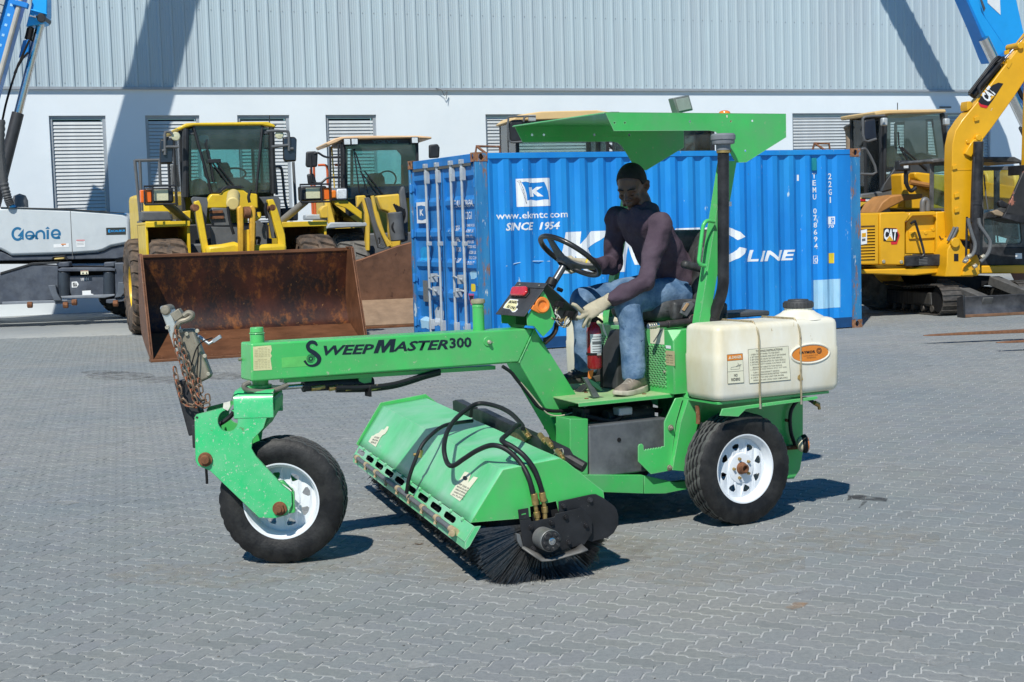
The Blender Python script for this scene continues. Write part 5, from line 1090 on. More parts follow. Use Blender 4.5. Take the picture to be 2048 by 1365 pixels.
P('console_side', MB().prism(gs, V(0, .006, 0)), GREENC, .002); P('console_side', MB().prism(mirror(gs, yr-.015), V(0, -.006, 0)), GREENC, .002)
P('console_web', MB().prism(SW.ts([za_(*q) for q in ((250, 450), (370, 445), (365, 545), (250, 530))], y=.05), V(0, .006, 0)), mat('dark_green_web', (.015, .12, .03), .6), .002)
c = SW.t(*za_(500, 345), y=yl+.013)
mb = MB(); mb.lathe(c, V(-.12, -1, .08), [(.045, 0), (.045, .012), (.040, .022), (.026, .020), (.022, .010), (0, .010)], 28); mb.prism(SW.ts([za_(*q) for q in ((405, 385), (480, 425), (495, 415), (450, 340), (425, 345))], y=yl-.004), V(0, .015, 0)); P('horn', mb, ORANGE, .002)
for q in (((640, 330), (700, 350)), ((735, 425), (800, 440))):
    a = SW.t(*za_(*q[0]), y=yl+.03); b = SW.t(*za_(*q[1]), y=yl+.03); P('switch', MB().obox((a+b)/2, (b-a)*.5, V(0, .02, 0), V(.008, 0, .016)), BLACKD, .003)
WIRE = [mat('wire_white', (.62, .60, .55), .5), mat('wire_black', (.03, .03, .03), .5), mat('wire_tan', (.45, .35, .18), .5)]
for k in range(14):
    x0 = 630+random.uniform(-20, 45) if k < 8 else 760+random.uniform(-25, 30); y0 = 360 if k < 8 else 445
    pts = [(x0, y0), (x0+random.uniform(-35, 15), y0+60), (x0+random.uniform(-20, 30)-(0 if k < 8 else 45), y0+random.uniform(90, 120)), (645+random.uniform(-10, 60), 500+random.uniform(-10, 10))]
    P('wire', MB().tube(smooth_path([SW.t(*za_(*q), y=yl+.02+random.uniform(-.01, .03)) for q in pts], 5), .0035, 5), WIRE[k % 3], 0)
for off in (0, 25): P('hose', MB().tube(smooth_path([SW.t(*za_(*q), y=yl+.05) for q in ((650, 520), (640, 590), (600, 650), (530, 690+off))], 6), .013, 10), mat('brown_hose', (.05, .032, .02), .6), 0)
P('wire_clip', MB().prism([SW.t(*za_(*q), y=yl+.02) for q in ((670, 480), (740, 475), (738, 500), (690, 512))], V(0, .01, 0)), BRASS, .001)
# steering wheel
wc = SW.t(1140, 512, y=.0); wn = V(.604, 0, .797); wt = V(-.797, 0, .604); wy = V(0, 1, 0)
ringp = [wc+wt*(.190*math.sin(6.28319*i/48))+wy*(.190*math.cos(6.28319*i/48)) for i in range(48)]
sw_ = P('steering_wheel', MB().tube(ringp, .0155, 12, closed=True), mat('wheel_rim_black', (.016, .016, .018), .35, var=.2, scale=20, coat=.2), 0)
SPK = mat('spoke_grey', (.12, .12, .125), .6, var=.2, scale=14)
for a_ in (95, 215, 325):
    e_ = wc+wt*(.178*math.sin(R(a_)))+wy*(.178*math.cos(R(a_))); d = (e_-wc).normalized(); s_ = wn.cross(d)
    mb = MB(); mb.loft([[wc+d*.03-wn*.045+s_*k*.04+wn*h*.012 for k, h in ((-1, -1), (1, -1), (1, 1), (-1, 1))], [wc+d*.09-wn*.03+s_*k*.030+wn*h*.010 for k, h in ((-1, -1), (1, -1), (1, 1), (-1, 1))], [e_+s_*k*.020+wn*h*.008 for k, h in ((-1, -1), (1, -1), (1, 1), (-1, 1))]]); P('spoke', mb, SPK, .006, par=sw_)
mb = MB(); mb.lathe(wc-wn*.07, wn, [(.040, 0), (.055, .010), (.058, .03), (.045, .045), (.02, .050), (0, .050)], 28); P('wheel_hub', mb, SPK, 0, par=sw_)
P('steering_column', MB().tube([V(1.70, 0, wc.z-(wc.x-1.70)*1.32), wc-wn*.07], .020, 16), mat('column_steel', (.12, .125, .13), .35, .6, var=.2, scale=20), 0)
c = SW.t(1115, 578, y=-.03); mb = MB(); mb.tube([c, c+V(.03, 0, -.012)], .012, 8); P('column_lever', mb, BLACKD, .002)
P('column_boot', MB().cyl(V(1.715, 0, ta.z-.02), V(1.735, 0, ta.z+.02), .032, .026, n=16), RUBBER, .002)
# pedals
mb = MB(); mb.prism(SW.ts([(1168, 757), (1176, 755), (1201, 795), (1187, 796), (1180, 780)], y=-.33), V(0, .02, 0)); P('pedal_arm', mb, mat('pedal_steel', (.13, .135, .14), .45, .4, var=.3, scale=20), .002)
mb = MB(); mb.prism(SW.ts([(1176, 756), (1196, 768), (1207, 782), (1201, 783), (1185, 772)], y=-.335), V(0, .07, 0)); P('pedal_pad', mb, mat('pedal_green_black', (.02, .10, .05), .4), .003)
mb = MB(); mb.obox(SW.t(1160, 782, y=.02), V(.045, 0, .03), V(0, .035, 0), V(-.004, 0, .006)); P('brake_pedal', mb, mat('pedal_dark', (.03, .035, .03), .6, var=.3, scale=20), .003)
# seat
def cushion(name, c, hx, hy, hz, rx=0, m=SEAT, b=.05, seg=4):
    mb = MB(); q = Matrix.Rotation(rx, 3, 'Y'); mb.obox(c, q @ V(hx, 0, 0), V(0, hy, 0), q @ V(0, 0, hz)); return P(name, mb, m, b, seg=seg)
cushion('seat_cushion', V(2.48, -.03, 1.165), .23, .25, .065, R(4)); cushion('seat_front_bolster', V(2.30, -.03, 1.165), .07, .25, .055, 0)
cushion('seat_back', V(2.635, -.02, 1.40), .055, .235, .22, R(10)); cushion('seat_back_bolster', V(2.60, -.215, 1.36), .06, .045, .17, R(10), b=.04); cushion('seat_back_bolster', V(2.60, .165, 1.36), .06, .045, .17, R(10), b=.04)
cushion('armrest', V(2.52, -.31, 1.40), .13, .028, .022, R(14), b=.02); cushion('seat_side', V(2.52, -.285, 1.155), .19, .025, .055, R(4), b=.02)
P('seat_slide', MB().box(2.28, 2.66, -.20, .14, zt_b, 1.105), BLACKD, .003)
mb = MB(); p = SW.ts([(1370, 606), (1384, 603), (1390, 610), (1374, 635), (1362, 627)], y=-.36); mb.prism(p, V(0, .02, 0)); P('seat_belt_buckle', mb, GREY, .004); mb = MB(); p = SW.ts([(1374, 606), (1379, 608), (1369, 623), (1364, 620)], y=-.365); mb.prism(p, V(0, .004, 0)); P('buckle_tab', mb, mat('tan_label', (.48, .30, .16), .6), .001)
P('side_lid', MB().obox(SW.t(1470, 628, y=-.2), V(.16, 0, 0), V(0, .12, 0), V(0, 0, .015)), mat('lid_grey', (.07, .075, .08), .5), .008)
# tool lying on the box beside the seat
TO = Frame('grease_gun', SW.wor(V(2.27, ey0+.09, zt_b)), 28.5, 'worn grease gun lying on the green box beside the seat', 'grease gun')
mb = MB(); mb.tube([V(-.09, 0, .030), V(-.03, .0, .028)], [.016, .018], 12); mb.tube([V(-.03, 0, .028), V(.14, .02, .030)], .022, 14); mb.build('barrel', mat('tool_dark', (.06, .05, .05), .5, .3, var=.3, scale=30, spots=((.35, .15, .05), .35, 30)), TO, .002)
mb = MB(); mb.tube([V(-.16, -.005, .025), V(-.09, 0, .028)], [.013, .017], 12); mb.build('nose', STEEL, TO, .001); mb = MB(); mb.lathe(V(.16, .02, .036), (0, -1, .1), [(0, -.014), (.036, -.012), (.036, .012), (0, .014)], 20); mb.build('head', mat('tool_dark', (.06, .05, .05)), TO, .003)
for k in range(4): mb = MB(); mb.cyl(V(-.155+k*.014, -.004, .0255), V(-.150+k*.014, -.004, .0255), .018, n=12); mb.build('collar', ZINC, TO, .001)
# fire extinguisher hung at the seat base
q = SW.t(1189.5, 738, y=-.16); EX = Frame('fire_extinguisher', SW.wor(q), 28.5, 'dark red fire extinguisher strapped upright between the driver and the console', 'fire extinguisher')
hx_ = (SW.t(1189.5, 650, y=-.16).z-q.z); r_ = .042
mb = MB(); mb.lathe(V(0, 0, 0), (0, 0, 1), [(0, .004), (r_*.8, 0), (r_, .012), (r_, hx_-.035), (r_*.85, hx_-.012), (r_*.5, hx_+.004), (.016, hx_+.012), (.016, hx_+.022)], 36); mb.build('cylinder', REDP, EX, 0, ang=60)
mb = MB(); mb.cyl(V(0, 0, hx_+.015), V(0, 0, hx_+.05), .017, n=14); mb.box(-.05, .03, -.010, .010, hx_+.048, hx_+.062); mb.tube([V(-.01, 0, hx_+.045), V(.035, 0, hx_+.030), V(.06, 0, hx_+.01)], .008, 8); mb.cyl(V(0, -.015, hx_+.035), V(0, -.032, hx_+.035), .014, n=14); mb.build('valve', BLACKD, EX, .002)
lab = mat('extinguisher_label', (.62, .64, .62), .4, .3, var=.1, scale=30)
arc = [R(a_) for a_ in range(-150, -20, 12)]
def band(z0, z1, m, name, rr=.0008, arc=arc): 
    mb = MB(); mb.loft([[V((r_+rr)*math.cos(a_), (r_+rr)*math.sin(a_), z) for a_ in arc] for z in (z0, z1)], caps=False, closed=False); return mb.build(name, m, EX, 0)
band(hx_*.36, hx_*.80, lab, 'label')
for k in range(7): band(hx_*(.40+k*.055), hx_*(.40+k*.055)+(.004 if k not in (3,) else .014), mat('label_print', (.10, .11, .11), .5), 'label_print', .0014, [R(a_) for a_ in range(-135, -35-(k*13) % 30, 10)])
band(hx_*.325, hx_*.375, BLACKD, 'strap', .0035, [R(a_) for a_ in range(0, 361, 12)]); mb = MB(); mb.box(-.014, .014, -r_-.010, -r_-.002, hx_*.315, hx_*.385); mb.build('strap_clasp', STEEL, EX, .002)
P('extinguisher_bracket', MB().tube([SW.t(1203, 690, y=-.10), SW.t(1203, 775, y=-.10)], .008, 8), BLACKD, 0)
P('warning_tag', MB().prism(SW.ts([(1204, 648), (1207, 650), (1214, 672), (1213, 674), (1206, 662)], y=-.17), V(0, .003, 0)), CREAM, 0)
P('orange_tag', MB().prism(SW.ts([(1177, 742), (1188, 740), (1184, 757), (1176, 760)], y=-.12), V(0, .004, 0)), ORANGE, .001)
# ================================================================ the driver
T_ = SW.t
PE = Frame('person', SW.wor(V(2.45, -.04, z_f)), 28.5, 'man in plum shirt, faded jeans and work gloves seated at the wheel, looking down', 'person')
off_ = V(2.45, -.04, z_f)
def J(u, v, y): return T_(u, v, y=y)-off_
SKIN = mat('dark_skin', (.095, .050, .034), .40, var=.12, scale=30, spec=.5)
SHIRT = mat('plum_jersey', (.072, .050, .068), .85, var=.14, scale=7, stain=((.105, .078, .100), .42, 5), bump=.9, bscale=15, spec=.15)
JEANS = mat('faded_denim', (.075, .145, .255), .85, var=.22, scale=9, stain=((.27, .36, .47), .42, 4.5), bump=.9, bscale=18, spec=.15, spots=((.035, .065, .13), .33, 12))
GLOVE = mat('work_glove', (.44, .39, .28), .85, var=.14, scale=16, stain=((.30, .26, .18), .36, 24), bump=.3, bscale=120, spec=.1)
SHOE = mat('taupe_shoe', (.24, .20, .155), .8, var=.2, scale=22, stain=((.13, .11, .09), .4, 18), bump=.3, bscale=160)
SOLE = mat('shoe_sole', (.44, .40, .32), .75, var=.2, scale=18)
HAIR = mat('black_hair', (.008, .007, .007), .75, var=.3, scale=90, bump=.7, bscale=330)
def limb(mb, pts, rad, n=16, sub=5, up_=V(0, 0, 1)):
    """tapering tube of elliptic section; rad = (sideways, along up) per point"""
    P_ = smooth_path(pts, sub); k = len(P_); rings = []
    for i in range(k):
        q = i/(k-1)*(len(rad)-1); j = min(int(q), len(rad)-2); f = q-j; f = f*f*(3-2*f)
        ra = rad[j][0]+(rad[j+1][0]-rad[j][0])*f; rb = rad[j][1]+(rad[j+1][1]-rad[j][1])*f
        d = (P_[min(k-1, i+1)]-P_[max(0, i-1)]).normalized(); s_ = d.cross(up_)
        s_ = s_.normalized() if s_.length > .15 else d.cross(V(1, 0, 0)).normalized(); u_ = s_.cross(d)
        rings.append([P_[i]+s_*(ra*math.cos(6.28319*a/n))+u_*(rb*math.sin(6.28319*a/n)) for a in range(n)])
    for e, ring, s in ((0, rings[0], -1), (1, rings[-1], 1)): pass
    return mb.loft(rings)
def ball(mb, c, rx, ry, rz, rot=None, n=20):
    rings = []; c = Vector(c); q = rot or Matrix.Identity(3)
    for i in range(1, 12):
        t_ = math.pi*i/12; rings.append([c+q @ V(rx*math.sin(t_)*math.cos(6.28319*a/n), ry*math.sin(t_)*math.sin(6.28319*a/n), rz*math.cos(t_)) for a in range(n)])
    return mb.loft(rings)
def soft(mb, name, m, par, vox, it=5, wr=0, ws=.06):
    o = mb.build(name, m, par, 0, ang=180); r_ = o.modifiers.new('skin', 'REMESH'); r_.mode = 'VOXEL'; r_.voxel_size = vox; r_.use_smooth_shade = True
    s_ = o.modifiers.new('soften', 'SMOOTH'); s_.iterations = it; s_.factor = .5
    if wr:
        tx = bpy.data.textures.new(name+'_folds', 'WOOD'); tx.noise_scale = ws; tx.wood_type = 'BANDNOISE'; tx.turbulence = 9; tx.noise_basis_2 = 'SIN'
        d_ = o.modifiers.new('folds', 'DISPLACE'); d_.texture = tx; d_.texture_coords = 'LOCAL'; d_.strength = wr; d_.mid_level = .5
    return o
hipL, hipR = J(1352, 590, -.14), J(1340, 580, .07)
kneL, kneR = J(1258, 600, -.24), J(1166, 598, .17)
ankL, ankR = J(1268, 748, -.26), J(1172, 735, .15)
shL, shR = J(1323, 450, -.265), J(1233, 438, .14)
elL, elR = J(1290, 565, -.33), J(1226, 532, .20)
wrL, wrR = J(1213, 603, -.25), J(1178, 528, .07)
pel = (hipL+hipR)/2; nek = J(1284, 414, -.06); che = (shL+shR)/2
# --- trousers
mb = MB()
limb(mb, [pel+V(.07, 0, .09), pel+V(.045, 0, .02), pel+V(.02, 0, -.05)], [(.155, .11), (.175, .125), (.165, .105)], up_=V(1, 0, 0))
for h_, k_, a_ in ((hipL, kneL, ankL), (hipR, kneR, ankR)):
    s_ = k_-h_; limb(mb, [h_+V(.03, 0, 0), h_+s_*.35+V(0, 0, .012), h_+s_*.75, k_+V(.005, 0, -.005)], [(.10, .098), (.092, .092), (.076, .078), (.066, .066)])
    limb(mb, [k_+V(.01, 0, .015), k_+V(-.012, 0, -.03), k_.lerp(a_, .35)+V(.005, 0, 0), k_.lerp(a_, .75), a_+V(.0, 0, -.03)], [(.060, .060), (.071, .072), (.073, .074), (.063, .066), (.060, .064)], up_=V(1, 0, 0))
    ball(mb, k_+V(.0, 0, 0), .070, .068, .068)
    for z_ in (-.005, .03, .06): # folds gathered at the ankle
        c_ = a_.lerp(k_, .04)+V(0, 0, z_); limb(mb, [c_+V(0, 0, -.011), c_+V(0, 0, .011)], [(.062, .066), (.062, .066)], up_=V(1, 0, 0), sub=2)
soft(mb, 'jeans', JEANS, PE, .0085, 3, .008, .12)
# --- shirt
mb = MB(); ch2 = che.lerp(pel, .35)
limb(mb, [pel+V(.07, .0, .06), pel.lerp(che, .30)+V(.055, 0, .0), pel.lerp(che, .62)+V(.045, 0, 0), che+V(.02, 0, .0), che.lerp(nek, .55)+V(.01, 0, .01), nek+V(-.012, 0, .022)], [(.165, .118), (.165, .125), (.180, .128), (.182, .112), (.125, .085), (.066, .064)], n=24, up_=V(-1, 0, .35))
limb(mb, [shR+V(.005, 0, -.02), che.lerp(nek, .45)+V(.012, 0, -.01), shL+V(.005, 0, -.02)], [(.062, .060), (.082, .072), (.062, .060)])
for s_, e_, w_ in ((shL, elL, wrL), (shR, elR, wrR)):
    ball(mb, s_+V(.005, 0, -.015), .062, .060, .066)
    limb(mb, [s_+(che-s_)*.25, s_, s_.lerp(e_, .45), e_], [(.068, .066), (.066, .066), (.060, .060), (.053, .053)]); ball(mb, e_, .052, .052, .052)
    limb(mb, [e_, e_.lerp(w_, .35), e_.lerp(w_, .75), w_+(e_-w_)*.06], [(.053, .053), (.052, .051), (.043, .042), (.039, .038)])
soft(mb, 'shirt', SHIRT, PE, .0085, 3, .013, .11)
# --- head: one surface with neck, jaw, nose, lips, ears
hc = J(1264, 374, -.055); HR = Matrix.Rotation(R(34), 3, 'Z') @ Matrix.Rotation(R(-27), 3, 'Y')
def hd(x, y, z): return hc+HR @ V(x, y, z)
mb = MB()
ball(mb, hd(.012, 0, .030), .100, .079, .096, HR, 24); ball(mb, hd(-.040, 0, .010), .058, .066, .062, HR)
limb(mb, [hd(-.028, 0, .01), hd(-.034, 0, -.045), hd(-.044, 0, -.082)], [(.066, .060), (.058, .052), (.040, .040)], up_=V(1, 0, 0))
ball(mb, hd(-.026, 0, -.066), .052, .054, .038, HR); ball(mb, hd(-.040, 0, -.046), .050, .058, .052, HR); ball(mb, hd(-.078, 0, -.098), .018, .022, .015, HR); ball(mb, hd(-.070, 0, -.066), .022, .026, .020, HR)
for s_ in (-1, 1):
    ball(mb, hd(-.066, s_*.040, -.026), .022, .022, .022, HR); ball(mb, hd(-.085, s_*.030, .021), .013, .026, .008, HR)
    limb(mb, [hd(-.052, s_*.044, -.094), hd(-.008, s_*.060, -.066), hd(.018, s_*.066, -.020)], [(.014, .014), (.016, .018), (.016, .018)])
    limb(mb, [hd(.022, s_*.076, .022), hd(.034, s_*.088, .002), hd(.020, s_*.080, -.032)], [(.007, .012), (.009, .018), (.006, .010)]); ball(mb, hd(-.095, s_*.015, -.034), .010, .011, .009, HR)
limb(mb, [hd(-.086, 0, .014), hd(-.098, 0, -.010), hd(-.113, 0, -.033)], [(.010, .010), (.012, .013), (.015, .013)])
for dz, rr in ((-.060, .0085), (-.073, .0100)): limb(mb, [hd(-.080, -.024, dz), hd(-.094, 0, dz), hd(-.080, .024, dz)], [(.005, .004), (rr, rr*.8), (.005, .004)])
limb(mb, [hd(.012, 0, -.04), nek+V(-.004, 0, .03), nek+V(.01, 0, -.06)], [(.060, .058), (.056, .056), (.058, .058)], up_=V(1, 0, 0))
limb(mb, [nek+V(.01, 0, -.03), che+V(.02, 0, -.05), pel+V(.05, 0, .05)], [(.055, .055), (.10, .07), (.10, .07)], up_=V(-1, 0, .3))
# body under the clothes, one surface with the head
for s_, e_, w_ in ((shL, elL, wrL), (shR, elR, wrR)): limb(mb, [che, s_+(che-s_)*.2, e_], [(.05, .05), (.032, .032), (.028, .028)]); limb(mb, [e_, w_], [(.040, .040), (.027, .025)])
for h_, k_, a_ in ((hipL, kneL, ankL), (hipR, kneR, ankR)): limb(mb, [pel+V(.04, 0, 0), h_, k_], [(.08, .07), (.075, .07), (.050, .050)]); limb(mb, [k_, a_+V(.01, 0, -.05)], [(.050, .050), (.036, .038)], up_=V(1, 0, 0))
soft(mb, 'body', SKIN, PE, .0046, 7)
for s_ in (-1, 1):
    mb = MB(); ball(mb, hd(-.0800, s_*.031, -.004), .011, .014, .0095, HR); mb.build('eyelid', SKIN, PE, 0, ang=180)
    mb = MB(); limb(mb, [hd(-.0885, s_*.020, -.009), hd(-.0915, s_*.031, -.0115), hd(-.0860, s_*.043, -.009)], [(.0012, .0012), (.0022, .0022), (.0012, .0012)]); mb.build('eyelashes', HAIR, PE, 0, ang=180)
    mb = MB(); limb(mb, [hd(-.0955, s_*.013, .0245), hd(-.0975, s_*.030, .0285), hd(-.0830, s_*.053, .0245)], [(.0030, .0030), (.0036, .0036), (.0020, .0020)]); mb.build('eyebrow', HAIR, PE, 0, ang=180)
# hair cap: close cropped, with a hairline
rings = []; n = 40
for i in range(0, 15):
    t_ = i/14; ring = []
    for a in range(n):
        ph = 6.28319*a/n; fr_ = (1-math.cos(ph))/2   # 1 at the face
        lim = R(104)-R(50)*max(0, (fr_-.52)/.48)**.6 if fr_ > .52 else R(104)
        if .34 < fr_ < .72: lim = R(96)
        th_ = max(.02, t_*lim); ring.append(hd(.013+.105*math.sin(th_)*math.cos(ph), .084*math.sin(th_)*math.sin(ph), .031+.104*math.cos(th_)))
    rings.append(ring)
mb = MB(); mb.loft(rings, caps=False); h_o = mb.build('hair', HAIR, PE, 0, ang=180); so2 = h_o.modifiers.new('sheet', 'SOLIDIFY'); so2.thickness = .020; so2.offset = -1
# --- gloves
def hand(name, wrist, palm_c, nrm_, dirf, fingers, thumb):
    """palm slab from wrist towards the knuckles, five fingers rooted in it"""
    mb = MB(); d = dirf.normalized(); s_ = nrm_.cross(d).normalized()
    limb(mb, [wrist-d*.035, wrist, wrist+d*.045, palm_c, palm_c+d*.035], [(.036, .032), (.034, .026), (.040, .022), (.044, .019), (.042, .016)], up_=nrm_)
    for (off, b, tips, r_) in fingers:
        root = palm_c+d*.020+s_*off; limb(mb, [root]+[palm_c+d*p[0]+s_*p[1]+nrm_*p[2] for p in tips], [(r_*1.1, r_*1.1)]*2+[(r_, r_)]*(len(tips)-2)+[(r_*.82, r_*.82)], n=10)
    limb(mb, [palm_c-d*.02+s_*thumb[0][1]*.5]+[palm_c+d*p[0]+s_*p[1]+nrm_*p[2] for p in thumb], [(.016, .016), (.0135, .0135), (.0125, .0125), (.010, .010)][:len(thumb)+1], n=10)
    return soft(mb, name, GLOVE, PE, .0042, 2)
pL = J(1184, 621, -.235); dL = (pL-wrL); nL = V(-.25, -.75, .45); nL = (nL-dL.normalized()*nL.dot(dL.normalized())).normalized()
sL = nL.cross(dL.normalized())
dn = V(0, 0, -1)
def loc3(v): d = dL.normalized(); return (v.dot(d), v.dot(sL), v.dot(nL))
tips = {'index': [(1166, 625, -.24), (1152, 612, -.245), (1143, 608, -.235)], 'middle': [(1168, 632, -.245), (1160, 636, -.25), (1154, 634, -.235)], 'ring': [(1174, 637, -.24), (1169, 648, -.24), (1166, 656, -.23)], 'little': [(1180, 638, -.23), (1177, 648, -.23), (1175, 655, -.22)]}
fl_ = []
for k, r_ in (('index', .0118), ('middle', .0122), ('ring', .0115), ('little', .0100)):
    pts = [J(*q)-pL for q in tips[k]]; l3 = [loc3(p) for p in pts]; fl_.append((l3[0][1]*.9, 0, l3, r_))
hand('glove', wrL, pL, nL, dL, fl_, [loc3(J(*q)-pL) for q in ((1181, 628, -.20), (1170, 628, -.185), (1160, 622, -.18))])
ang_ = R(322); gp = wc+wt*(.190*math.sin(ang_))+wy*(.190*math.cos(ang_))-off_; 
gpw = wc+wt*(.190*math.sin(R(315)))-off_
gr = wc+wt*(-.115)+wy*(.150)-off_
pR = gr+wn*.030+V(.030, .0, 0); dR = (pR-wrR); nR = wn; nR = (nR-dR.normalized()*nR.dot(dR.normalized())).normalized(); sR = nR.cross(dR.normalized())
def loc4(v): d = dR.normalized(); return (v.dot(d), v.dot(sR), v.dot(nR))
fr2 = []; dn_ = dR.normalized()
for k, (o_, L_) in enumerate(((-.032, .9), (-.011, 1.0), (.011, .97), (.031, .8))):
    fr2.append((o_, 0, [(.050*L_, o_*1.1, .012), (.078*L_, o_*1.15, -.012), (.072*L_, o_*1.15, -.040), (.045*L_, o_*1.1, -.052)], .0112 if k < 3 else .010))
hand('glove', wrR, pR, nR, dR, fr2, [(.020, -.052, -.006), (.048, -.060, -.022), (.062, -.050, -.038)])
c = wrR+dR.normalized()*(-.012); mb = MB(); limb(mb, [c, c+dR.normalized()*.010], [(.0385, .0335), (.0385, .0335)], up_=nR, sub=2); mb.build('glove_cuff', mat('yellow_cuff', (.70, .55, .04), .7), PE, 0, ang=180)
# --- shoes
def shoe(ank, toe_dir, sole_z, dark):
    d = V(toe_dir.x, toe_dir.y, 0).normalized(); s_ = V(-d.y, d.x, 0); base = V(ank.x, ank.y, sole_z)
    def q(l, w, z): return base+d*l+s_*w+V(0, 0, z)
    mb = MB(); rings = []
    for l, hw, z0, z1 in ((-.085, .022, .020, .075), (-.075, .034, .012, .088), (-.03, .040, .012, .108), (.02, .041, .012, .104), (.07, .043, .012, .080), (.12, .047, .012, .062), (.165, .044, .014, .050), (.195, .030, .018, .038), (.205, .012, .022, .030)):
        rings.append([q(l, hw*math.cos(a), (z0+z1)/2+(z1-z0)/2*math.sin(a)*(1 if math.sin(a) > 0 else 1)) for a in [6.28319*k/16 for k in range(16)]])
    mb.loft(rings); limb(mb, [q(-.035, 0, .07), ank+V(.0, 0, -.005)], [(.040, .042), (.043, .047)], up_=V(1, 0, 0))
    sh = soft(mb, 'shoe', SHOE if not dark else mat('dark_shoe', (.035, .034, .036), .7, var=.3, scale=20), PE, .0055, 3)
    mb = MB(); out = [(-.094, 0), (-.088, .028), (-.06, .041), (0, .043), (.07, .046), (.125, .051), (.17, .046), (.20, .030), (.210, 0)]; full = out+[(l, -w) for l, w in out[-2:0:-1]]
    mb.loft([[q(l, w, 0+(.012*max(0, (l-.12)/.09)**2)) for l, w in full], [q(l*1.0, w*1.03, .014+(.012*max(0, (l-.12)/.09)**2)) for l, w in full], [q(l*.99, w*.97, .028+(.008*max(0, (l-.12)/.09)**2)+(.012 if l < -.02 else 0)) for l, w in full]]); mb.build('sole', SOLE if not dark else mat('dark_sole', (.08, .075, .06), .7), sh, .003, ang=60)
    for k in range(5):
        l = .035+k*.019; z = .100-k*.0095; mb = MB(); mb.tube(smooth_path([q(l, -.026, z-.012), q(l+.006, -.010, z+.002), q(l-.004, .010, z+.002), q(l+.002, .026, z-.012)], 4), .0032, 6); mb.build('lace', mat('lace_grey', (.34, .31, .26), .8), sh, 0, ang=180)
    mb = MB(); mb.tube(smooth_path([q(.03, -.01, .108), q(.02, -.04, .10), q(.045, -.03, .085), q(.03, 0, .11), q(.025, .03, .10), q(.045, .03, .09)], 4), .0030, 6); mb.build('lace', mat('lace_grey', (.34, .31, .26), .8), sh, 0, ang=180)
shoe(ankL+V(.01, 0, 0), V(-.86, -.42, 0), .001, False); shoe(ankR+V(.01, 0, 0), V(-1, .05, 0), .035, True)
# ================================================================ wheel loaders behind
YELK = mat('loader_yellow', (.74, .50, .02), .45, var=.10, scale=4, spots=[((.20, .12, .05), .29, 26)], stain=((.62, .38, .03), .35, 5), coat=.15)
YELV = mat('loader_yellow_pale', (.72, .47, .05), .5, var=.10, scale=4, spots=[((.25, .15, .06), .28, 26)], stain=((.60, .42, .10), .4, 5))
YELC = mat('digger_yellow', (.70, .36, .008), .4, var=.08, scale=3, spots=((.30, .18, .05), .27, 30), coat=.2)
TANR = mat('cab_roof_tan', (.68, .47, .22), .5, var=.08, scale=5)
CABBLK = mat('cab_frame_black', (.022, .023, .026), .45, var=.25, scale=8)
CABGREY = mat('loader_grey', (.105, .11, .115), .55, var=.2, scale=6, spots=((.32, .30, .27), .29, 20))
BROWNIN = mat('fender_inside', (.20, .10, .03), .7, var=.3, scale=6)
BUCK = mat('bucket_rust', (.062, .017, .008), .50, .1, var=.6, scale=4, spots=[((.24, .080, .016), .40, 6.5, .10), ((.016, .008, .007), .42, 3.3, .07), ((.40, .20, .06), .31, 15, .04)], stain=((.022, .009, .007), .52, 1.7), stretch=(1, 1, .6), bump=.2, bscale=30)
BUCKW = mat('bucket_edge_worn', (.17, .072, .034), .5, .3, var=.3, scale=6, spots=[((.12, .05, .02), .36, 7), ((.40, .28, .16), .30, 20)], stretch=(.5, 1, 1))
BUCK2 = mat('bucket_brown', (.15, .075, .045), .65, .1, var=.3, scale=5, spots=((.07, .03, .02), .36, 6))
BUCKT = mat('bucket_tan', (.30, .21, .14), .6, .15, var=.2, scale=6, spots=((.17, .08, .04), .30, 12))
TYREB = mat('muddy_tyre', (.055, .045, .038), .85, var=.35, scale=8, stain=((.20, .135, .09), .47, 6))
TYREG = mat('dusty_tyre', (.07, .068, .064), .85, var=.3, scale=8, stain=((.20, .19, .175), .48, 6))
MIRR = mat('mirror_glass', (.03, .045, .075), .12, .3, var=.2, scale=3)
def glass_mat(name, tint, a=.32):
    if name in MATS: return MATS[name]
    m = bpy.data.materials.new(name); m.use_nodes = True; t = m.node_tree; N = t.nodes; L = t.links; out = N['Material Output']; N.remove(N['Principled BSDF'])
    tr = N.new('ShaderNodeBsdfTransparent'); tr.inputs[0].default_value = (*tint, 1); gl = N.new('ShaderNodeBsdfGlossy'); gl.inputs['Roughness'].default_value = .03
    df = N.new('ShaderNodeBsdfDiffuse'); df.inputs[0].default_value = (.50, .58, .60, 1); m1 = N.new('ShaderNodeMixShader'); m1.inputs[0].default_value = .045
    nz_ = N.new('ShaderNodeTexNoise'); nz_.inputs['Scale'].default_value = 3; rg_ = N.new('ShaderNodeMapRange'); rg_.inputs['From Min'].default_value = .4; rg_.inputs['From Max'].default_value = .8; rg_.inputs['To Min'].default_value = .02; rg_.inputs['To Max'].default_value = .11
    L.new(nz_.outputs['Fac'], rg_.inputs['Value']); L.new(rg_.outputs[0], m1.inputs[0])
    fr = N.new('ShaderNodeFresnel'); fr.inputs[0].default_value = 1.5; m2 = N.new('ShaderNodeMixShader')
    L.new(tr.outputs[0], m1.inputs[1]); L.new(df.outputs[0], m1.inputs[2]); L.new(fr.outputs[0], m2.inputs[0]); L.new(m1.outputs[0], m2.inputs[1]); L.new(gl.outputs[0], m2.inputs[2]); L.new(m2.outputs[0], out.inputs[0])
    MATS[name] = m; return m
GLASS = glass_mat('cab_glass_teal', (.58, .80, .80)); GLASSC = glass_mat('cab_glass_clear', (.78, .86, .86))
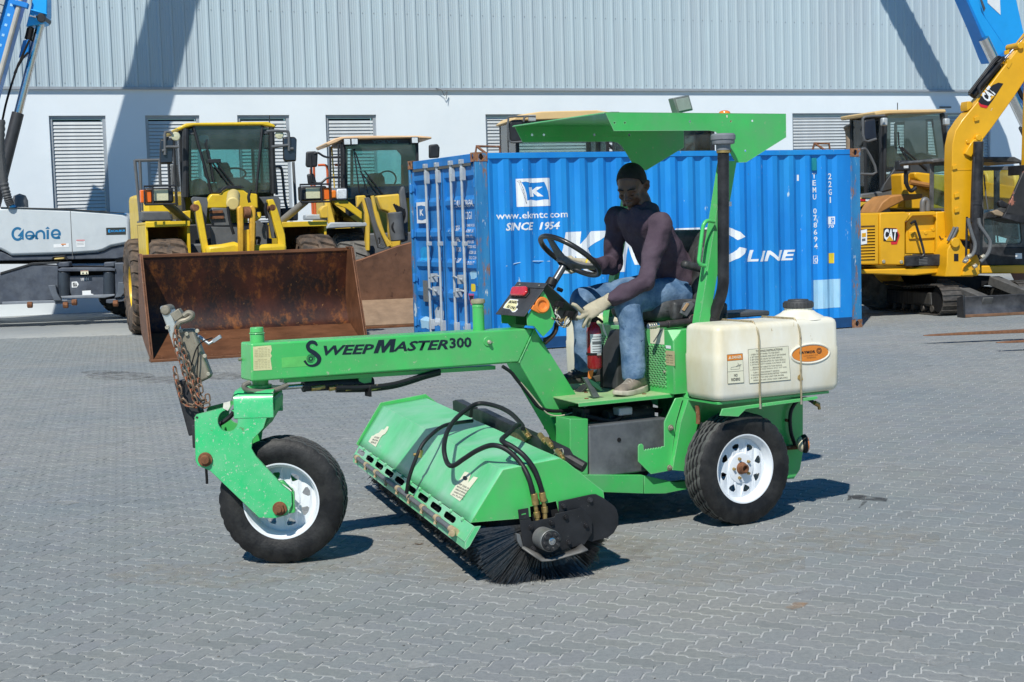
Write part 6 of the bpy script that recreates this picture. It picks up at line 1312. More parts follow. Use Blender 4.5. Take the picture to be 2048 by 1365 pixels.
def big_tyre(F, c, ax, Ro, W, Ri, m=TYREB, rimm=YELK, name='wheel'):
    ax = Vector(ax).normalized(); e = bpy.data.objects.new(name, None); COL.objects.link(e); e.parent = F.e; e.location = c; e.rotation_euler = ax.to_track_quat('Z', 'X').to_euler(); h = W/2
    mb = MB(); mb.lathe(V(0, 0, 0), (0, 0, 1), [(Ri, -h*.8), (Ri+.04, -h*.92), (Ri+(Ro-Ri)*.5, -h), (Ro-.09, -h*.96), (Ro-.045, -h*.86), (Ro-.035, 0), (Ro-.045, h*.86), (Ro-.09, h*.96), (Ri+(Ro-Ri)*.5, h), (Ri+.04, h*.92), (Ri, h*.8)], 48); mb.build('tyre', m, e, 0, ang=40)
    n = 22; lug = MB()
    for k in range(n):
        for s_ in (-1, 1):
            a0 = 6.28319*(k+(.5 if s_ > 0 else 0))/n; da = 6.28319/n*.30
            rings = []
            for (zz_, sh, ro) in ((-.02, 0.0, Ro), (h*.45, .10, Ro), (h*.82, .15, Ro-.012), (h*1.0, .17, Ro-.06)):
                a1 = a0+sh*s_*.9; 
                rings.append([V(r_*math.cos(a_), r_*math.sin(a_), zz_*s_) for r_, a_ in ((ro, a1-da), (ro, a1+da), (ro-.07, a1+da*1.15), (ro-.07, a1-da*1.15))])
            lug.loft(rings)
    lug.build('tread', m, e, 0, smooth=False)
    mb = MB(); mb.lathe(V(0, 0, 0), (0, 0, 1), [(Ri+.012, h*.80), (Ri-.02, h*.80), (Ri-.03, h*.55), (Ri-.06, h*.35), (Ri*.55, h*.42), (Ri*.5, h*.62), (Ri*.34, h*.66), (0, h*.66)], 36); mb.build('rim', rimm, e, 0, ang=40)
    return e
def bucket(F, W, H, D, m=BUCK, me_=BUCKW, guard=0, name='bucket', back=0):
    """open side towards -y, lip on the ground at y = 0"""
    t_ = .025; e = bpy.data.objects.new(name, None); COL.objects.link(e); e.parent = F.e
    pr = [(0, .02), (.45, .15), (.86, .29), (D*.88, .40), (D*.95, .66), (D*.90, .95), (D*.78, H)]
    mb = MB(); pp = [(0.0+i*0, 0) for i in ()]; sub = smooth_path([V(0, y, z) for y, z in pr], 4); inn = []
    for i, p in enumerate(sub):
        d = (sub[min(len(sub)-1, i+1)]-sub[max(0, i-1)]).normalized(); inn.append(p+V(0, d.z, -d.y)*t_)
    mb.prism([V(t_, p.y, p.z) for p in sub]+[V(t_, p.y, p.z) for p in inn[::-1]], V(W-2*t_, 0, 0)); sh_ = mb.build('shell', m, e, 0, ang=30)
    for x in (0, W-t_):
        poly = [V(x, p.y, p.z) for p in inn]+[V(x, D*.55, H+.02), V(x, .34, H*.55), V(x, .02, .10)]
        MB().prism(poly[::-1], V(t_, 0, 0)).build('side_plate', BUCKW, e, .004)
        ed = [V(x-.008, D*.80, H+.02), V(x-.008, D*.55, H+.02), V(x-.008, .34, H*.55), V(x-.008, .02, .10), V(x-.008, .0, .0)]
        mb = MB(); mb.loft([[p, p+V(t_+.016, 0, 0), p+V(t_+.016, .07, .02), p+V(0, .07, .02)] for p in ed]); mb.build('side_cutter', BUCKW, e, .003, smooth=False)
    MB().box(-.01, W+.01, -.06, .16, .0, .036).build('cutting_edge', BUCKW, e, .004)
    for k in range(9): mb = MB(); x = .15+k*(W-.3)/8; mb.cyl(V(x, .05, .036), V(x, .05, .052), .022, n=8); mb.build('edge_bolt', BUCKW, e, .002)
    MB().prism([V(.03, .02, .034), V(.03, .45, .172), V(.03, .85, .308), V(.03, .85, .318), V(.03, .45, .180), V(.03, .02, .042)], V(W-.06, 0, 0)).build('floor_plate', me_, e, 0)
    if guard: MB().prism([V(t_, D*.80, H), V(W*.5, D*.72, H+guard), V(W-t_, D*.80, H)], V(0, .03, 0)).build('spill_guard', m, e, .003)
    else: MB().box(0, W, D*.80-.03, D*.80+.03, H-.02, H+.025).build('top_edge', BUCKW, e, .006)
    return e
L1 = Frame('wheel_loader', (-4.73, 19.6, 0), 20, 'yellow wheel loader with a yellow roof and a wide rusty bucket resting on the paving', 'wheel loader')
bucket(L1, 2.93, 1.37, 1.15)
t1 = L1.t
def LP(F, name, mb, m, bev=.006, par=None, **k): return mb.build(name, m, par or F, bev, **k)
def lplate(F, name, px, y, th, m, bev=.006, par=None, holes=()): return MB().prism(F.ts(px, y=y), V(0, th, 0), [F.ts(h, y=y) for h in holes]).build(name, m, par or F, bev)
zL = lambda x, y: (250+x/4.874, 220+y/4.874)
def Z1(pts): return [zL(*p) for p in pts]
zB = lambda x, y: (240+x/2.528, 200+y/2.528)
def Z2(pts): return [zB(*p) for p in pts]
# lift arms
lplate(L1, 'lift_arm', Z2([(375, 515), (400, 508), (412, 535), (447, 740), (455, 800), (425, 800), (415, 740), (382, 560)]), 1.55, .12, YELK, .012); lplate(L1, 'lift_arm', Z2([(745, 505), (775, 502), (800, 560), (835, 680), (846, 800), (800, 800), (800, 700), (760, 560)]), 1.55, .12, YELK, .012)
for x in (395, 770):
    c = t1(*zB(x-8 if x < 500 else x+5, 545), y=1.5); LP(L1, 'arm_pin', MB().cyl(c+V(0, .05, 0), c+V(0, .25, 0), .055, n=18), RUST, .008)
lplate(L1, 'tower_plate', Z2([(360, 500), (372, 490), (440, 495), (445, 520), (430, 700), (400, 700), (372, 540)]), 1.75, .06, CABGREY); lplate(L1, 'tower_plate', Z2([(705, 492), (800, 488), (812, 510), (812, 700), (770, 700), (740, 540)]), 1.75, .06, CABGREY)
lplate(L1, 'cross_tube', Z2([(440, 738), (520, 730), (580, 718), (640, 740), (740, 730), (845, 728), (846, 800), (440, 800)]), 1.35, .25, YELK, .05)
# Z-bar bellcrank
bk = [(596, 540), (608, 530), (625, 545), (628, 640), (640, 660), (655, 640), (660, 535), (680, 532), (686, 560), (684, 700), (680, 790), (602, 790), (600, 640)]
lplate(L1, 'bellcrank', Z2([(594, 545), (612, 532), (626, 548), (628, 790), (602, 790), (598, 640)]), 1.25, .10, mat('worn_orange_yellow', (.62, .34, .03), .5, var=.2, scale=8, spots=((.30, .16, .06), .36, 9)), .02); lplate(L1, 'bellcrank', Z2([(656, 536), (676, 532), (688, 556), (684, 790), (660, 790)]), 1.25, .10, MATS['worn_orange_yellow'], .02)
lplate(L1, 'bellcrank_web', Z2([(626, 660), (658, 655), (660, 770), (628, 775)]), 1.33, .05, YELK)
LP(L1, 'bellcrank_pin', MB().cyl(t1(*zB(625, 570), y=1.3), t1(*zB(660, 570), y=1.3), .085, n=18), RUST, .01)
a, b = t1(*zB(585, 525), y=1.35), t1(*zB(575, 500), y=2.3); LP(L1, 'tilt_cylinder', MB().cyl(a+V(-.02, .12, .0), b+V(0, 0, .05), .095, n=24), mat('cylinder_cream', (.66, .52, .20), .5, var=.1), .02)
lplate(L1, 'front_frame_cover', Z2([(455, 555), (470, 545), (548, 548), (560, 590), (560, 640), (470, 640), (455, 600)]), 1.9, .08, CABGREY, .02); lplate(L1, 'front_frame_plate', Z2([(455, 642), (600, 645), (600, 740), (465, 740)]), 1.85, .05, CABGREY); lplate(L1, 'front_frame_plate', Z2([(690, 600), (740, 640), (745, 740), (690, 740)]), 1.85, .05, CABGREY)
for x, y in ((485, 567), (490, 595)): c = t1(*zB(x, y), y=1.88); LP(L1, 'latch', MB().box(c.x-.10, c.x+.10, c.y-.02, c.y, c.z-.02, c.z+.02), RUST, .004)
lplate(L1, 'front_frame', Z2([(440, 700), (770, 700), (770, 900), (440, 900)]), 2.0, .6, CABBLK, .02)
for pts in (((545, 540), (555, 610), (575, 680)), ((700, 565), (690, 600), (680, 610)), ((660, 455), (650, 490), (655, 520)), ((740, 520), (735, 560), (745, 600)), ((660, 740), (680, 705), (705, 700), (700, 730))): LP(L1, 'hose', MB().tube(smooth_path(L1.ts(Z2(pts), y=1.5)), .022, 8), HOSE, 0)
LP(L1, 'elbow_pipe', MB().tube(smooth_path(L1.ts(Z2([(672, 600), (690, 600), (704, 590), (702, 568)]), y=1.4)), .028, 10), YELK, 0)
# front fenders: open boxes above the tyres
for (px, s_) in ((Z2([(127, 620), (360, 620), (360, 780), (127, 780)]), 0), ([(563, 447), (655, 441), (655, 500), (563, 500)], 1)):
    a = t1(*px[0], y=2.30); b = t1(*px[2], y=2.30); x0, x1, zt = a.x, b.x, a.z if not s_ else (a.z+t1(*px[1], y=2.30).z)/2
    mb = MB(); mb.box(x0, x1, 2.30, 3.4, zt-.04, zt); LP(L1, 'fender', mb, YELK, .012)
    LP(L1, 'fender_lip', MB().box(x0, x1, 2.25, 2.298, zt-.075, zt+.005), YELK, .008); LP(L1, 'fender_back', MB().box(x0, x1, 3.30, 3.35, zt-.85, zt-.042), BROWNIN)
    LP(L1, 'fender_side', MB().box(x1-.04, x1, 2.31, 3.29, zt-.85, zt-.042) if not s_ else MB().box(x0, x0+.04, 2.31, 3.29, zt-.85, zt-.042), YELK); LP(L1, 'fender_side', MB().box(x0, x0+.035, 2.31, 3.29, zt-.85, zt-.042) if not s_ else MB().box(x1-.035, x1, 2.31, 3.29, zt-.6, zt-.042), YELK)
cl, cr2 = t1(333, 500, y=2.4).x, t1(627, 490, y=2.4).x
big_tyre(L1, V(cl, 2.45, .80), V(-1, 0, 0), .80, .52, .34); big_tyre(L1, V(cr2, 2.45, .80), V(1, 0, 0), .80, .52, .34)
rl = t1(289, 600, y=5.7).x; big_tyre(L1, V(rl, 5.7, .80), V(-1, 0, 0), .80, .52, .36); big_tyre(L1, V(2.93-rl+.1, 5.7, .80), V(1, 0, 0), .80, .52, .36)
LP(L1, 'axle', MB().cyl(V(cl, 2.45, .78), V(cr2, 2.45, .78), .2, n=16), CABBLK); LP(L1, 'rear_frame', MB().box(.75, 2.2, 3.2, 7.3, .75, 1.5), CABGREY, .03); LP(L1, 'engine_hood', MB().box(.6, 2.3, 5.2, 7.6, 1.5, 2.35), YELK, .08)
# headlamps on arms
def headlamp(F, c, W, H, side, m_arm, foot, D=.22):
    e = bpy.data.objects.new('headlamp', None); COL.objects.link(e); e.parent = F.e; x, y, z = c
    mb = MB(); mb.box(-W/2, W/2, 0, D, -H/2, H/2); mb.build('housing', CABBLK, e, .03, seg=3); ln = MB(); lx = .04*W*side; ln.box(lx-W*.27, lx+W*.27, -.015, .0, -H*.36, H*.36); ln.build('lens', LENS, e, .006)
    fr_ = [V(-W/2-.02, -.07, -H/2-.02), V(W/2+.02, -.07, -H/2-.02), V(W/2+.02, -.07, H/2+.02), V(-W/2-.02, -.07, H/2+.02)]; MB().tube(smooth_path(fr_+[fr_[0]], 1), .016, 8, closed=False).build('guard', CABBLK, e, 0); MB().tube([V(-side*W*.25, -.07, -H/2-.02), V(-side*W*.25, -.07, H/2+.02)], .014, 8).build('guard', CABBLK, e, 0)
    MB().box(-side*W*.48-.075, -side*W*.48+.075, -.03, .12, -.10, .08).build('indicator', mat('indicator_orange', (.85, .16, .015), .3, var=.1), e, .01)
    e.location = c; LP(F, 'lamp_arm', MB().cyl(Vector(c)+V(side*W*.25, .12, -H/2), foot, .055, n=14), m_arm, 0)
hc1 = t1(319, 391, y=2.1); headlamp(L1, hc1, .40, .22, 1, mat('arm_olive', (.14, .12, .05), .5, var=.2), t1(378, 445, y=2.6))
hc2 = t1(628, 387, y=2.1); headlamp(L1, hc2, .40, .22, -1, mat('arm_grey_yellow', (.20, .19, .17), .5, var=.2), t1(563, 443, y=2.6))
# cab
YC = 3.55
def gpane(F, name, px, y, m=GLASS, th=.012, frame=None, fw=.03):
    pts = F.ts(px, y=y); e = MB().prism(pts, V(0, th, 0)).build(name, m, F, 0)
    if frame:
        mb = MB(); n = len(pts)
        for i in range(n): mb.cyl(pts[i], pts[(i+1) % n], fw, n=6)
        mb.build(name+'_seal', frame, e, 0)
    return e
cabx0, cabx1 = t1(360, 300, y=YC).x, t1(545, 300, y=YC).x; cz = t1(450, 248, y=YC).z; cz0 = 1.9
for (u0, v0, u1, v1, r_) in ((371, 258, 371, 395, .055), (543, 252, 547, 388, .045), (386, 250, 424, 388, .022), (525, 250, 512, 388, .022)): LP(L1, 'cab_pillar', MB().tube([t1(u0, v0, y=YC), t1(u1, v1, y=YC)], r_, 8), CABBLK, .004)
gpane(L1, 'windscreen', [(387, 251), (524, 250), (512, 386), (424, 386)], YC, GLASS, frame=CABBLK, fw=.014)
gpane(L1, 'corner_glass', [(374, 262), (386, 255), (423, 388), (380, 392)], YC+.03); gpane(L1, 'corner_glass', [(526, 255), (542, 258), (546, 385), (513, 386)], YC+.03)
gpane(L1, 'rear_glass', [(379, 296), (506, 296), (510, 370), (379, 370)], YC+1.55, GLASS, frame=CABBLK, fw=.03)
for (x0, x1, y0, y1, z0, z1, nm) in ((cabx0, cabx0+.06, YC+.1, YC+1.55, cz0, cz-.1, 'door_glass'), (cabx1-.05, cabx1, YC+.1, YC+1.55, cz0+.3, cz-.1, 'door_glass')):
    LP(L1, nm, MB().box(x0+.02, x0+.032, y0, y1, z0+.2, z1), GLASS, 0)
    for yy in (y0, (y0+y1)/2, y1): LP(L1, 'cab_pillar', MB().box(x0, x0+.055, yy-.04, yy+.04, z0, z1), CABBLK, .01)
    LP(L1, 'cab_sill', MB().box(x0, x0+.055, y0, y1, z0-.3, z0+.2), CABBLK, .01)
LP(L1, 'cab_back_frame', MB().prism(L1.ts([(372, 262), (512, 260), (515, 385), (372, 395)], y=YC+1.5), V(0, .04, 0), [L1.ts([(380, 298), (505, 298), (509, 368), (380, 368)], y=YC+1.5)]), mat('cab_liner', (.075, .085, .095), .7), .004)
rf = L1.ts([(354, 256), (372, 247), (386, 246), (525, 244), (536, 244), (550, 250), (552, 256), (540, 254), (524, 251), (388, 252), (372, 256), (358, 262)], y=YC-.05); LP(L1, 'cab_roof', MB().prism(rf, V(0, 1.75, 0)), YELK, .02)
LP(L1, 'roof_liner', MB().box(cabx0+.05, cabx1-.05, YC+.02, YC+1.6, cz-.16, cz-.09), MATS['cab_liner'])
LP(L1, 'cab_floor', MB().box(cabx0, cabx1, YC, YC+1.6, cz0-.5, cz0-.1), CABBLK, .02)
LP(L1, 'dash', MB().prism(L1.ts(Z1([(845, 790), (900, 740), (930, 690), (1000, 660), (1150, 660), (1220, 700), (1250, 740), (1240, 800), (850, 810)]), y=YC+.15), V(0, .3, 0)), mat('dash_grey', (.13, .14, .16), .7), .04)
LP(L1, 'seat', MB().prism(L1.ts(Z1([(770, 400), (800, 385), (830, 395), (835, 520), (860, 560), (1000, 560), (1060, 640), (1050, 700), (860, 700), (800, 640)]), y=YC+.75), V(0, .35, 0)), mat('cab_seat', (.03, .033, .04), .7), .03); LP(L1, 'seat', MB().prism(L1.ts(Z1([(910, 515), (1005, 510), (1030, 560), (1035, 620), (920, 620)]), y=YC+.8), V(0, .12, 0)), MATS['cab_seat'], .03)
c = t1(*zL(1060, 640), y=YC+.35); LP(L1, 'steering_wheel', MB().tube([c+V(.19*math.cos(6.28319*i/24), -.10*math.sin(6.28319*i/24), .09*math.sin(6.28319*i/24)+.02) for i in range(24)], .016, 8, closed=True), CABBLK, 0)
LP(L1, 'cab_console', MB().prism(L1.ts(Z1([(660, 700), (720, 665), (790, 700), (830, 780), (830, 850), (660, 850)]), y=YC+.4), V(0, .4, 0)), mat('console_teal_grey', (.03, .06, .06), .6), .02)
for a, b in (((790, 330), (835, 500)), ((835, 500), (868, 715)), ((840, 500), (1065, 800)), ((880, 500), (1100, 790)), ((800, 290), (790, 340))): LP(L1, 'wiper', MB().tube(L1.ts(Z1([a, b]), y=YC-.06), .013, 6), CABBLK, 0)
LP(L1, 'wiper_pivot', MB().box(*[f(t1(*zL(870, 500), y=YC-.06)) for f in (lambda p: p.x-.1, lambda p: p.x+.1, lambda p: p.y-.03, lambda p: p.y+.03, lambda p: p.z-.03, lambda p: p.z+.03)]), CABBLK, .006)
c = t1(*zL(770, 280), y=YC+.1); LP(L1, 'cab_mirror', MB().lathe(c, (0, -1, 0), [(.001, 0), (.075, .01), (.075, .03), (0, .05)], 16), mat('dull_mirror', (.4, .44, .46), .4), 0)
LP(L1, 'hood_nose', MB().prism(L1.ts(Z1([(800, 880), (840, 820), (940, 820), (960, 790), (1000, 770), (1140, 770), (1190, 810), (1290, 820), (1300, 960), (800, 960)]), y=YC-.2), V(0, .18, 0)), YELK, .02); LP(L1, 'hood_nose', MB().prism(L1.ts(Z1([(570, 990), (640, 980), (640, 1090), (570, 1080)]), y=YC-.5), V(0, .2, 0)), YELK, .01)
LP(L1, 'dark_trim', MB().prism(L1.ts(Z1([(910, 810), (960, 755), (1000, 740), (1130, 740), (1170, 760), (1130, 768), (1000, 768), (955, 790), (940, 815)]), y=YC-.22), V(0, .02, 0)), CABBLK, .004)
# mirrors, work lamps, handrails
def mirror_(F, px, y, back=False):
    pts = F.ts(px, y=y); LP(F, 'mirror', MB().prism(pts, V(0, .07, 0)), CABBLK, .03, seg=3); c_ = sum(pts, V(0, 0, 0))/len(pts)
    if not back: MB().prism([c_+(p-c_)*.86+V(0, -.004, 0) for p in pts], V(0, .004, 0)).build('mirror_glass', MIRR, F, .004)
mirror_(L1, Z1([(345, 285), (470, 280), (475, 300), (465, 525), (345, 530), (338, 510)]), 3.3); mirror_(L1, Z1([(1540, 265), (1660, 262), (1678, 290), (1672, 505), (1560, 508), (1545, 480)]), 3.3)
for pts in (((390, 440), (390, 240), (405, 218), (440, 218), (460, 240)), ((390, 362), (520, 362)), ((400, 395), (360, 400)), ((1600, 400), (1595, 230), (1570, 210), (1510, 208)), ((1590, 345), (1430, 362)), ((1610, 380), (1640, 380)), ((1380, 210), (1470, 205), (1540, 210))): LP(L1, 'mirror_arm', MB().tube(smooth_path(L1.ts(Z1(pts), y=3.28), 4), .022, 8), CABGREY, 0)
for x, y in ((495, 260), (1505, 245)): c = t1(*zL(x, y), y=3.3); LP(L1, 'work_lamp', MB().lathe(c, (0, -1, 0), [(0, -.1), (.06, -.06), (.068, 0), (.055, .012), (0, .018)], 18), LENS, 0)
for pts in (((95, 490), (140, 950)), ((95, 495), (335, 490)), ((145, 500), (165, 985)), ((335, 490), (345, 740)), ((140, 950), (160, 1190)), ((150, 1000), (150, 1170), (180, 1210)), ((465, 540), (460, 750)), ((480, 700), (485, 590), (510, 565), (560, 565)), ((1640, 510), (1665, 950)), ((1450, 500), (1480, 830)), ((1440, 560), (1500, 555), (1530, 600), (1560, 880), (1590, 990)), ((445, 1020), (460, 1080), (530, 1085))): LP(L1, 'handrail', MB().tube(smooth_path(L1.ts(Z1(pts), y=4.4), 4), .024, 8), CABGREY, 0)
LP(L1, 'step_box', MB().prism(L1.ts(Z1([(165, 990), (430, 990), (470, 1080), (170, 1085)]), y=4.0), V(0, .5, 0)), CABGREY, .02); LP(L1, 'step_box', MB().prism(L1.ts(Z1([(1520, 960), (1690, 950), (1690, 1080), (1540, 1080)]), y=4.0), V(0, .5, 0)), CABBLK, .02); LP(L1, 'step_box', MB().prism(L1.ts(Z1([(155, 1080), (200, 1080), (200, 1240), (170, 1240)]), y=4.2), V(0, .6, 0)), CABGREY, .02)
LP(L1, 'antenna', MB().tube([t1(539, 248, y=YC+.3), t1(539, 231, y=YC+.3)], .008, 6), CABBLK, 0)
LP(L1, 'antenna', MB().tube(smooth_path(L1.ts(Z1([(1400, 120), (1430, 170), (1475, 148)]), y=YC)), .008, 6), CABBLK, 0)

# ---------------------------------------------------------------- second loader, partly behind the container
L2 = Frame('wheel_loader', ground(736, 658), 14, 'pale yellow wheel loader with grey arms and a peaked brown bucket against the container doors', 'wheel loader')
t2 = L2.t; zV = lambda x, y: (560+x/4.875, 240+y/4.875)
def Z3(pts): return [zV(*p) for p in pts]
e2b = bpy.data.objects.new('bucket', None); COL.objects.link(e2b); e2b.parent = L2.e
bz0 = t2(780, 657, y=0).z; 
mb = MB(); top_ = L2.ts([(690, 530), (727, 519), (760, 507), (795, 494), (822, 487), (900, 480)], y=.75); mid_ = L2.ts([(690, 605), (727, 605), (760, 605), (795, 604), (822, 603), (900, 602)], y=.85); low_ = L2.ts([(690, 659), (727, 658), (760, 657), (795, 656.5), (822, 656), (900, 655)], y=.0)
mb = MB(); n_ = len(top_)
mb.loft([[V(p.x, .80, p.z) for p in top_], [V(p.x, .84, mid_[0].z+.42) for p in top_], [V(p.x, .88, mid_[0].z) for p in mid_]], caps=False, closed=False); ob = mb.build('shell', BUCK2, e2b, 0, smooth=False); so3 = ob.modifiers.new('sheet', 'SOLIDIFY'); so3.thickness = .03
mb = MB(); mb.tube([V(p.x, .79, p.z) for p in top_], .022, 8); mb.build('top_edge', BUCKW, e2b, 0)
mb = MB(); mb.loft([[V(p.x, .87, mid_[0].z-.002) for p in mid_], [V(p.x, 0, .03) for p in low_]], caps=False, closed=False); ob = mb.build('floor_plate', BUCKT, e2b, 0, smooth=False); so3 = ob.modifiers.new('sheet', 'SOLIDIFY'); so3.thickness = .03; so3.offset = 1
MB().box(low_[0].x, low_[-1].x, -.05, .12, 0, .035).build('cutting_edge', BUCKW, e2b, .004)
for k in range(6): mb = MB(); x = .1+k*.14; mb.cyl(V(x, .05, .035), V(x, .05, .055), .02, n=8); mb.build('edge_bolt', BUCKW, e2b, .002)
lplate(L2, 'lift_arm', Z3([(830, 760), (870, 755), (895, 790), (1000, 1100), (1050, 1230), (1010, 1260), (960, 1250), (925, 1100)]), 1.7, .14, CABGREY, .02, holes=[Z3(circ(968, 1185, 12, 12, 30))]); lplate(L2, 'lift_arm', Z3([(1170, 700), (1190, 650), (1215, 652), (1250, 900), (1250, 1180), (1185, 1200), (1180, 900)]), 1.7, .14, CABGREY, .02)
lplate(L2, 'front_frame', Z3([(750, 740), (830, 735), (860, 800), (880, 1000), (880, 1280), (840, 1280), (830, 900), (800, 800), (755, 860)]), 1.9, .2, YELV, .02); lplate(L2, 'front_frame', Z3([(940, 740), (1165, 720), (1200, 900), (1180, 1250), (1080, 1250), (1060, 900), (990, 880)]), 2.0, .3, YELV, .03)
lplate(L2, 'arm_bracket', Z3([(530, 780), (640, 775), (800, 900), (800, 975), (640, 860), (540, 830)]), 1.85, .06, YELK, .012); lplate(L2, 'lamp_post_base', Z3([(470, 780), (530, 760), (545, 1000), (620, 1000), (760, 990), (800, 1010), (470, 1020)]), 2.0, .1, YELV, .02)
for pts in (((900, 740), (960, 1000), (1060, 1230)), ((940, 900), (1010, 1120), (1080, 1220))): LP(L2, 'hydraulic_pipe', MB().tube(smooth_path(L2.ts(Z3(pts), y=1.6)), .035, 8), YELV, 0)
a, b = L2.ts(Z3([(1120, 900), (1150, 1180)]), y=1.5); LP(L2, 'tilt_cylinder', MB().cyl(a, b, .13, n=18), CABGREY, .02)
for k in range(7): x0 = 1110+k*16; LP(L2, 'hose', MB().tube(smooth_path(L2.ts(Z3([(x0, 820+k*8), (x0+40-k*5, 930), (x0-15, 1040), (x0+30, 1130)]), y=1.4+.02*k)), .020, 6), HOSE, 0)
lplate(L2, 'fender', Z3([(445, 1065), (480, 1010), (500, 1000), (850, 1000), (868, 1040), (500, 1060)]), 1.9, 1.1, LGREY, .02); lplate(L2, 'fender_back', Z3([(440, 1065), (850, 1050), (850, 1200), (440, 1250)]), 2.9, .05, CABBLK); 
LP(L2, 'axle', MB().cyl(V(-.6, 2.55, .75), V(1.6, 2.55, .75), .2, n=14), CABBLK)
c = t2(*zV(680, 1250), y=2.5).x; big_tyre(L2, V(c, 2.55, .79), V(-1, 0, 0), .79, .55, .36, TYREG, YELV); big_tyre(L2, V(c+2.1, 2.55, .79), V(1, 0, 0), .79, .55, .36, TYREG, YELV); big_tyre(L2, V(c, 5.6, .79), V(-1, 0, 0), .79, .55, .36, TYREG, YELV); big_tyre(L2, V(c+2.1, 5.6, .79), V(1, 0, 0), .79, .55, .36, TYREG, YELV)
LP(L2, 'rear_frame', MB().box(.3, 1.5, 3.2, 7.2, .75, 1.55), CABGREY, .03); LP(L2, 'engine_hood', MB().box(.0, 1.7, 5.0, 7.3, 1.5, 2.3), YELV, .08)
YD = 3.4
lplate(L2, 'cab_roof', Z3([(450, 225), (540, 180), (575, 172), (600, 165), (780, 155), (1365, 155), (1480, 165), (1480, 188), (1250, 178), (790, 190), (610, 195), (560, 222), (470, 255)]), YD-.1, 1.7, mat('cab_roof_peach', (.70, .46, .26), .5, var=.08), .02)
lplate(L2, 'roof_underside', Z3([(600, 196), (1350, 182), (1350, 240), (620, 240)]), YD+.05, 1.5, MATS['cab_liner'], .01)
for (x0, y0, x1, y1, r_) in ((615, 220, 640, 800, .045), (1335, 230, 1345, 700, .03), (720, 280, 775, 720, .014)): LP(L2, 'cab_pillar', MB().tube(L2.ts(Z3([(x0, y0), (x1, y1)]), y=YD), r_, 8), CABBLK, .004)
gpane(L2, 'windscreen', Z3([(635, 235), (1330, 230), (1335, 700), (1170, 720), (800, 740), (650, 790)]), YD); gpane(L2, 'rear_glass', Z3([(700, 290), (1140, 280), (1195, 345), (1195, 640), (700, 640)]), YD+1.5, GLASS, frame=CABBLK, fw=.03)
LP(L2, 'cab_back_frame', MB().prism(L2.ts(Z3([(600, 230), (1350, 230), (1350, 760), (600, 760)]), y=YD+1.45), V(0, .04, 0), [L2.ts(Z3([(660, 285), (1140, 278), (1198, 345), (1198, 640), (660, 640)]), y=YD+1.45)]), MATS['cab_liner'], .004)
LP(L2, 'door_frame', MB().prism(L2.ts(Z3([(500, 255), (512, 255), (540, 690), (528, 690)]), y=YD+.9), V(0, .05, 0)), YELV, .008); LP(L2, 'cab_side', MB().prism(L2.ts(Z3([(640, 780), (760, 760), (790, 900), (640, 960)]), y=YD+.1), V(0, .05, 0)), CABBLK)
lplate(L2, 'dash', Z3([(960, 690), (980, 640), (1060, 628), (1130, 650), (1165, 690), (1165, 725), (960, 730)]), YD+.2, .3, mat('dash_dark', (.05, .05, .06), .7), .04); lplate(L2, 'seat', Z3([(870, 540), (900, 520), (990, 520), (1020, 560), (1030, 650), (870, 650)]), YD+.8, .3, MATS['cab_seat'], .03)
c = t2(*zV(1040, 585), y=YD+.4); LP(L2, 'steering_wheel', MB().tube([c+V(.18*math.cos(6.28319*i/24), -.1*math.sin(6.28319*i/24), .16*math.sin(6.28319*i/24)) for i in range(24)], .016, 8, closed=True), CABBLK, 0)
for a, b in (((735, 315), (790, 490)), ((790, 500), (845, 680)), ((780, 500), (1020, 800)), ((820, 495), (1065, 800))): LP(L2, 'wiper', MB().tube(L2.ts(Z3([a, b]), y=YD-.05), .013, 6), CABBLK, 0)
mirror_(L2, Z3([(255, 310), (355, 305), (370, 330), (365, 460), (260, 465), (250, 440)]), 3.1, True); mirror_(L2, [(858, 290), (876, 288), (880, 295), (879, 316), (858, 317)], 3.1, True); mirror_(L2, Z3([(262, 530), (330, 520), (355, 600), (350, 620), (275, 632)]), 3.1, True)
for pts in (((370, 320), (455, 365), (600, 362)), ((300, 340), (310, 570), (330, 610), (400, 615), (470, 565), (600, 560)), ((330, 330), (370, 320)), ((490, 260), (492, 690)), ((570, 240), (575, 680)), ((595, 240), (600, 680))): LP(L2, 'mirror_arm', MB().tube(smooth_path(L2.ts(Z3(pts), y=3.1), 4), .020, 8), CABBLK, 0)
RAILR = mat('red_handrail', (.58, .12, .04), .5)
for pts in (((300, 480), (320, 920)), ((330, 445), (345, 925)), ((370, 443), (440, 443), (460, 480), (465, 640)), ((535, 440), (600, 440)), ((1190, 440), (1195, 620))): LP(L2, 'handrail', MB().tube(smooth_path(L2.ts(Z3(pts), y=4.8), 3), .024, 8), RAILR, 0)
for x, y in ((655, 215), (728, 213), (1315, 200)): c = t2(*zV(x, y), y=YD-.15); LP(L2, 'work_lamp', MB().box(c.x-.07, c.x+.07, c.y, c.y+.1, c.z-.065, c.z+.065), CABBLK, .01); LP(L2, 'lamp_lens', MB().box(c.x-.055, c.x+.055, c.y-.01, c.y, c.z-.05, c.z+.05), mat('clear_lens', (.66, .70, .72), .15, coat=.5, var=.2, scale=30), .004)
c = t2(*zV(580, 725), y=1.8); LP(L2, 'headlamp', MB().box(c.x-.17, c.x+.15, c.y, c.y+.2, c.z-.11, c.z+.11), GREY, .05); LP(L2, 'headlamp_lens', MB().box(c.x-.05, c.x+.13, c.y-.02, c.y+.02, c.z-.09, c.z+.09), MATS['clear_lens'], .03); LP(L2, 'indicator', MB().box(c.x-.15, c.x-.06, c.y-.02, c.y+.02, c.z-.07, c.z+.07), AMBER, .02)
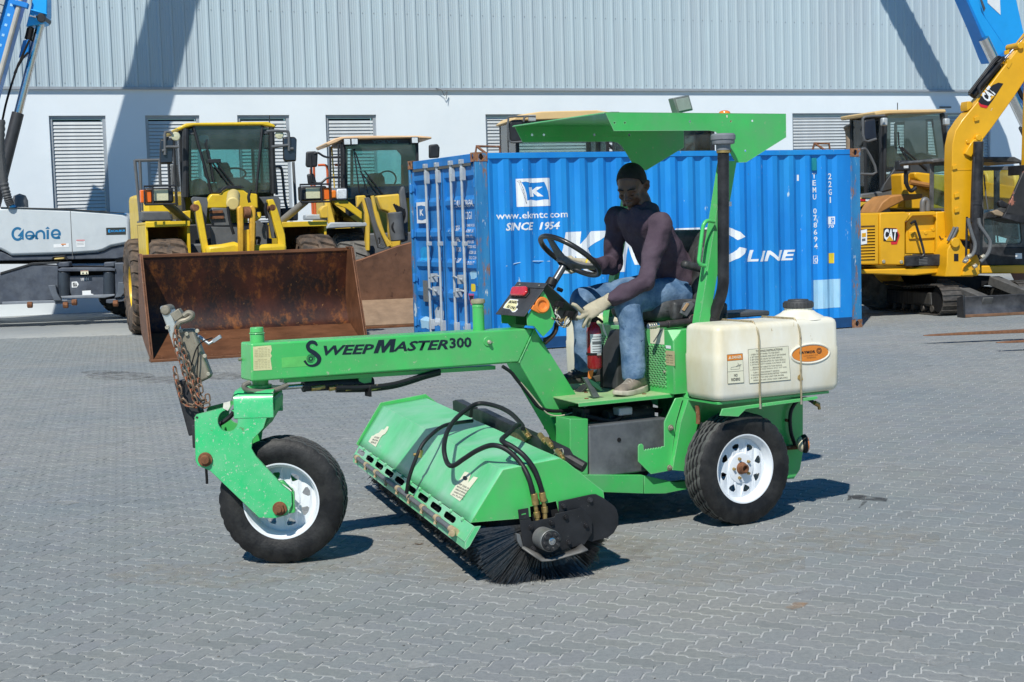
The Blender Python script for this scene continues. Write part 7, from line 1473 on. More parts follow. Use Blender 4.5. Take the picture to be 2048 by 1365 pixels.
lettering('VOLVO', t2(*zV(900, 232), y=YD-.02), t2(*zV(1145, 230), y=YD-.02)-t2(*zV(900, 232), y=YD-.02), V(0, 0, .07), mat('screen_lettering', (.10, .16, .17), .5), L2, bold=.03)
lplate(L2, 'step_box', Z3([(250, 925), (470, 920), (470, 975), (250, 975)]), 4.6, .5, LGREY, .02); lplate(L2, 'rear_fender', Z3([(390, 880), (420, 840), (470, 830), (480, 960), (400, 960)]), 4.4, .4, YELV, .02)

# ---------------------------------------------------------------- cabs of two more loaders rising behind the container
def loader_back(F, x0, x1, zr, ztop_m, label=None):
    """cab, chassis, wheels of a loader whose front is hidden by the container"""
    t_ = F
    LP(F, 'cab_roof', MB().prism([V(x0-.08, -.1, zr-.10), V(x0+.05, -.1, zr), V(x0+.5, -.1, zr+.06), V(x1-.25, -.1, zr+.07), V(x1+.06, -.1, zr+.02), V(x1+.08, -.1, zr-.08), V(x0, -.1, zr-.11)], V(0, 1.7, 0)), ztop_m, .02)
    for x in (x0+.03, x1-.03):
        for y in (0, .75, 1.5): LP(F, 'cab_pillar', MB().box(x-.035, x+.035, y-.04, y+.04, 1.7, zr-.08), CABBLK, .01)
    LP(F, 'windscreen', MB().box(x0+.07, x1-.07, -.01, .0, 1.9, zr-.12), GLASSC, 0); LP(F, 'rear_glass', MB().box(x0+.07, x1-.07, 1.5, 1.51, 2.1, zr-.12), GLASSC, 0)
    for x in (x0, x1-.02): LP(F, 'door_glass', MB().box(x+.005, x+.015, .05, 1.45, 1.9, zr-.12), GLASSC, 0)
    LP(F, 'cab_base', MB().box(x0, x1, 0, 1.5, 1.3, 1.9), CABBLK, .02); LP(F, 'roof_liner', MB().box(x0+.05, x1-.05, .02, 1.5, zr-.14, zr-.105), MATS['cab_liner'])
    LP(F, 'seat', MB().box((x0+x1)/2-.25, (x0+x1)/2+.25, .8, 1.0, 1.9, 2.75), MATS['cab_seat'], .05); LP(F, 'seat', MB().box((x0+x1)/2-.25, (x0+x1)/2+.25, .5, 1.0, 1.9, 2.1), MATS['cab_seat'], .05)
    LP(F, 'dash', MB().box((x0+x1)/2-.3, (x0+x1)/2+.3, .1, .3, 1.9, 2.35), MATS['dash_grey'], .06)
    xm = (x0+x1)/2
    LP(F, 'rear_frame', MB().box(xm-.6, xm+.6, -1, 4, .7, 1.4), CABGREY, .03); LP(F, 'engine_hood', MB().box(xm-.85, xm+.85, 1.7, 4.2, 1.4, 2.2), YELV, .1)
    for sx in (-1, 1):
        for y in (-1.4, 2.2): big_tyre(F, V(xm+sx*1.0, y, .78), V(sx, 0, 0), .78, .5, .36, TYREG, YELV)
    LP(F, 'front_frame', MB().box(xm-.5, xm+.5, -2.2, -.8, .6, 1.5), YELV, .05); LP(F, 'axle', MB().box(xm-1, xm+1, -1.5, -1.3, .65, .9), CABBLK, .02); LP(F, 'axle', MB().box(xm-1, xm+1, 2.1, 2.3, .65, .9), CABBLK, .02)
    LP(F, 'wiper', MB().tube([V(xm-.2, -.04, 2.5), V(xm+.1, -.04, 2.0)], .012, 6), CABBLK, 0)
L3 = Frame('wheel_loader', ground(1120, 610), 12, 'tan roofed loader cab with a square mirror rising above the container top', 'wheel loader')
p0, p1, pt = L3.t(1030, 240, y=0), L3.t(1216, 240, y=0), L3.t(1110, 224, y=-.1); loader_back(L3, p0.x, p1.x, pt.z-.05, TANR)
zC = lambda x, y: (960+x/2.967, 200+y/2.967)
mirror_(L3, [zC(*q) for q in ((172, 140), (190, 120), (252, 118), (258, 150), (252, 248), (180, 250))], -.35, True)
for pts in (((172, 240), (165, 180), (168, 118), (180, 102), (300, 98), (330, 100)), ((260, 130), (262, 108), (275, 98)), ((172, 240), (190, 252), (255, 248))): LP(L3, 'mirror_arm', MB().tube(smooth_path(L3.ts([zC(*q) for q in pts], y=-.4), 4), .02, 8), CABGREY, 0)
c = L3.t(*zC(312, 108), y=-.3); LP(L3, 'work_lamp', MB().box(c.x-.07, c.x+.07, c.y, c.y+.1, c.z-.06, c.z+.06), GALV, .01)
LP(L3, 'exhaust_rail', MB().tube(L3.ts([zC(750, 255), zC(805, 305)], y=1.2), .03, 8), CABBLK, 0)
L4 = Frame('wheel_loader', ground(1400, 610), 16, 'loader cab glass glimpsed through the gap under the sweeper canopy', 'wheel loader')
p0, p1, pt = L4.t(1300, 240, y=0), L4.t(1428, 300, y=0), L4.t(1400, 248, y=-.1); loader_back(L4, p0.x-.2, p1.x, pt.z, CABBLK)
# ================================================================ loader with tan roof at the far right of the yard
L5 = Frame('wheel_loader', ground(1800, 615), 16, 'black framed wheel loader cab with a tan roof behind the yellow excavator', 'wheel loader')
t5 = L5.t; zR = lambda x, y: (1680+x/2.967, 200+y/2.967); Z5 = lambda pts: [zR(*p) for p in pts]
YR = .6
lplate(L5, 'cab_roof', Z5([(206, 70), (260, 60), (628, 56), (632, 75), (300, 84), (212, 94)]), YR-.1, 1.25, TANR, .02)
for (x0, y0, x1, y1, r_) in ((270, 100, 262, 500, .035), (605, 80, 645, 400, .045)): LP(L5, 'cab_pillar', MB().tube(L5.ts(Z5([(x0, y0), (x1, y1)]), y=YR), r_, 8), CABBLK, .004)
gpane(L5, 'windscreen', Z5([(275, 100), (300, 88), (603, 80), (640, 360), (450, 375), (360, 375), (268, 470)]), YR, GLASSC); 
xl5 = t5(*zR(262, 300), y=YR).x; zt5, zb5_ = t5(*zR(262, 90), y=YR).z, t5(*zR(262, 570), y=YR).z
LP(L5, 'door_glass', MB().box(xl5-.03, xl5-.02, YR+.08, YR+1.1, zb5_, zt5), GLASSC, 0)
for yy in (YR+.05, YR+.6, YR+1.1): LP(L5, 'cab_pillar', MB().box(xl5-.05, xl5+.01, yy-.04, yy+.04, zb5_, zt5), CABBLK, .01)
gpane(L5, 'rear_glass', Z5([(330, 140), (400, 140), (400, 330), (330, 330)]), YR+1.5, GLASSC, frame=CABBLK); gpane(L5, 'rear_glass', Z5([(510, 120), (550, 118), (580, 340), (515, 330)]), YR+1.5, GLASSC, frame=CABBLK)
LP(L5, 'cab_back_frame', MB().prism(L5.ts(Z5([(110, 110), (640, 90), (640, 420), (110, 420)]), y=YR+1.45), V(0, .04, 0), [L5.ts(Z5([(120, 130), (235, 130), (235, 400), (120, 400)]), y=YR+1.45), L5.ts(Z5([(300, 135), (385, 130), (385, 340), (300, 340)]), y=YR+1.45), L5.ts(Z5([(508, 118), (552, 116), (585, 345), (512, 335)]), y=YR+1.45)]), MATS['cab_liner'], .004)
lplate(L5, 'cab_side_trim', Z5([(262, 500), (345, 380), (560, 372), (640, 350), (642, 420), (520, 440), (350, 520), (250, 545)]), YR-.04, .08, mat('trim_dark', (.045, .05, .055), .5), .01); lplate(L5, 'cab_sill', Z5([(125, 560), (250, 545), (520, 430), (520, 470), (250, 600), (125, 600)]), YR-.02, .3, CABGREY, .02)
lplate(L5, 'dash', Z5([(435, 375), (445, 330), (490, 312), (535, 325), (565, 360), (565, 375)]), YR+.2, .3, mat('dash_purple_grey', (.09, .08, .10), .7), .04); lplate(L5, 'seat', Z5([(280, 280), (330, 270), (340, 380), (330, 420), (280, 430)]), YR+.8, .3, MATS['cab_seat'], .03)
for a, b in (((345, 190), (350, 270)), ((350, 275), (400, 360)), ((350, 280), (515, 405)), ((365, 280), (515, 415))): LP(L5, 'wiper', MB().tube(L5.ts(Z5([a, b]), y=YR-.06), .014, 6), CABBLK, 0)
mirror_(L5, Z5([(145, 120), (210, 108), (222, 230), (205, 240), (150, 238), (140, 220)]), .2)
for pts in (((135, 110), (145, 240), (215, 232)), ((135, 112), (160, 100), (265, 95)), ((125, 295), (160, 300), (215, 430), (120, 440))): LP(L5, 'mirror_arm', MB().tube(smooth_path(L5.ts(Z5(pts), y=.2), 3), .022, 8), CABGREY, 0)
c = t5(*zR(270, 130), y=.3); LP(L5, 'work_lamp', MB().box(c.x-.05, c.x+.05, c.y, c.y+.1, c.z-.07, c.z+.07), GALV, .02); c = t5(*zR(640, 130), y=.3); LP(L5, 'work_lamp', MB().box(c.x-.05, c.x+.05, c.y, c.y+.1, c.z-.06, c.z+.06), GALV, .02)
a, b = t5(1702, 300, y=1.8), t5(1700, 258, y=1.8); LP(L5, 'exhaust_pipe', MB().tube(smooth_path([t5(1703, 420, y=1.8), a, b+V(0, 0, -.05), b+V(-.05, 0, .06)]), .09, 14), mat('exhaust_rust', (.36, .27, .19), .7, .3, var=.25, scale=9), 0)
LP(L5, 'antenna', MB().tube([t5(1795, 222, y=1.2), t5(1795, 206, y=1.2)], .008, 6), CABBLK, 0)
lplate(L5, 'body_panel', Z5([(110, 580), (243, 580), (243, 672), (180, 672), (180, 620), (150, 620), (110, 650)]), .5, .5, YELV, .02); lplate(L5, 'reflector', Z5([(120, 586), (152, 586), (152, 602), (120, 602)]), .49, .01, REDL, 0); lplate(L5, 'reflector', Z5([(152, 586), (212, 584), (212, 600), (152, 602)]), .49, .01, WHITE, 0)
lplate(L5, 'fender', Z5([(215, 672), (250, 610), (300, 572), (380, 560), (495, 558), (490, 585), (380, 600), (300, 640), (240, 672)]), -.4, .6, mat('fender_orange_brown', (.40, .18, .05), .6, var=.2, scale=5), .02)
c = t5(1775, 515, y=-.4); big_tyre(L5, V(c.x, -.35, .82), V(0, -1, 0), .82, .5, .4, TYREG, YELV); big_tyre(L5, V(c.x+.1, 1.6, .82), V(0, 1, 0), .82, .5, .4, TYREG, YELV)
lplate(L5, 'loader_tower', Z5([(365, 440), (385, 435), (440, 445), (520, 440), (535, 520), (700, 540), (1100, 560), (1100, 650), (380, 650)]), .2, .6, YELC, .03)
lplate(L5, 'lift_arm', Z5([(440, 430), (470, 430), (650, 450), (1080, 520), (1090, 600), (640, 560), (520, 520), (450, 470)]), .0, .2, YELC, .03)
LP(L5, 'lamp_stalk', MB().tube(L5.ts(Z5([(390, 395), (390, 500)]), y=-.2), .035, 8), CABBLK, 0); c = t5(*zR(390, 390), y=-.3); LP(L5, 'head_lamp', MB().box(c.x-.13, c.x+.1, c.y, c.y+.15, c.z-.09, c.z+.09), CABBLK, .02); LP(L5, 'lamp_lens', MB().box(c.x-.04, c.x+.05, c.y-.01, c.y, c.z-.05, c.z+.05), MATS['clear_lens'], .005)
LP(L5, 'hose', MB().tube(smooth_path(L5.ts(Z5([(395, 440), (395, 500), (420, 540), (450, 520)]), y=-.25)), .035, 8), HOSE, 0); LP(L5, 'drawbar_link', MB().tube(L5.ts(Z5([(415, 490), (535, 510)]), y=-.25), .045, 8), MATS['fender_orange_brown'], 0)
for x in (840, 1000): c = t5(*zR(x+20, 500), y=.6); LP(L5, 'pivot_casting', MB().cyl(c+V(-.14, 0, 0), c+V(.14, 0, 0), .30, n=20), YELV, .03)
LP(L5, 'rear_frame', MB().box(t5(1712, 520, y=.8).x, t5(1980, 520, y=.8).x, .6, 1.4, .75, 1.5), CABGREY, .03); LP(L5, 'cab_floor', MB().box(t5(1725, 400, y=YR).x, t5(1890, 400, y=YR).x, YR+.1, YR+1.4, 1.45, 1.75), CABBLK, .02)
c = t5(2060, 560, y=-1.0); MB().prism([V(c.x-.55, -1.6, .15), V(c.x+1.6, -1.6, .15), V(c.x+1.6, -1.0, .85), V(c.x-.55, -1.0, .85)], V(0, .03, .05)).build('bucket', mat('bucket_orange_rust', (.36, .13, .06), .6, var=.2, scale=6), L5, .01)

# ================================================================ compact excavator
XF = Frame('mini_excavator', ground(1885, 634), 14.5, 'yellow compact excavator on steel tracks with its boom raised, beside the container end', 'excavator')
tx = XF.t; XP = lambda name, px, y, th, m, bev=.006, **k: lplate(XF, name, px, y, th, m, bev, **k)
TRK = mat('track_steel', (.10, .090, .080), .55, .4, var=.4, scale=14, spots=((.26, .17, .10), .35, 16))
zT = lambda x, y: (1690+x/5.72, 540+y/5.72)
tl0 = -2.75
def track(x0, x1, y0=0.0, y1=2.62, zh=.50):
    """steel crawler: shoes as single pieces round two wheels, frame and rollers inside"""
    e = bpy.data.objects.new('crawler_track', None); COL.objects.link(e); e.parent = XF.e; r_ = zh/2; path = []
    n1 = 22
    for k in range(n1): path.append((V(0, y0+r_+(y1-y0-2*r_)*k/n1, .018), 0))
    for k in range(9): a_ = math.pi*k/9; path.append((V(0, y1-r_+(r_-.018)*math.sin(a_), r_-(r_-.018)*math.cos(a_)), a_))
    for k in range(n1): sag = -.035*math.sin(math.pi*k/n1)*(1.5-math.cos(6.28*k/n1))*.6; path.append((V(0, y1-r_-(y1-y0-2*r_)*k/n1, zh-.018+sag), math.pi))
    for k in range(9): a_ = math.pi+math.pi*k/9; path.append((V(0, y0+r_+(r_-.018)*math.sin(a_), r_-(r_-.018)*math.cos(a_)), a_))
    mb = MB(); W_2 = (x1-x0)/2; mb.box(-W_2, W_2, -.046, .046, -.008, .004); mb.box(-W_2, W_2, -.046, -.034, -.020, -.008); mb.box(-W_2+.1, W_2-.1, -.03, .03, .004, .04); me = mb.mesh('track_shoe'); me.materials.append(TRK)
    for p, a_ in path:
        o = bpy.data.objects.new('track_shoe', me); COL.objects.link(o); o.parent = e; o.location = (x0+W_2, p.y, p.z); o.rotation_euler = (a_, 0, 0)
    mb = MB(); mb.box(x0+.06, x1-.06, y0+.35, y1-.35, .13, .36); mb.build('track_frame', mat('track_frame_black', (.028, .027, .026), .5, .2, var=.4, scale=9, stain=((.12, .11, .10), .42, 8), stretch=(1, 3, .4)), e, .02)
    for y in (y0+r_, y1-r_): mb = MB(); mb.cyl(V(x0+.05, y, r_), V(x1-.05, y, r_), r_-.045, n=24); mb.build('idler', BLACKD, e, .01)
    for k in range(7): y = y0+.42+k*(y1-y0-.84)/6; mb = MB(); mb.cyl(V(x0+.03, y, .10), V(x1-.03, y, .10), .055, n=14); mb.build('roller', TRK, e, .006)
    MB().box(x0+.02, x0+.061, y0+.42, y0+.95, .16, .36).build('frame_cover', mat('cover_dusty_black', (.05, .048, .045), .5, var=.4, scale=12, stretch=(1, 3, .3)), e, .03)
    mb = MB(); mb.cyl(V(x0-.02, y1-r_, r_+.02), V(x0+.1, y1-r_, r_+.02), .14, n=20); mb.build('travel_motor', BLACKD, e, .02)
    return e
track(0.02, .36); track(1.42, 1.78)
XP('carbody', Z5([(530, 1040), (900, 1045), (900, 1080), (760, 1160), (600, 1150)]), .8, 1.0, BLACKD, .02)
# dozer blade with its arms
b0, b1_ = tx(1930, 638, y=-.42), tx(2120, 625, y=-.42); bx0 = b0.x; bx1 = bx0+1.85
mb = MB(); prb = [(-.40, .0), (-.34, .05), (-.31, .14), (-.32, .24), (-.36, .32), (-.33, .325), (-.27, .24), (-.25, .14), (-.29, .04), (-.34, -.0)]
mb.prism([V(bx0, y, max(0.004, z)) for y, z in prb], V(bx1-bx0, 0, 0)); mb.build('dozer_blade', mat('blade_black', (.035, .036, .040), .4, .2, var=.4, scale=5, stain=((.12, .12, .13), .45, 3)), XF, .006)
MB().box(bx0-.0, bx1, -.41, -.38, .003, .045).build('blade_edge', mat('blade_edge_rust', (.26, .14, .08), .5, .4, var=.3), XF, .004)
MB().prism([V(bx0-.03, -.44, .0), V(bx0-.03, -.24, .0), V(bx0-.03, -.24, .30), V(bx0-.03, -.42, .35)], V(.03, 0, 0)).build('blade_end', CABBLK, XF, .006)
for x in (bx0+.35, bx0+1.3): LP(XF, 'blade_arm', MB().obox(V(x-.02, .15, .36), V(.09, 0, 0), V(-.12, .48, .14), V(0, -.03, .07)), mat('arm_dusty', (.10, .098, .095), .6, var=.3, scale=8), .01)
# upper body
YH = .30
XP('lower_skirt', [(1700, 540), (1828, 537), (1848, 531), (1900, 530), (1898, 545), (1846, 550), (1828, 552), (1700, 547)], YH-.02, 1.5, YELC, .02)
XP('side_panel', [(1700, 430), (1712, 427), (1758, 427), (1758, 530), (1700, 530)], YH, 1.3, YELC, .02, holes=())
XP('side_panel', [(1759, 427), (1770, 425), (1812, 424), (1820, 432), (1811, 445), (1811, 531), (1759, 530)], YH-.01, 1.2, YELC, .02)
XP('side_panel', [(1821, 425), (1870, 423), (1872, 432), (1872, 508), (1812, 508), (1812, 446), (1822, 434)], YH+.12, 1.0, YELC, .012); XP('side_panel', [(1872, 424), (1893, 423), (1905, 452), (1905, 510), (1872, 510)], YH+.06, 1.0, YELC, .02); XP('panel_lip', [(1820, 426), (1872, 424), (1873, 430), (1825, 432), (1815, 442), (1811, 442)], YH, .1, YELC, .006)
gl = mat('grille_dark', (.10, .055, .01), .7)
XP('grille_recess', [(1722, 452), (1750, 451), (1750, 520), (1722, 520)], YH-.003, .002, gl, 0)
for k in range(11): XP('grille_bar', [(1722, 456+k*6), (1750, 455+k*6), (1750, 458.5+k*6), (1722, 459.5+k*6)], YH-.02, .015, YELC, .002)
XP('black_side_box', [(1811, 513), (1896, 508), (1897, 529), (1880, 532), (1811, 533)], YH-.06, .3, BLACK, .012)
for k in range(5): XP('vent_slot', [(1838, 516+k*3), (1855, 515+k*3), (1855, 516.4+k*3), (1838, 517.4+k*3)], YH-.063, .003, GREY, 0)
XP('panel_hinge_bar', Z5([(412, 780), (570, 772), (572, 820), (412, 828)]), YH+.09, .03, YELC, .01)
for q in ((445, 800), (510, 790), (555, 770)): c = tx(*zR(*q), y=YH+.08); LP(XF, 'hinge_boss', MB().cyl(c, c+V(0, .05, 0), .03, n=12), YELC, .004)
LP(XF, 'grab_handle', MB().tube(smooth_path(XF.ts(Z5([(420, 735), (440, 722), (450, 735), (495, 890), (492, 925), (470, 935)]), y=YH-.06), 4), .020, 8), BLACK, 0)
LP(XF, 'wire_clip', MB().tube(XF.ts(Z5([(590, 808), (600, 826), (630, 826), (628, 808)]), y=YH+.04), .008, 6), BLACK, 0)
for q in ((257, 960), (362, 962)): c = tx(*zR(*q), y=YH-.01); LP(XF, 'bolt', MB().cyl(c, c+V(0, -.02, 0), .028, n=12), ZINC, .003)
# emblem on the panel: black hexagon, red edge, white letters, yellow triangle
XP('emblem', Z5([(258, 765), (270, 760), (335, 762), (355, 805), (338, 858), (305, 860), (300, 840), (258, 838)]), YH-.014, .003, mat('emblem_red', (.62, .02, .03), .5), 0); XP('emblem', Z5([(258, 765), (270, 760), (332, 763), (346, 803), (334, 842), (258, 838)]), YH-.017, .003, INK, 0)
def xt(s, bl, br, h, y, m=WHITE, bold=.05, F=XF, **k): return ptext(F, s, bl, br, h, m, y=y, bold=bold, **k)
xt('CAT', zR(259, 833), zR(336, 836), 23, YH-.018); XP('emblem', Z5([(272, 838), (296, 806), (318, 838)]), YH-.0225, .002, YELC, 0)
XP('sticker', [(1722, 461), (1734, 459), (1734, 488), (1722, 490)], YH-.025, .002, WHITE, 0); XP('sticker_print', [(1724, 467), (1732, 466), (1732, 474), (1724, 475)], YH-.028, .002, YELC, 0); XP('sticker_print', [(1724, 478), (1731, 477), (1731, 482), (1724, 483)], YH-.028, .002, GREY, 0)
LP(XF, 'exhaust_bend', MB().tube(smooth_path(XF.ts(Z5([(490, 665), (490, 610), (505, 592), (520, 610), (520, 660)]), y=YH+.4), 4), .045, 12), mat('exhaust_grey', (.16, .165, .17), .5, .3), 0)
# cab
YK = .75
cabm = mat('cab_dusty_black', (.045, .047, .05), .5, var=.3, scale=8, stain=((.14, .14, .14), .46, 5))
XP('cab_roof', [(1862, 322), (1868, 318), (1908, 316), (1962, 314), (2030, 314), (2046, 322), (2048, 327), (1962, 319), (1866, 327)], YK-.02, 1.05, cabm, .02)
XP('cab_front_frame', [(1961, 321), (2046, 324), (2052, 420), (2052, 530), (1962, 530), (1960, 420)], YK, .04, cabm, .01, holes=[[(1966, 342), (2040, 340), (2042, 402), (1968, 428)], [(1969, 438), (2040, 436), (2044, 482), (2040, 488), (1976, 490), (1969, 482)], [(1964, 324), (2040, 326), (2042, 332), (1964, 334)]])
gpane(XF, 'windscreen', [(1966, 336), (2042, 334), (2044, 430), (1966, 432)], YK+.02, GLASSC); gpane(XF, 'lower_glass', [(1969, 436), (2042, 434), (2045, 488), (1970, 490)], YK+.02, GLASS)
XP('cab_side_frame', [(1861, 328), (1866, 320), (1906, 318), (1906, 422), (1861, 422)], YK+.1, .04, cabm, .01, holes=[[(1869, 332), (1902, 331), (1904, 418), (1868, 417)]]); gpane(XF, 'side_glass', [(1868, 331), (1904, 330), (1904, 419), (1867, 418)], YK+.12, GLASS)
XP('cab_pillar', [(1955, 330), (1963, 330), (1965, 530), (1958, 530)], YK-.02, .9, cabm, .01); XP('cab_pillar', [(1990, 340), (2000, 340), (2000, 440), (1990, 440)], YK+.95, .05, cabm, .01)
XP('cab_body', [(1905, 490), (1962, 494), (2050, 494), (2052, 532), (1962, 532), (1905, 512)], YK-.01, 1.0, BLACK, .02); XP('sticker', [(2031, 507), (2044, 507), (2044, 518), (2031, 518)], YK-.013, .002, WHITE, 0)
XP('seat', [(2005, 470), (2010, 420), (2035, 420), (2040, 480)], YK+.5, .3, MATS['cab_seat'], .03); XP('cab_floor', [(1966, 486), (2046, 486), (2046, 494), (1966, 494)], YK+.05, .9, BLACKD)
for x in (1984, 1990): LP(XF, 'lever', MB().tube(XF.ts([(x, 440), (x+4, 465), (x+6, 485)], y=YK+.25), .014, 6), GREY, 0)
XP('cab_skirt', [(1962, 532), (2060, 530), (2060, 547), (1962, 548)], YK-.05, 1.1, YELC, .02)
LP(XF, 'wiper', MB().tube(XF.ts([(1968, 350), (1972, 395), (1976, 420)], y=YK-.01), .012, 6), GREY, 0)
# boom
YBm = .10
bo = [(1908, 478), (1904, 420), (1904, 330), (1905, 290), (1911, 262), (1925, 240), (1960, 198), (2005, 138), (2070, 55), (2100, 85), (2028, 195), (1985, 255), (1962, 285), (1948, 305), (1942, 420), (1940, 482)]
XP('boom', bo, YBm, .24, YELC, .012)
XP('boom_weld_rib', [(1904, 340), (1943, 339), (1943, 340.5), (1904, 341.5)], YBm-.006, .006, YELC, 0)
for (u, v) in ((1950, 235), (1906, 332), (1910, 388), (1910, 418), (2010, 102)): XP('boom_lug', [(u, v), (u+9, v-3), (u+9, v+6), (u, v+8)], YBm-.03, .03, YELC, .004)
XP('boom_foot', [(1895, 500), (1905, 482), (1912, 475), (1920, 478), (1926, 490), (1932, 498), (1950, 500), (1960, 522), (1962, 548), (1945, 554), (1890, 554), (1894, 530)], YBm-.08, .42, YELC, .015)
c = tx(1908, 486, y=YBm-.08); LP(XF, 'foot_pin', MB().cyl(c, c+V(0, -.05, 0), .075, n=18), YELC, .008); c = tx(1954, 276, y=YBm); LP(XF, 'boom_pin', MB().cyl(c+V(0, -.06, 0), c+V(0, .3, 0), .05, n=16), YELC, .008); c = tx(2038, 92, y=YBm); LP(XF, 'boom_pin', MB().cyl(c+V(0, -.05, 0), c+V(0, .3, 0), .055, n=16), YELC, .008); c = tx(1935, 284, y=YBm); LP(XF, 'boom_pin', MB().cyl(c+V(0, -.02, 0), c, .03, n=12), YELC, .004)
XP('cylinder_bracket', [(1930, 308), (1940, 290), (1948, 280), (1968, 274), (1965, 284), (1955, 290), (1943, 315)], YBm-.05, .34, YELC, .01)
XP('decal', [(1908, 508), (1917, 508), (1917, 523), (1908, 523)], YBm-.083, .002, INK, 0)
a, b = tx(1957, 284, y=YBm-.10), tx(1949, 510, y=YBm-.14); LP(XF, 'boom_cylinder', MB().cyl(a, b, .078, n=18), BLACK, .006); LP(XF, 'cylinder_rod_guard', MB().obox((a*.58+b*.42), V(.09, 0, 0), V(0, .03, 0), (a-b)*.29), BLACK, .012)
LP(XF, 'cylinder_band', MB().cyl(a.lerp(b, .52), a.lerp(b, .56), .088, n=16), BLACK, .004)
def hoses(px, r_, y, n=1): LP(XF, 'hose', MB().tube(smooth_path(XF.ts(px, y=y), 8), r_, 8), mat('braided_hose', (.13, .135, .14), .6, var=.3, scale=90), 0)
hoses([(1936, 437), (1938, 450), (1944, 470), (1950, 490), (1946, 508), (1932, 518), (1928, 526)], .030, YBm-.22); hoses([(1957, 437), (1960, 452), (1972, 470), (1980, 485), (1977, 505), (1965, 520), (1960, 524)], .030, YBm-.22)
LP(XF, 'hose', MB().tube(smooth_path(XF.ts([(1934, 434), (1933, 470), (1932, 512)], y=YBm-.16)), .018, 8), BLACK, 0)
for k in range(2): hoses([(1909+k*6, 455), (1903+k*6, 468), (1896+k*6, 482)], .025, YBm-.02)
for q in ((1928, 524), (1962, 516), (1935, 515), (1946, 535)): c = tx(*q, y=YBm-.22); LP(XF, 'fitting', MB().cyl(c, c+V(.06, 0, .03), .035, n=8), ZINC, .004)
c = tx(1945, 530, y=YBm-.12); LP(XF, 'swing_casting', MB().prism(XF.ts([(1925, 553), (1930, 535), (1945, 520), (1956, 530), (1958, 552)], y=YBm-.14), V(0, .2, 0)), YELC, .02)
# arm cylinder lying along the top of the boom
for off, r_, (u0, v0, u1, v1) in ((0, .062, (1944, 192, 1996, 132)), (0, .030, (1996, 132, 2060, 66))): LP(XF, 'arm_cylinder', MB().cyl(tx(u0, v0, y=YBm+.12), tx(u1, v1, y=YBm+.12), r_, n=16), BLACK if r_ > .05 else STEEL, .004)
for k in range(2): LP(XF, 'hydraulic_pipe', MB().tube(smooth_path(XF.ts([(1938, 190-k*4), (1965, 155-k*4), (1992, 121-k*4), (2004, 116)], y=YBm+.03)), .020, 8), BLACK, 0)
LP(XF, 'hydraulic_pipe', MB().tube(smooth_path(XF.ts([(1960, 187), (1958, 175), (1970, 160), (2000, 126)], y=YBm+.0)), .024, 8), BLACK, 0)
XP('cylinder_bracket', [(1934, 212), (1936, 203), (1941, 203), (1946, 208), (1943, 216), (1935, 222)], YBm+.02, .2, YELC, .006); XP('cylinder_bracket', [(2015, 120), (2021, 118), (2025, 126), (2018, 138), (2014, 134)], YBm-.01, .2, YELC, .006)
XP('hose_clamp', [(1996, 124), (2008, 112), (2012, 118), (2000, 130)], YBm-.02, .2, BLACK, .01)
# badge on the boom
zY = lambda x, y: (1700+x/5.46, y/5.46); ZY = lambda pts: [zY(*p) for p in pts]
XP('emblem', ZY([(1400, 1110), (1430, 1060), (1560, 930), (1620, 905), (1675, 915), (1560, 1095), (1510, 1160), (1430, 1140)]), YBm-.004, .003, INK, 0); XP('emblem', ZY([(1405, 1118), (1432, 1142), (1512, 1160), (1490, 1185), (1425, 1170), (1410, 1140)]), YBm-.006, .004, mat('emblem_red', (.6, .02, .03)), 0)
a_ = XF.t(*zY(1508, 1130), y=YBm-.005); b_ = XF.t(*zY(1598, 1022), y=YBm-.005); ux = b_-a_; uy = V(-ux.z, 0, ux.x).normalized()*.185; lettering('CAT', a_, ux, uy, WHITE, XF, n=V(0, -1, 0), off=.004, bold=.05, shear=-.1); XP('emblem', ZY([(1530, 1105), (1545, 1050), (1585, 1048)]), YBm-.013, .002, YELC, 0)
xt('305', zY(1540, 1215), zY(1556, 1186), 3, YBm-.002, CREAM, .02)
# bucket hanging at the frame edge
XP('bucket_side', [(2010, 430), (2022, 400), (2046, 345), (2060, 335), (2110, 360), (2110, 440), (2040, 432)], -.25, .05, mat('bucket_black_worn', (.03, .028, .028), .5, .2, var=.3, scale=8, spots=((.36, .14, .09), .40, 5)), .01)
XP('bucket_shell', [(2006, 436), (2012, 424), (2042, 430), (2110, 436), (2110, 450), (2040, 446)], -.25, .5, BLACK, .01); XP('bucket_side', [(2010, 430), (2022, 400), (2046, 345), (2060, 335), (2110, 360), (2110, 440), (2040, 432)], .25, .04, MATS['bucket_black_worn'], .01)
XP('bucket_tooth', [(1998, 404), (2004, 400), (2016, 408), (2020, 418), (2000, 414)], -.2, .08, BLACK, .01); XP('bucket_tooth', [(1984, 424), (1996, 420), (2010, 428), (2006, 434), (1990, 430)], -.2, .08, mat('tooth_dirt', (.30, .22, .14), .7, var=.3), .01)
XP('dipper_arm', [(2068, 60), (2100, 55), (2110, 340), (2060, 345)], -.02, .26, YELC, .02)
XP('cross_link', [(2052, 330), (2075, 330), (2075, 345), (2052, 350)], -.2, .5, BLACK, .01)
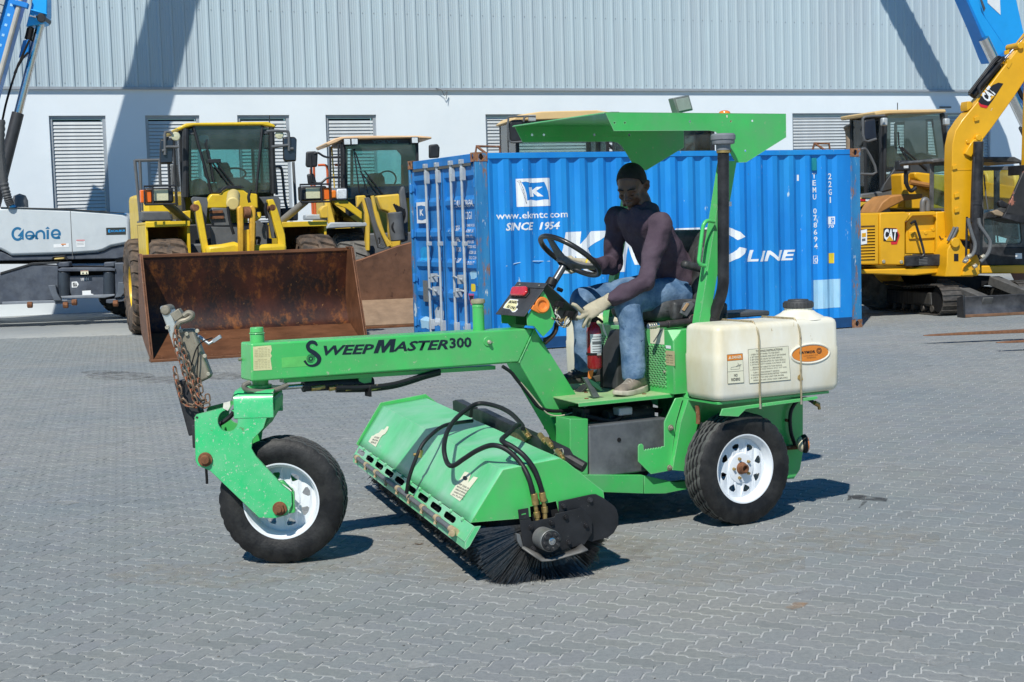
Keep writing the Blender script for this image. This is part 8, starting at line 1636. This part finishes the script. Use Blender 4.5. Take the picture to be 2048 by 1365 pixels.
# ================================================================ fork tines reaching in over the paving
FF = Frame('pallet_forks', ground(2300, 690, 0), 12, 'two rusty fork tines held low over the paving, past the excavator blade', 'pallet forks')
for (u, v, ue, ve, z) in ((1847, 671.5, 2120, 660, .11), (1993, 685.5, 2160, 678, .11)):
    a = FF.loc(ground(u, v, z)); b = FF.loc(ground(ue, ve, z)); d = (b-a).normalized(); s_ = V(-d.y, d.x, 0)*.065; L_ = 1.9
    b = a+d*L_
    mb = MB(); mb.loft([[a+s_*.35+V(0, 0, .004), a-s_*.35+V(0, 0, .004), a-s_*.35+V(0, 0, -.004), a+s_*.35+V(0, 0, -.004)], [a+d*.12+s_*.8+V(0, 0, .008), a+d*.12-s_*.8+V(0, 0, .008), a+d*.12-s_*.8+V(0, 0, -.008), a+d*.12+s_*.8+V(0, 0, -.008)], [a+d*.5+s_+V(0, 0, .016), a+d*.5-s_+V(0, 0, .016), a+d*.5-s_+V(0, 0, -.010), a+d*.5+s_+V(0, 0, -.010)], [b+s_+V(0, 0, .028), b-s_+V(0, 0, .028), b-s_+V(0, 0, -.02), b+s_+V(0, 0, -.02)]])
    mb.obox(b+V(0, 0, .45)+d*.02, d*.025, s_, V(0, 0, .48)); mb.build('fork_tine', mat('fork_rust', (.24, .11, .055), .55, .3, var=.3, scale=9, spots=((.10, .05, .03), .36, 9), stretch=(3, .6, 1)), FF, .003)
    ce = b
MB().obox(ce+V(-.02, .9, .55)+d*.08, d*.03, V(-d.y, d.x, 0)*1.2, V(0, 0, .05)).build('carriage', BLACK, FF, .01); MB().obox(ce+V(-.02, .9, .85)+d*.08, d*.03, V(-d.y, d.x, 0)*1.2, V(0, 0, .05)).build('carriage', BLACK, FF, .01)
# ================================================================ boom lifts
BLUEB = mat('lift_blue', (.008, .20, .60), .4, var=.08, scale=2, spots=((.3, .45, .55), .24, 14), coat=.15)
BLUEL = mat('lift_blue_light', (.01, .34, .80), .42, var=.06, scale=2, coat=.15)
LIFTG = mat('lift_hood_grey', (.52, .56, .58), .45, var=.05, scale=2, stain=((.42, .46, .49), .35, 2.2), coat=.1)
CHAS = mat('lift_chassis', (.060, .070, .092), .5, .1, var=.3, scale=4, stain=((.12, .135, .16), .42, 3), spots=((.24, .25, .26), .28, 24))
og_ = ground(0, 648); BLF = Frame('boom_lift', V(og_.x*.97, og_.y-.9, 0), 6, 'boom lift with a pale grey engine hood, dark outriggers and a raised blue boom', 'boom lift')
tb = BLF.t; zG = lambda x, y: (x/4.55, 380+y/4.55); ZG = lambda pts: [zG(*p) for p in pts]
def bp(name, px, y, th, m, bev=.01, **k): return lplate(BLF, name, px, y, th, m, bev, **k)
bp('hood', ZG([(-600, 170), (0, 160), (200, 158), (640, 178), (980, 200), (1120, 215), (1175, 265), (1190, 480), (1165, 490), (1010, 520), (940, 555), (880, 570), (660, 585), (100, 600), (60, 575), (0, 545), (-600, 545)]), 0, 1.5, LIFTG, .05, )
bp('hood_seam', ZG([(636, 180), (640, 180), (664, 632), (658, 632)]), -.006, .01, GREY, 0)
bp('hood_edge', ZG([(0, 156), (630, 172), (1130, 210), (1130, 218), (630, 181), (0, 163)]), -.02, .1, CABBLK, .005)
bp('hood_trim', ZG([(990, 200), (1125, 212), (1140, 225), (1000, 212)]), -.015, .3, BLUEL, .01)
bp('turntable', ZG([(-600, 548), (-20, 548), (60, 580), (100, 604), (660, 590), (890, 574), (1000, 525), (1160, 492), (1150, 612), (1060, 630), (-600, 660)]), .06, 1.3, CHAS, .02)
bp('turntable_ring', ZG([(-600, 660), (1050, 630), (1050, 670), (-600, 680)]), .35, .9, BLACKD, .02)
bp('hood_lamp', ZG([(1186, 440), (1197, 445), (1197, 470), (1186, 468)]), .1, .05, BLACKD, .004)
LP(BLF, 'beacon_dome', MB().lathe(tb(*zG(185, 158), y=.5), (0, 0, 1), [(.15, -.05), (.15, .12), (.11, .22), (0, .26)], 20), GREY, 0)
# lettering on the hood
LIFTL = mat('lift_lettering', (.008, .13, .28), .5, var=.05)
def gtext(s, bl, br, h, m=LIFTL, y=-.0, bold=.035, **k): return ptext(BLF, s, zG(*bl), zG(*br), h, m, y=y, bold=bold, **k)
def arcpts(cx, cy, rx, ry, a0, a1, n=16): return [zG(cx+rx*math.cos(R(a0+(a1-a0)*i/n)), cy-ry*math.sin(R(a0+(a1-a0)*i/n))) for i in range(n+1)]
kw = dict(y=-.003)
ribbon(BLF, arcpts(160, 402, 45, 52, 50, 320), [4.8, 5, 5], LIFTL, **kw); bp('lettering', ZG([(160, 420), (190, 385), (215, 355), (215, 455), (200, 452), (196, 430)]), -.004, .002, LIFTL, 0)
ribbon(BLF, arcpts(272, 415, 36, 34, -40, 320)+[zG(308, 425)], [3.6, 3.6], LIFTL, **kw); ribbon(BLF, [zG(240, 420), zG(300, 415)], [3, 3], LIFTL, **kw); ribbon(BLF, [zG(268, 449), zG(312, 418), zG(345, 449)], [3.6, 4, 3.6], LIFTL, **kw)
ribbon(BLF, [zG(330, 449), zG(332, 400), zG(342, 385), zG(372, 374), zG(396, 388), zG(402, 410), zG(403, 449)], [4.4, 4.4, 4.4], LIFTL, **kw); ribbon(BLF, [zG(434, 449), zG(434, 365)], [4.8, 4.8], LIFTL, **kw); bp('lettering', ZG([(412, 355), (434, 335), (454, 355)]), -.004, .002, LIFTL, 0)
ribbon(BLF, arcpts(508, 402, 36, 36, -25, 330), [4.4, 4.4], LIFTL, **kw); ribbon(BLF, [zG(476, 408), zG(540, 402)], [3, 3], LIFTL, **kw); ribbon(BLF, [zG(515, 440), zG(548, 438)], [4, 4], LIFTL, **kw)
bp('decal', ZG([(965, 346), (1145, 342), (1146, 408), (968, 412)]), -.003, .003, mat('dark_decal', (.03, .034, .03), .5), 0); gtext('E', (985, 388), (1005, 388), 5.5, BLUEL, y=-.004, bold=.03); gtext('XCALIBUR', (1008, 386), (1140, 381), 4.2, BLUEL, y=-.004, bold=.01)
for (px, m_) in (([(487, 498), (626, 488), (627, 522), (489, 527)], WHITE), ([(695, 456), (770, 455), (773, 520), (697, 522)], WHITE), ([(695, 456), (770, 455), (770, 462), (695, 463)], MATS['emblem_red']), ([(555, 492), (600, 490), (600, 500), (556, 501)], ORANGED)): bp('decal', ZG(px), -.0035 if m_ is WHITE else -.006, .003, m_, 0)
bp('decal_print', ZG([(565, 512), (572, 500), (580, 512)]), -.006, .002, INK, 0)
for k in range(3): bp('decal_print', ZG([(700, 472+k*14), (762, 470+k*14), (762, 473+k*14), (700, 475+k*14)]), -.006, .002, GREY, 0)
# chassis: outrigger box, pivot posts, brackets
bp('outrigger_beam', ZG([(-600, 830), (0, 770), (290, 680), (530, 690), (530, 1000), (480, 1005), (20, 1045), (-600, 1060)]), -.5, .5, CHAS, .02); bp('outrigger_beam', ZG([(1040, 665), (1400, 655), (1400, 965), (1050, 970)]), -.5, .5, CHAS, .02)
bp('beam_edge', ZG([(20, 1020), (610, 1000), (620, 1025), (20, 1045)]), -.55, .05, mat('edge_grey', (.2, .22, .25), .5), .006)
bp('top_edge', ZG([(0, 752), (290, 664), (530, 655), (530, 672), (290, 684), (0, 772)]), -.52, .3, CABBLK, .005)
bp('chassis_recess', ZG([(510, 690), (1060, 690), (1060, 970), (510, 970)]), -.28, .1, BLACKD)
bp('centre_plate', ZG([(620, 785), (950, 775), (970, 790), (970, 940), (930, 960), (650, 968), (640, 940)]), -.45, .05, CHAS, .01)
bp('pivot_plate', ZG([(520, 725), (560, 708), (1010, 708), (1050, 718), (1050, 740), (540, 745)]), -.55, .4, CHAS, .012); bp('pivot_plate', ZG([(550, 968), (700, 962), (1040, 950), (1045, 965), (950, 985), (560, 990)]), -.55, .4, mat('edge_grey', (.2, .22, .25)), .012)
for (x0, x1) in ((550, 615), (965, 1025)):
    a, b = tb(*zG((x0+x1)/2, 748), y=-.42), tb(*zG((x0+x1)/2, 970), y=-.42); LP(BLF, 'pivot_post', MB().cyl(a, b, .115, n=22), mat('post_dark', (.035, .045, .06), .35), .006)
    bp('pivot_cap', ZG([(x0-20, 660), (x1+15, 655), (x1+20, 700), (x0-20, 705)]), -.52, .3, CHAS, .02)
bp('jack_bracket', ZG([(437, 870), (505, 866), (510, 900), (520, 940), (560, 1005), (490, 1010), (460, 940)]), -.60, .08, mat('bracket_slate', (.10, .115, .14), .5, var=.2), .01); bp('jack_bracket', ZG([(1075, 842), (1145, 838), (1150, 880), (1130, 940), (1100, 975), (1040, 985), (1070, 930)]), -.60, .08, MATS['bracket_slate'], .01)
bp('lower_beam', ZG([(500, 1010), (640, 1005), (680, 1020), (640, 1040), (500, 1040)]), -.55, .3, CHAS, .01); bp('lower_beam', ZG([(965, 1000), (1130, 985), (1150, 1010), (1000, 1035), (965, 1030)]), -.55, .3, CHAS, .01)
for q in ((655, 1025), (1135, 1010), (250, 1048), (575, 1050), (1030, 1035)): c = tb(*zG(*q), y=-.58); LP(BLF, 'locking_bolt', MB().cyl(c, c+V(.09, 0, 0), .06, n=8), RUST, .008)
gtext('10101', (738, 828), (808, 823), 5.6, WHITE, y=-.453, bold=.02)
for (px, m_) in (([(733, 735), (803, 732), (805, 768), (735, 771)], CREAM), ([(733, 735), (803, 732), (803, 742), (733, 745)], MATS['emblem_red']), ([(652, 838), (700, 834), (717, 860), (700, 888), (653, 890)], WHITE), ([(662, 846), (700, 844), (702, 880), (664, 882)], GREY), ([(748, 920), (826, 915), (828, 945), (850, 950), (850, 965), (750, 970)], WHITE), ([(-60, 818), (58, 815), (60, 870), (-60, 876)], CREAM)): bp('decal', ZG(px), -.456 if px[0][1] > 780 else -.556, .003, m_, 0)
bp('decal_print', ZG([(745, 765), (755, 748), (766, 765)]), -.56, .002, INK, 0); bp('decal_print', ZG([(780, 765), (788, 746), (797, 765)]), -.56, .002, INK, 0)
bp('step', ZG([(490, 622), (585, 615), (585, 635), (492, 640)]), -.08, .2, mat('tan_step', (.48, .36, .12), .6), .02); bp('step_arch', ZG([(460, 640), (480, 605), (590, 598), (618, 640), (600, 640), (580, 612), (490, 615), (475, 640)]), -.05, .1, CABBLK, .01)
big_tyre(BLF, tb(-80, 605, y=-.2)*1.0, V(0, -1, 0), .62, .45, .33, RUBBER, WHITERIM); q = tb(430, 590, y=.4); 
for (u, y) in ((-60, 1.9), (255, 1.9)): c = tb(u, 590, y=y); c.z = .62; big_tyre(BLF, c, V(0, 1, 0), .62, .45, .33, RUBBER, WHITERIM)
c = tb(-80, 605, y=-.2)
# boom: a straight telescoping box whose line is fixed by its outline and by its shadow on the wall
bo0 = BLF.loc(CAM+(V(-8.9, 30.1, 7.63)-CAM)*.986); bd = BLF.loc(BLF.o+V(.285, .105, .9526)).normalized()
bside = V(0, 1, 0)-bd*bd.y; bside.normalize(); bw = bside.cross(bd).normalized(); bw = bw if bw.x > 0 else -bw
def boom_box(s0, s1, w0, w1, d0, d1, m, name, bev=.02):
    mb = MB(); mb.loft([[bo0+bd*s+bw*a+bside*b for a, b in ((w0, d0), (w1, d0), (w1, d1), (w0, d1))] for s in (s0, s1)]); return mb.build(name, m, BLF, bev)
boom_box(-6.6, -1.3, -.80, -.06, -.35, .25, BLUEB, 'boom'); boom_box(-1.3, 13, -.72, -.06, -.14, .12, BLUEL, 'boom_extension')
boom_box(-3.2, -1.3, -.79, -.68, -.42, -.352, GREY, 'hose_tray', .005)
TRAY = mat('drag_chain_grey', (.36, .37, .36), .6, var=.2, scale=30)
for k in range(21): s = -4.6+k*.155; boom_box(s, s+.14, -.46, -.30, -.42, -.353, TRAY, 'drag_chain_link', .006)
for k in range(15):
    s = -4.2+k*.2; c = bo0+bd*s+bside*(-.352)
    for a in (-.60, -.18):
        mb = MB(); mb.obox(c+bw*a, bw*.025, bd*.025, bside*.004); mb.build('boom_slot', mat('slot_pale', (.30, .55, .80), .5), BLF, 0)
LP(BLF, 'hose_conduit', MB().tube([bo0+bd*s+bw*-.03+bside*-.40 for s in (-6, -1.25)], .05, 10), mat('conduit_tan', (.42, .40, .36), .6, var=.1), 0)
for s in (-1.6,): boom_box(s, s+.10, -.16, .14, -.48, -.352, BLUEB, 'conduit_clip', .01)
br = [tb(u, v, y=1.5) for u, v in ((76, -10), (94, -10), (93, 30), (88, 45), (52, 54), (60, 20))]
zb5 = lambda x, y: (x/4.452, y/4.452)
YB1 = bo0.y-.30
def fr2_(px, y=None):
    y = YB1 if y is None else y-1.45+YB1
    return BLF.ts([zb5(*q) for q in px], y=y)
MB().prism(fr2_([(270, 80), (325, -150), (410, -200), (420, 0), (418, 130), (400, 200), (385, 210), (230, 240)]), V(0, .45, 0)).build('cylinder_bracket', BLUEL, BLF, .02); MB().prism(fr2_([(275, 80), (420, 122), (418, 132), (272, 92)], 1.40), V(0, .06, 0)).build('bracket_rib', BLUEL, BLF, .006)
c = BLF.t(*zb5(372, 165), y=YB1); LP(BLF, 'cylinder_pin', MB().cyl(c+V(0, -.08, 0), c+V(0, .5, 0), .085, n=18), CABBLK, .01); MB().tube([c+V(-.2, -.09, .06), c+V(-.08, -.09, .02)], .035, 10).build('pin_keeper', STEEL, BLF, .004)
a, b = BLF.t(*zb5(362, 215), y=YB1+.17), BLF.t(*zb5(155, 1030), y=YB1); LP(BLF, 'lift_cylinder_rod', MB().cyl(a, b, .078, n=22), STEEL, 0); e_ = b+(b-a).normalized()*3.2; LP(BLF, 'lift_cylinder', MB().cyl(b-(b-a).normalized()*.05, e_, .115, n=24), mat('cylinder_charcoal', (.035, .036, .04), .45, var=.25), .01)
MB().prism(fr2_([(240, 245), (290, 240), (265, 360), (215, 345)]), V(0, .2, 0)).build('limit_switch', BLACKD, BLF, .01); MB().prism(fr2_([(205, 360), (262, 352), (255, 460), (225, 490), (165, 515), (185, 440)]), V(0, .3, 0)).build('cylinder_bracket', BLUEB, BLF, .01)
for px in (((260, 360), (190, 520), (135, 655), (60, 900), (20, 1080)), ((250, 470), (170, 560), (140, 650)), ((215, 500), (150, 610), (128, 660))): LP(BLF, 'cable', MB().tube(smooth_path(fr2_(px, 1.35)), .022, 8), BLACKD, 0)
LP(BLF, 'corrugated_hose', MB().tube(smooth_path(BLF.ts([(2, 240), (1, 300), (8, 365), (16, 398), (22, 412)], y=-.05), 10), [.085 if i % 2 else .07 for i in range(41)], 10), mat('corrugated_grey', (.07, .072, .075), .6), 0); bp('hose_boot', ZG([(65, 115), (95, 100), (140, 160), (85, 162)]), -.06, .15, BLUEL, .02)
LP(BLF, 'boom_knuckle', MB().box(bo0.x-3.6, bo0.x-1.9, .3, 1.3, .9, 2.3), CHAS, .05); LP(BLF, 'boom_riser', MB().tube([bo0+bd*-6.4+bw*-.5, V(bo0.x-2.4, 1.2, 2.0)], .35, 12), BLUEB, 0)
# ---- second boom lift: stands off to the right, its blue boom leans in
B2 = Frame('boom_lift', (13.6, 35.6, 0), 24, 'blue telescopic boom leaning in from the side above the excavator', 'boom lift')
c0 = B2.loc(V(8.82, 36.12, 11.69)); d0 = B2.loc(B2.o+V(-.463, -.26, .8475)).normalized()
def pj(P): d = P-CAM; z = d.dot(fwd); return (1024+FPX*d.dot(CR)/z, 682.5-FPX*d.dot(CU)/z)
nrm2 = V(0, 1, 0)-d0*d0.y; nrm2.normalize(); w2_ = nrm2.cross(d0).normalized(); w2_ = w2_ if w2_.x > 0 else -w2_
def box2(s0, s1, a0, a1, b0, b1, m, name, bev=.02):
    mb = MB(); mb.loft([[c0+d0*s+w2_*a+nrm2*b for a, b in ((a0, b0), (a1, b0), (a1, b1), (a0, b1))] for s in (s0, s1)]); return mb.build(name, m, B2, bev)
yb2 = c0.y
def bpl(name, px, off, th, m, bev=.012):
    # plates in the boom's own plane (spanned by its axis and width)
    out = []; nW = B2.X*nrm2.x+B2.Y*nrm2.y+B2.Z*nrm2.z; P0 = B2.wor(c0+nrm2*off)
    for u, v in px: d = ray(u, v); out.append(B2.loc(CAM+d*((P0-CAM).dot(nW)/d.dot(nW))))
    return MB().prism(out, nrm2*th).build(name, m, B2, bev)
bpl('boom_jib_edge', ZY([(1140, -300), (1180, -300), (1310, 40), (1440, 330), (1590, 600), (1600, 690), (1555, 692), (1525, 625), (1400, 300), (1270, 0)]), -.12, .4, BLUEB); bpl('boom_jib', ZY([(1180, -300), (1330, -300), (1440, 140), (1715, 545), (1600, 615), (1440, 330), (1310, 40)]), -.10, .4, BLUEL); bpl('boom_end', ZY([(1600, 615), (1715, 545), (1720, 590), (1610, 685)]), -.11, .3, BLUEB); bpl('boom', ZY([(1330, -300), (1750, -300), (1900, 370), (1990, 900), (1850, 870), (1720, 590), (1715, 545), (1440, 140)]), 0, .5, BLUEL)
bpl('boom_stripe', ZY([(1500, -100), (1630, -200), (1645, 165), (1505, 35)]), -.012, .01, WHITE, 0); bpl('boom_lettering', ZY([(1780, 540), (1840, 480), (1890, 500), (1895, 560), (1860, 545), (1830, 575), (1810, 530), (1785, 580)]), -.012, .01, WHITE, 0)
bpl('boom_groove', ZY([(1425, 0), (1440, -10), (1480, 95), (1465, 130)]), -.13, .02, CHAS, 0)
box2(-5.7, 16, .0, .66, .02, .5, BLUEL, 'boom')
q0, q1 = [B2.t(*zY(*q), y=yb2-.3) for q in ((1740, 1000), (1900, 1330))]; d_ = (q1-q0).normalized(); LP(B2, 'lift_cylinder', MB().cyl(q0-d_*1.5, q1+d_*3, .13, n=18), STEEL, 0); LP(B2, 'lift_cylinder', MB().cyl(q1+d_*.1, q1+d_*4, .19, n=18), CABBLK, .01)
for k in range(2): LP(B2, 'cable', MB().tube(smooth_path([B2.t(*zY(*q), y=yb2-.35) for q in ((1800+k*14, 900), (1830+k*10, 960), (1870+k*8, 1050), (1910, 1100))]), .045, 8), BLACKD, 0)
bpl('boom_lower', ZY([(1840, 870), (1990, 760), (2300, 1300), (2150, 1400)]), .1, .6, BLUEB)
LP(B2, 'chassis', MB().box(0, 3.4, .2, 2.4, .6, 1.5), CHAS, .08); LP(B2, 'turntable_hood', MB().box(.6, 3.2, .3, 2.3, 1.5, 2.6), LIFTG, .12); LP(B2, 'boom_riser', MB().tube([B2.t(*zY(2200, 1350), y=yb2+.3), V(2.6, 1.3, 2.4)], .4, 12), BLUEB, 0)
for x in (.5, 2.9):
    for y in (.2, 2.4): big_tyre(B2, V(x, y, .6), V(0, -1 if y < 1 else 1, 0), .6, .4, .32, RUBBER, WHITERIM)

# ================================================================ marks and litter on the paving
def stain_mat(name, col, a):
    m = mat(name, col, .85, var=.3, scale=20); t = m.node_tree; b = t.nodes['Principled BSDF']; n = t.nodes.new('ShaderNodeTexNoise'); n.inputs['Scale'].default_value = 9; n.inputs['Detail'].default_value = 6
    tc = t.nodes.new('ShaderNodeTexCoord'); t.links.new(tc.outputs['Object'], n.inputs['Vector']); r = t.nodes.new('ShaderNodeMapRange'); r.inputs['From Min'].default_value = .38; r.inputs['From Max'].default_value = .62; r.inputs['To Max'].default_value = a
    t.links.new(n.outputs['Fac'], r.inputs['Value']); t.links.new(r.outputs[0], b.inputs['Alpha']); return m
def stain(px, m, z=.0022):
    pts = [ground(u, v, z) for u, v in px]; c = sum(pts, V(0, 0, 0))/len(pts); n = len(pts); mb = MB(); mb.add(pts, [tuple(range(n))]); return mb.build('stain', m, yard, 0, smooth=False)
DK = stain_mat('oil_mark', (.055, .055, .055), .85); TN = stain_mat('rust_mark', (.42, .24, .12), .75); PL = stain_mat('chalk_mark', (.45, .45, .43), .5); DU = stain_mat('dust_mark', (.38, .35, .29), .32); TY = stain_mat('tyre_mark', (.09, .085, .08), .32)
stain([(1700, 991), (1720, 990), (1752, 994), (1776, 997), (1772, 1003), (1740, 1001), (1706, 998)], DK); stain([(1690, 985), (1700, 988), (1704, 999), (1694, 1002), (1697, 994)], DK); stain([(1728, 1000), (1736, 1002), (1722, 1014), (1716, 1018), (1724, 1006)], DK)
stain([(1570, 1215), (1590, 1204), (1618, 1206), (1606, 1214), (1585, 1219)], TN)
for u, v, w_, h_ in ((1620, 946, 60, 4), (1760, 930, 50, 5), (1890, 1020, 40, 4), (1010, 1168, 60, 8), (1080, 1180, 40, 6), (1880, 1318, 60, 12), (1120, 1340, 50, 9), (1600, 1180, 40, 6), (1650, 1225, 50, 6), (300, 1120, 30, 3), (820, 1330, 60, 8), (1490, 1310, 50, 8), (1990, 1060, 60, 5), (130, 1005, 40, 4)):
    stain([(u+w_*(1+.35*math.sin(i*2.7))*math.cos(6.28319*i/12), v+h_*(1+.35*math.cos(i*1.9))*math.sin(6.28319*i/12)) for i in range(12)], PL)
for u, v, w_, h_ in ((900, 1100, 420, 60), (1350, 1120, 260, 50), (1250, 1000, 300, 40), (420, 1150, 200, 25), (1720, 1080, 160, 30)):
    stain([(u+w_*(1+.2*math.sin(i*2.7))*math.cos(6.28319*i/16), v+h_*(1+.2*math.cos(i*1.9))*math.sin(6.28319*i/16)) for i in range(16)], DU, .0016)
for u, v, w_, h_ in ((240, 752, 70, 9), (330, 760, 60, 8), (450, 752, 50, 8), (210, 745, 50, 4)):
    stain([(u+w_*math.cos(6.28319*i/12), v+h_*math.sin(6.28319*i/12)-(u-300)*.0) for i in range(12)], TY)
rl_ = random.Random(11); mb = MB()
for k in range(90):
    u, v = rl_.uniform(0, 2048), 700+660*rl_.random()**.7; p = ground(u, v, .003); r_ = rl_.uniform(.0010, .0028)
    q = Matrix.Rotation(rl_.random()*6, 3, 'Z'); mb.obox(p, q @ V(r_*rl_.uniform(.8, 2.2), 0, 0), q @ V(0, r_, 0), V(0, 0, r_*.5))
tag(mb.build('grit', mat('grit_mixed', (.16, .15, .135), .9, var=.6, scale=3), None, 0, smooth=False), label='loose grit and crumbs scattered over the paving', cat='grit', kind='stuff')
def bits(name, label, cat, u, v, L, w_, m, a):
    p = ground(u, v, 0); o = bpy.data.objects.new(name, None); q = Matrix.Rotation(a, 3, 'Z'); mb = MB(); n = 5
    mb.loft([[q @ V(L*(i/n-.5), s_*w_*math.sin(math.pi*(i+.3)/(n+.6)), .004+.003*math.sin(i*1.7)+h_) for s_, h_ in ((-1, 0), (1, 0), (.6, .002), (-.6, .002))] for i in range(n+1)]); bpy.data.objects.remove(o)
    o = mb.build(name, m, None, 0); o.location = p; tag(o, label, cat)
bits('dry_leaf', 'brown dry leaf on the paving between the front wheel and the brush', 'leaf', 838, 1090, .05, .010, mat('leaf_brown', (.10, .065, .04), .8), .2)
bits('wood_chip', 'dark splinter on the paving at the end of the oil mark', 'splinter', 1226, 1052, .07, .006, mat('splinter', (.14, .10, .05), .8), .4)
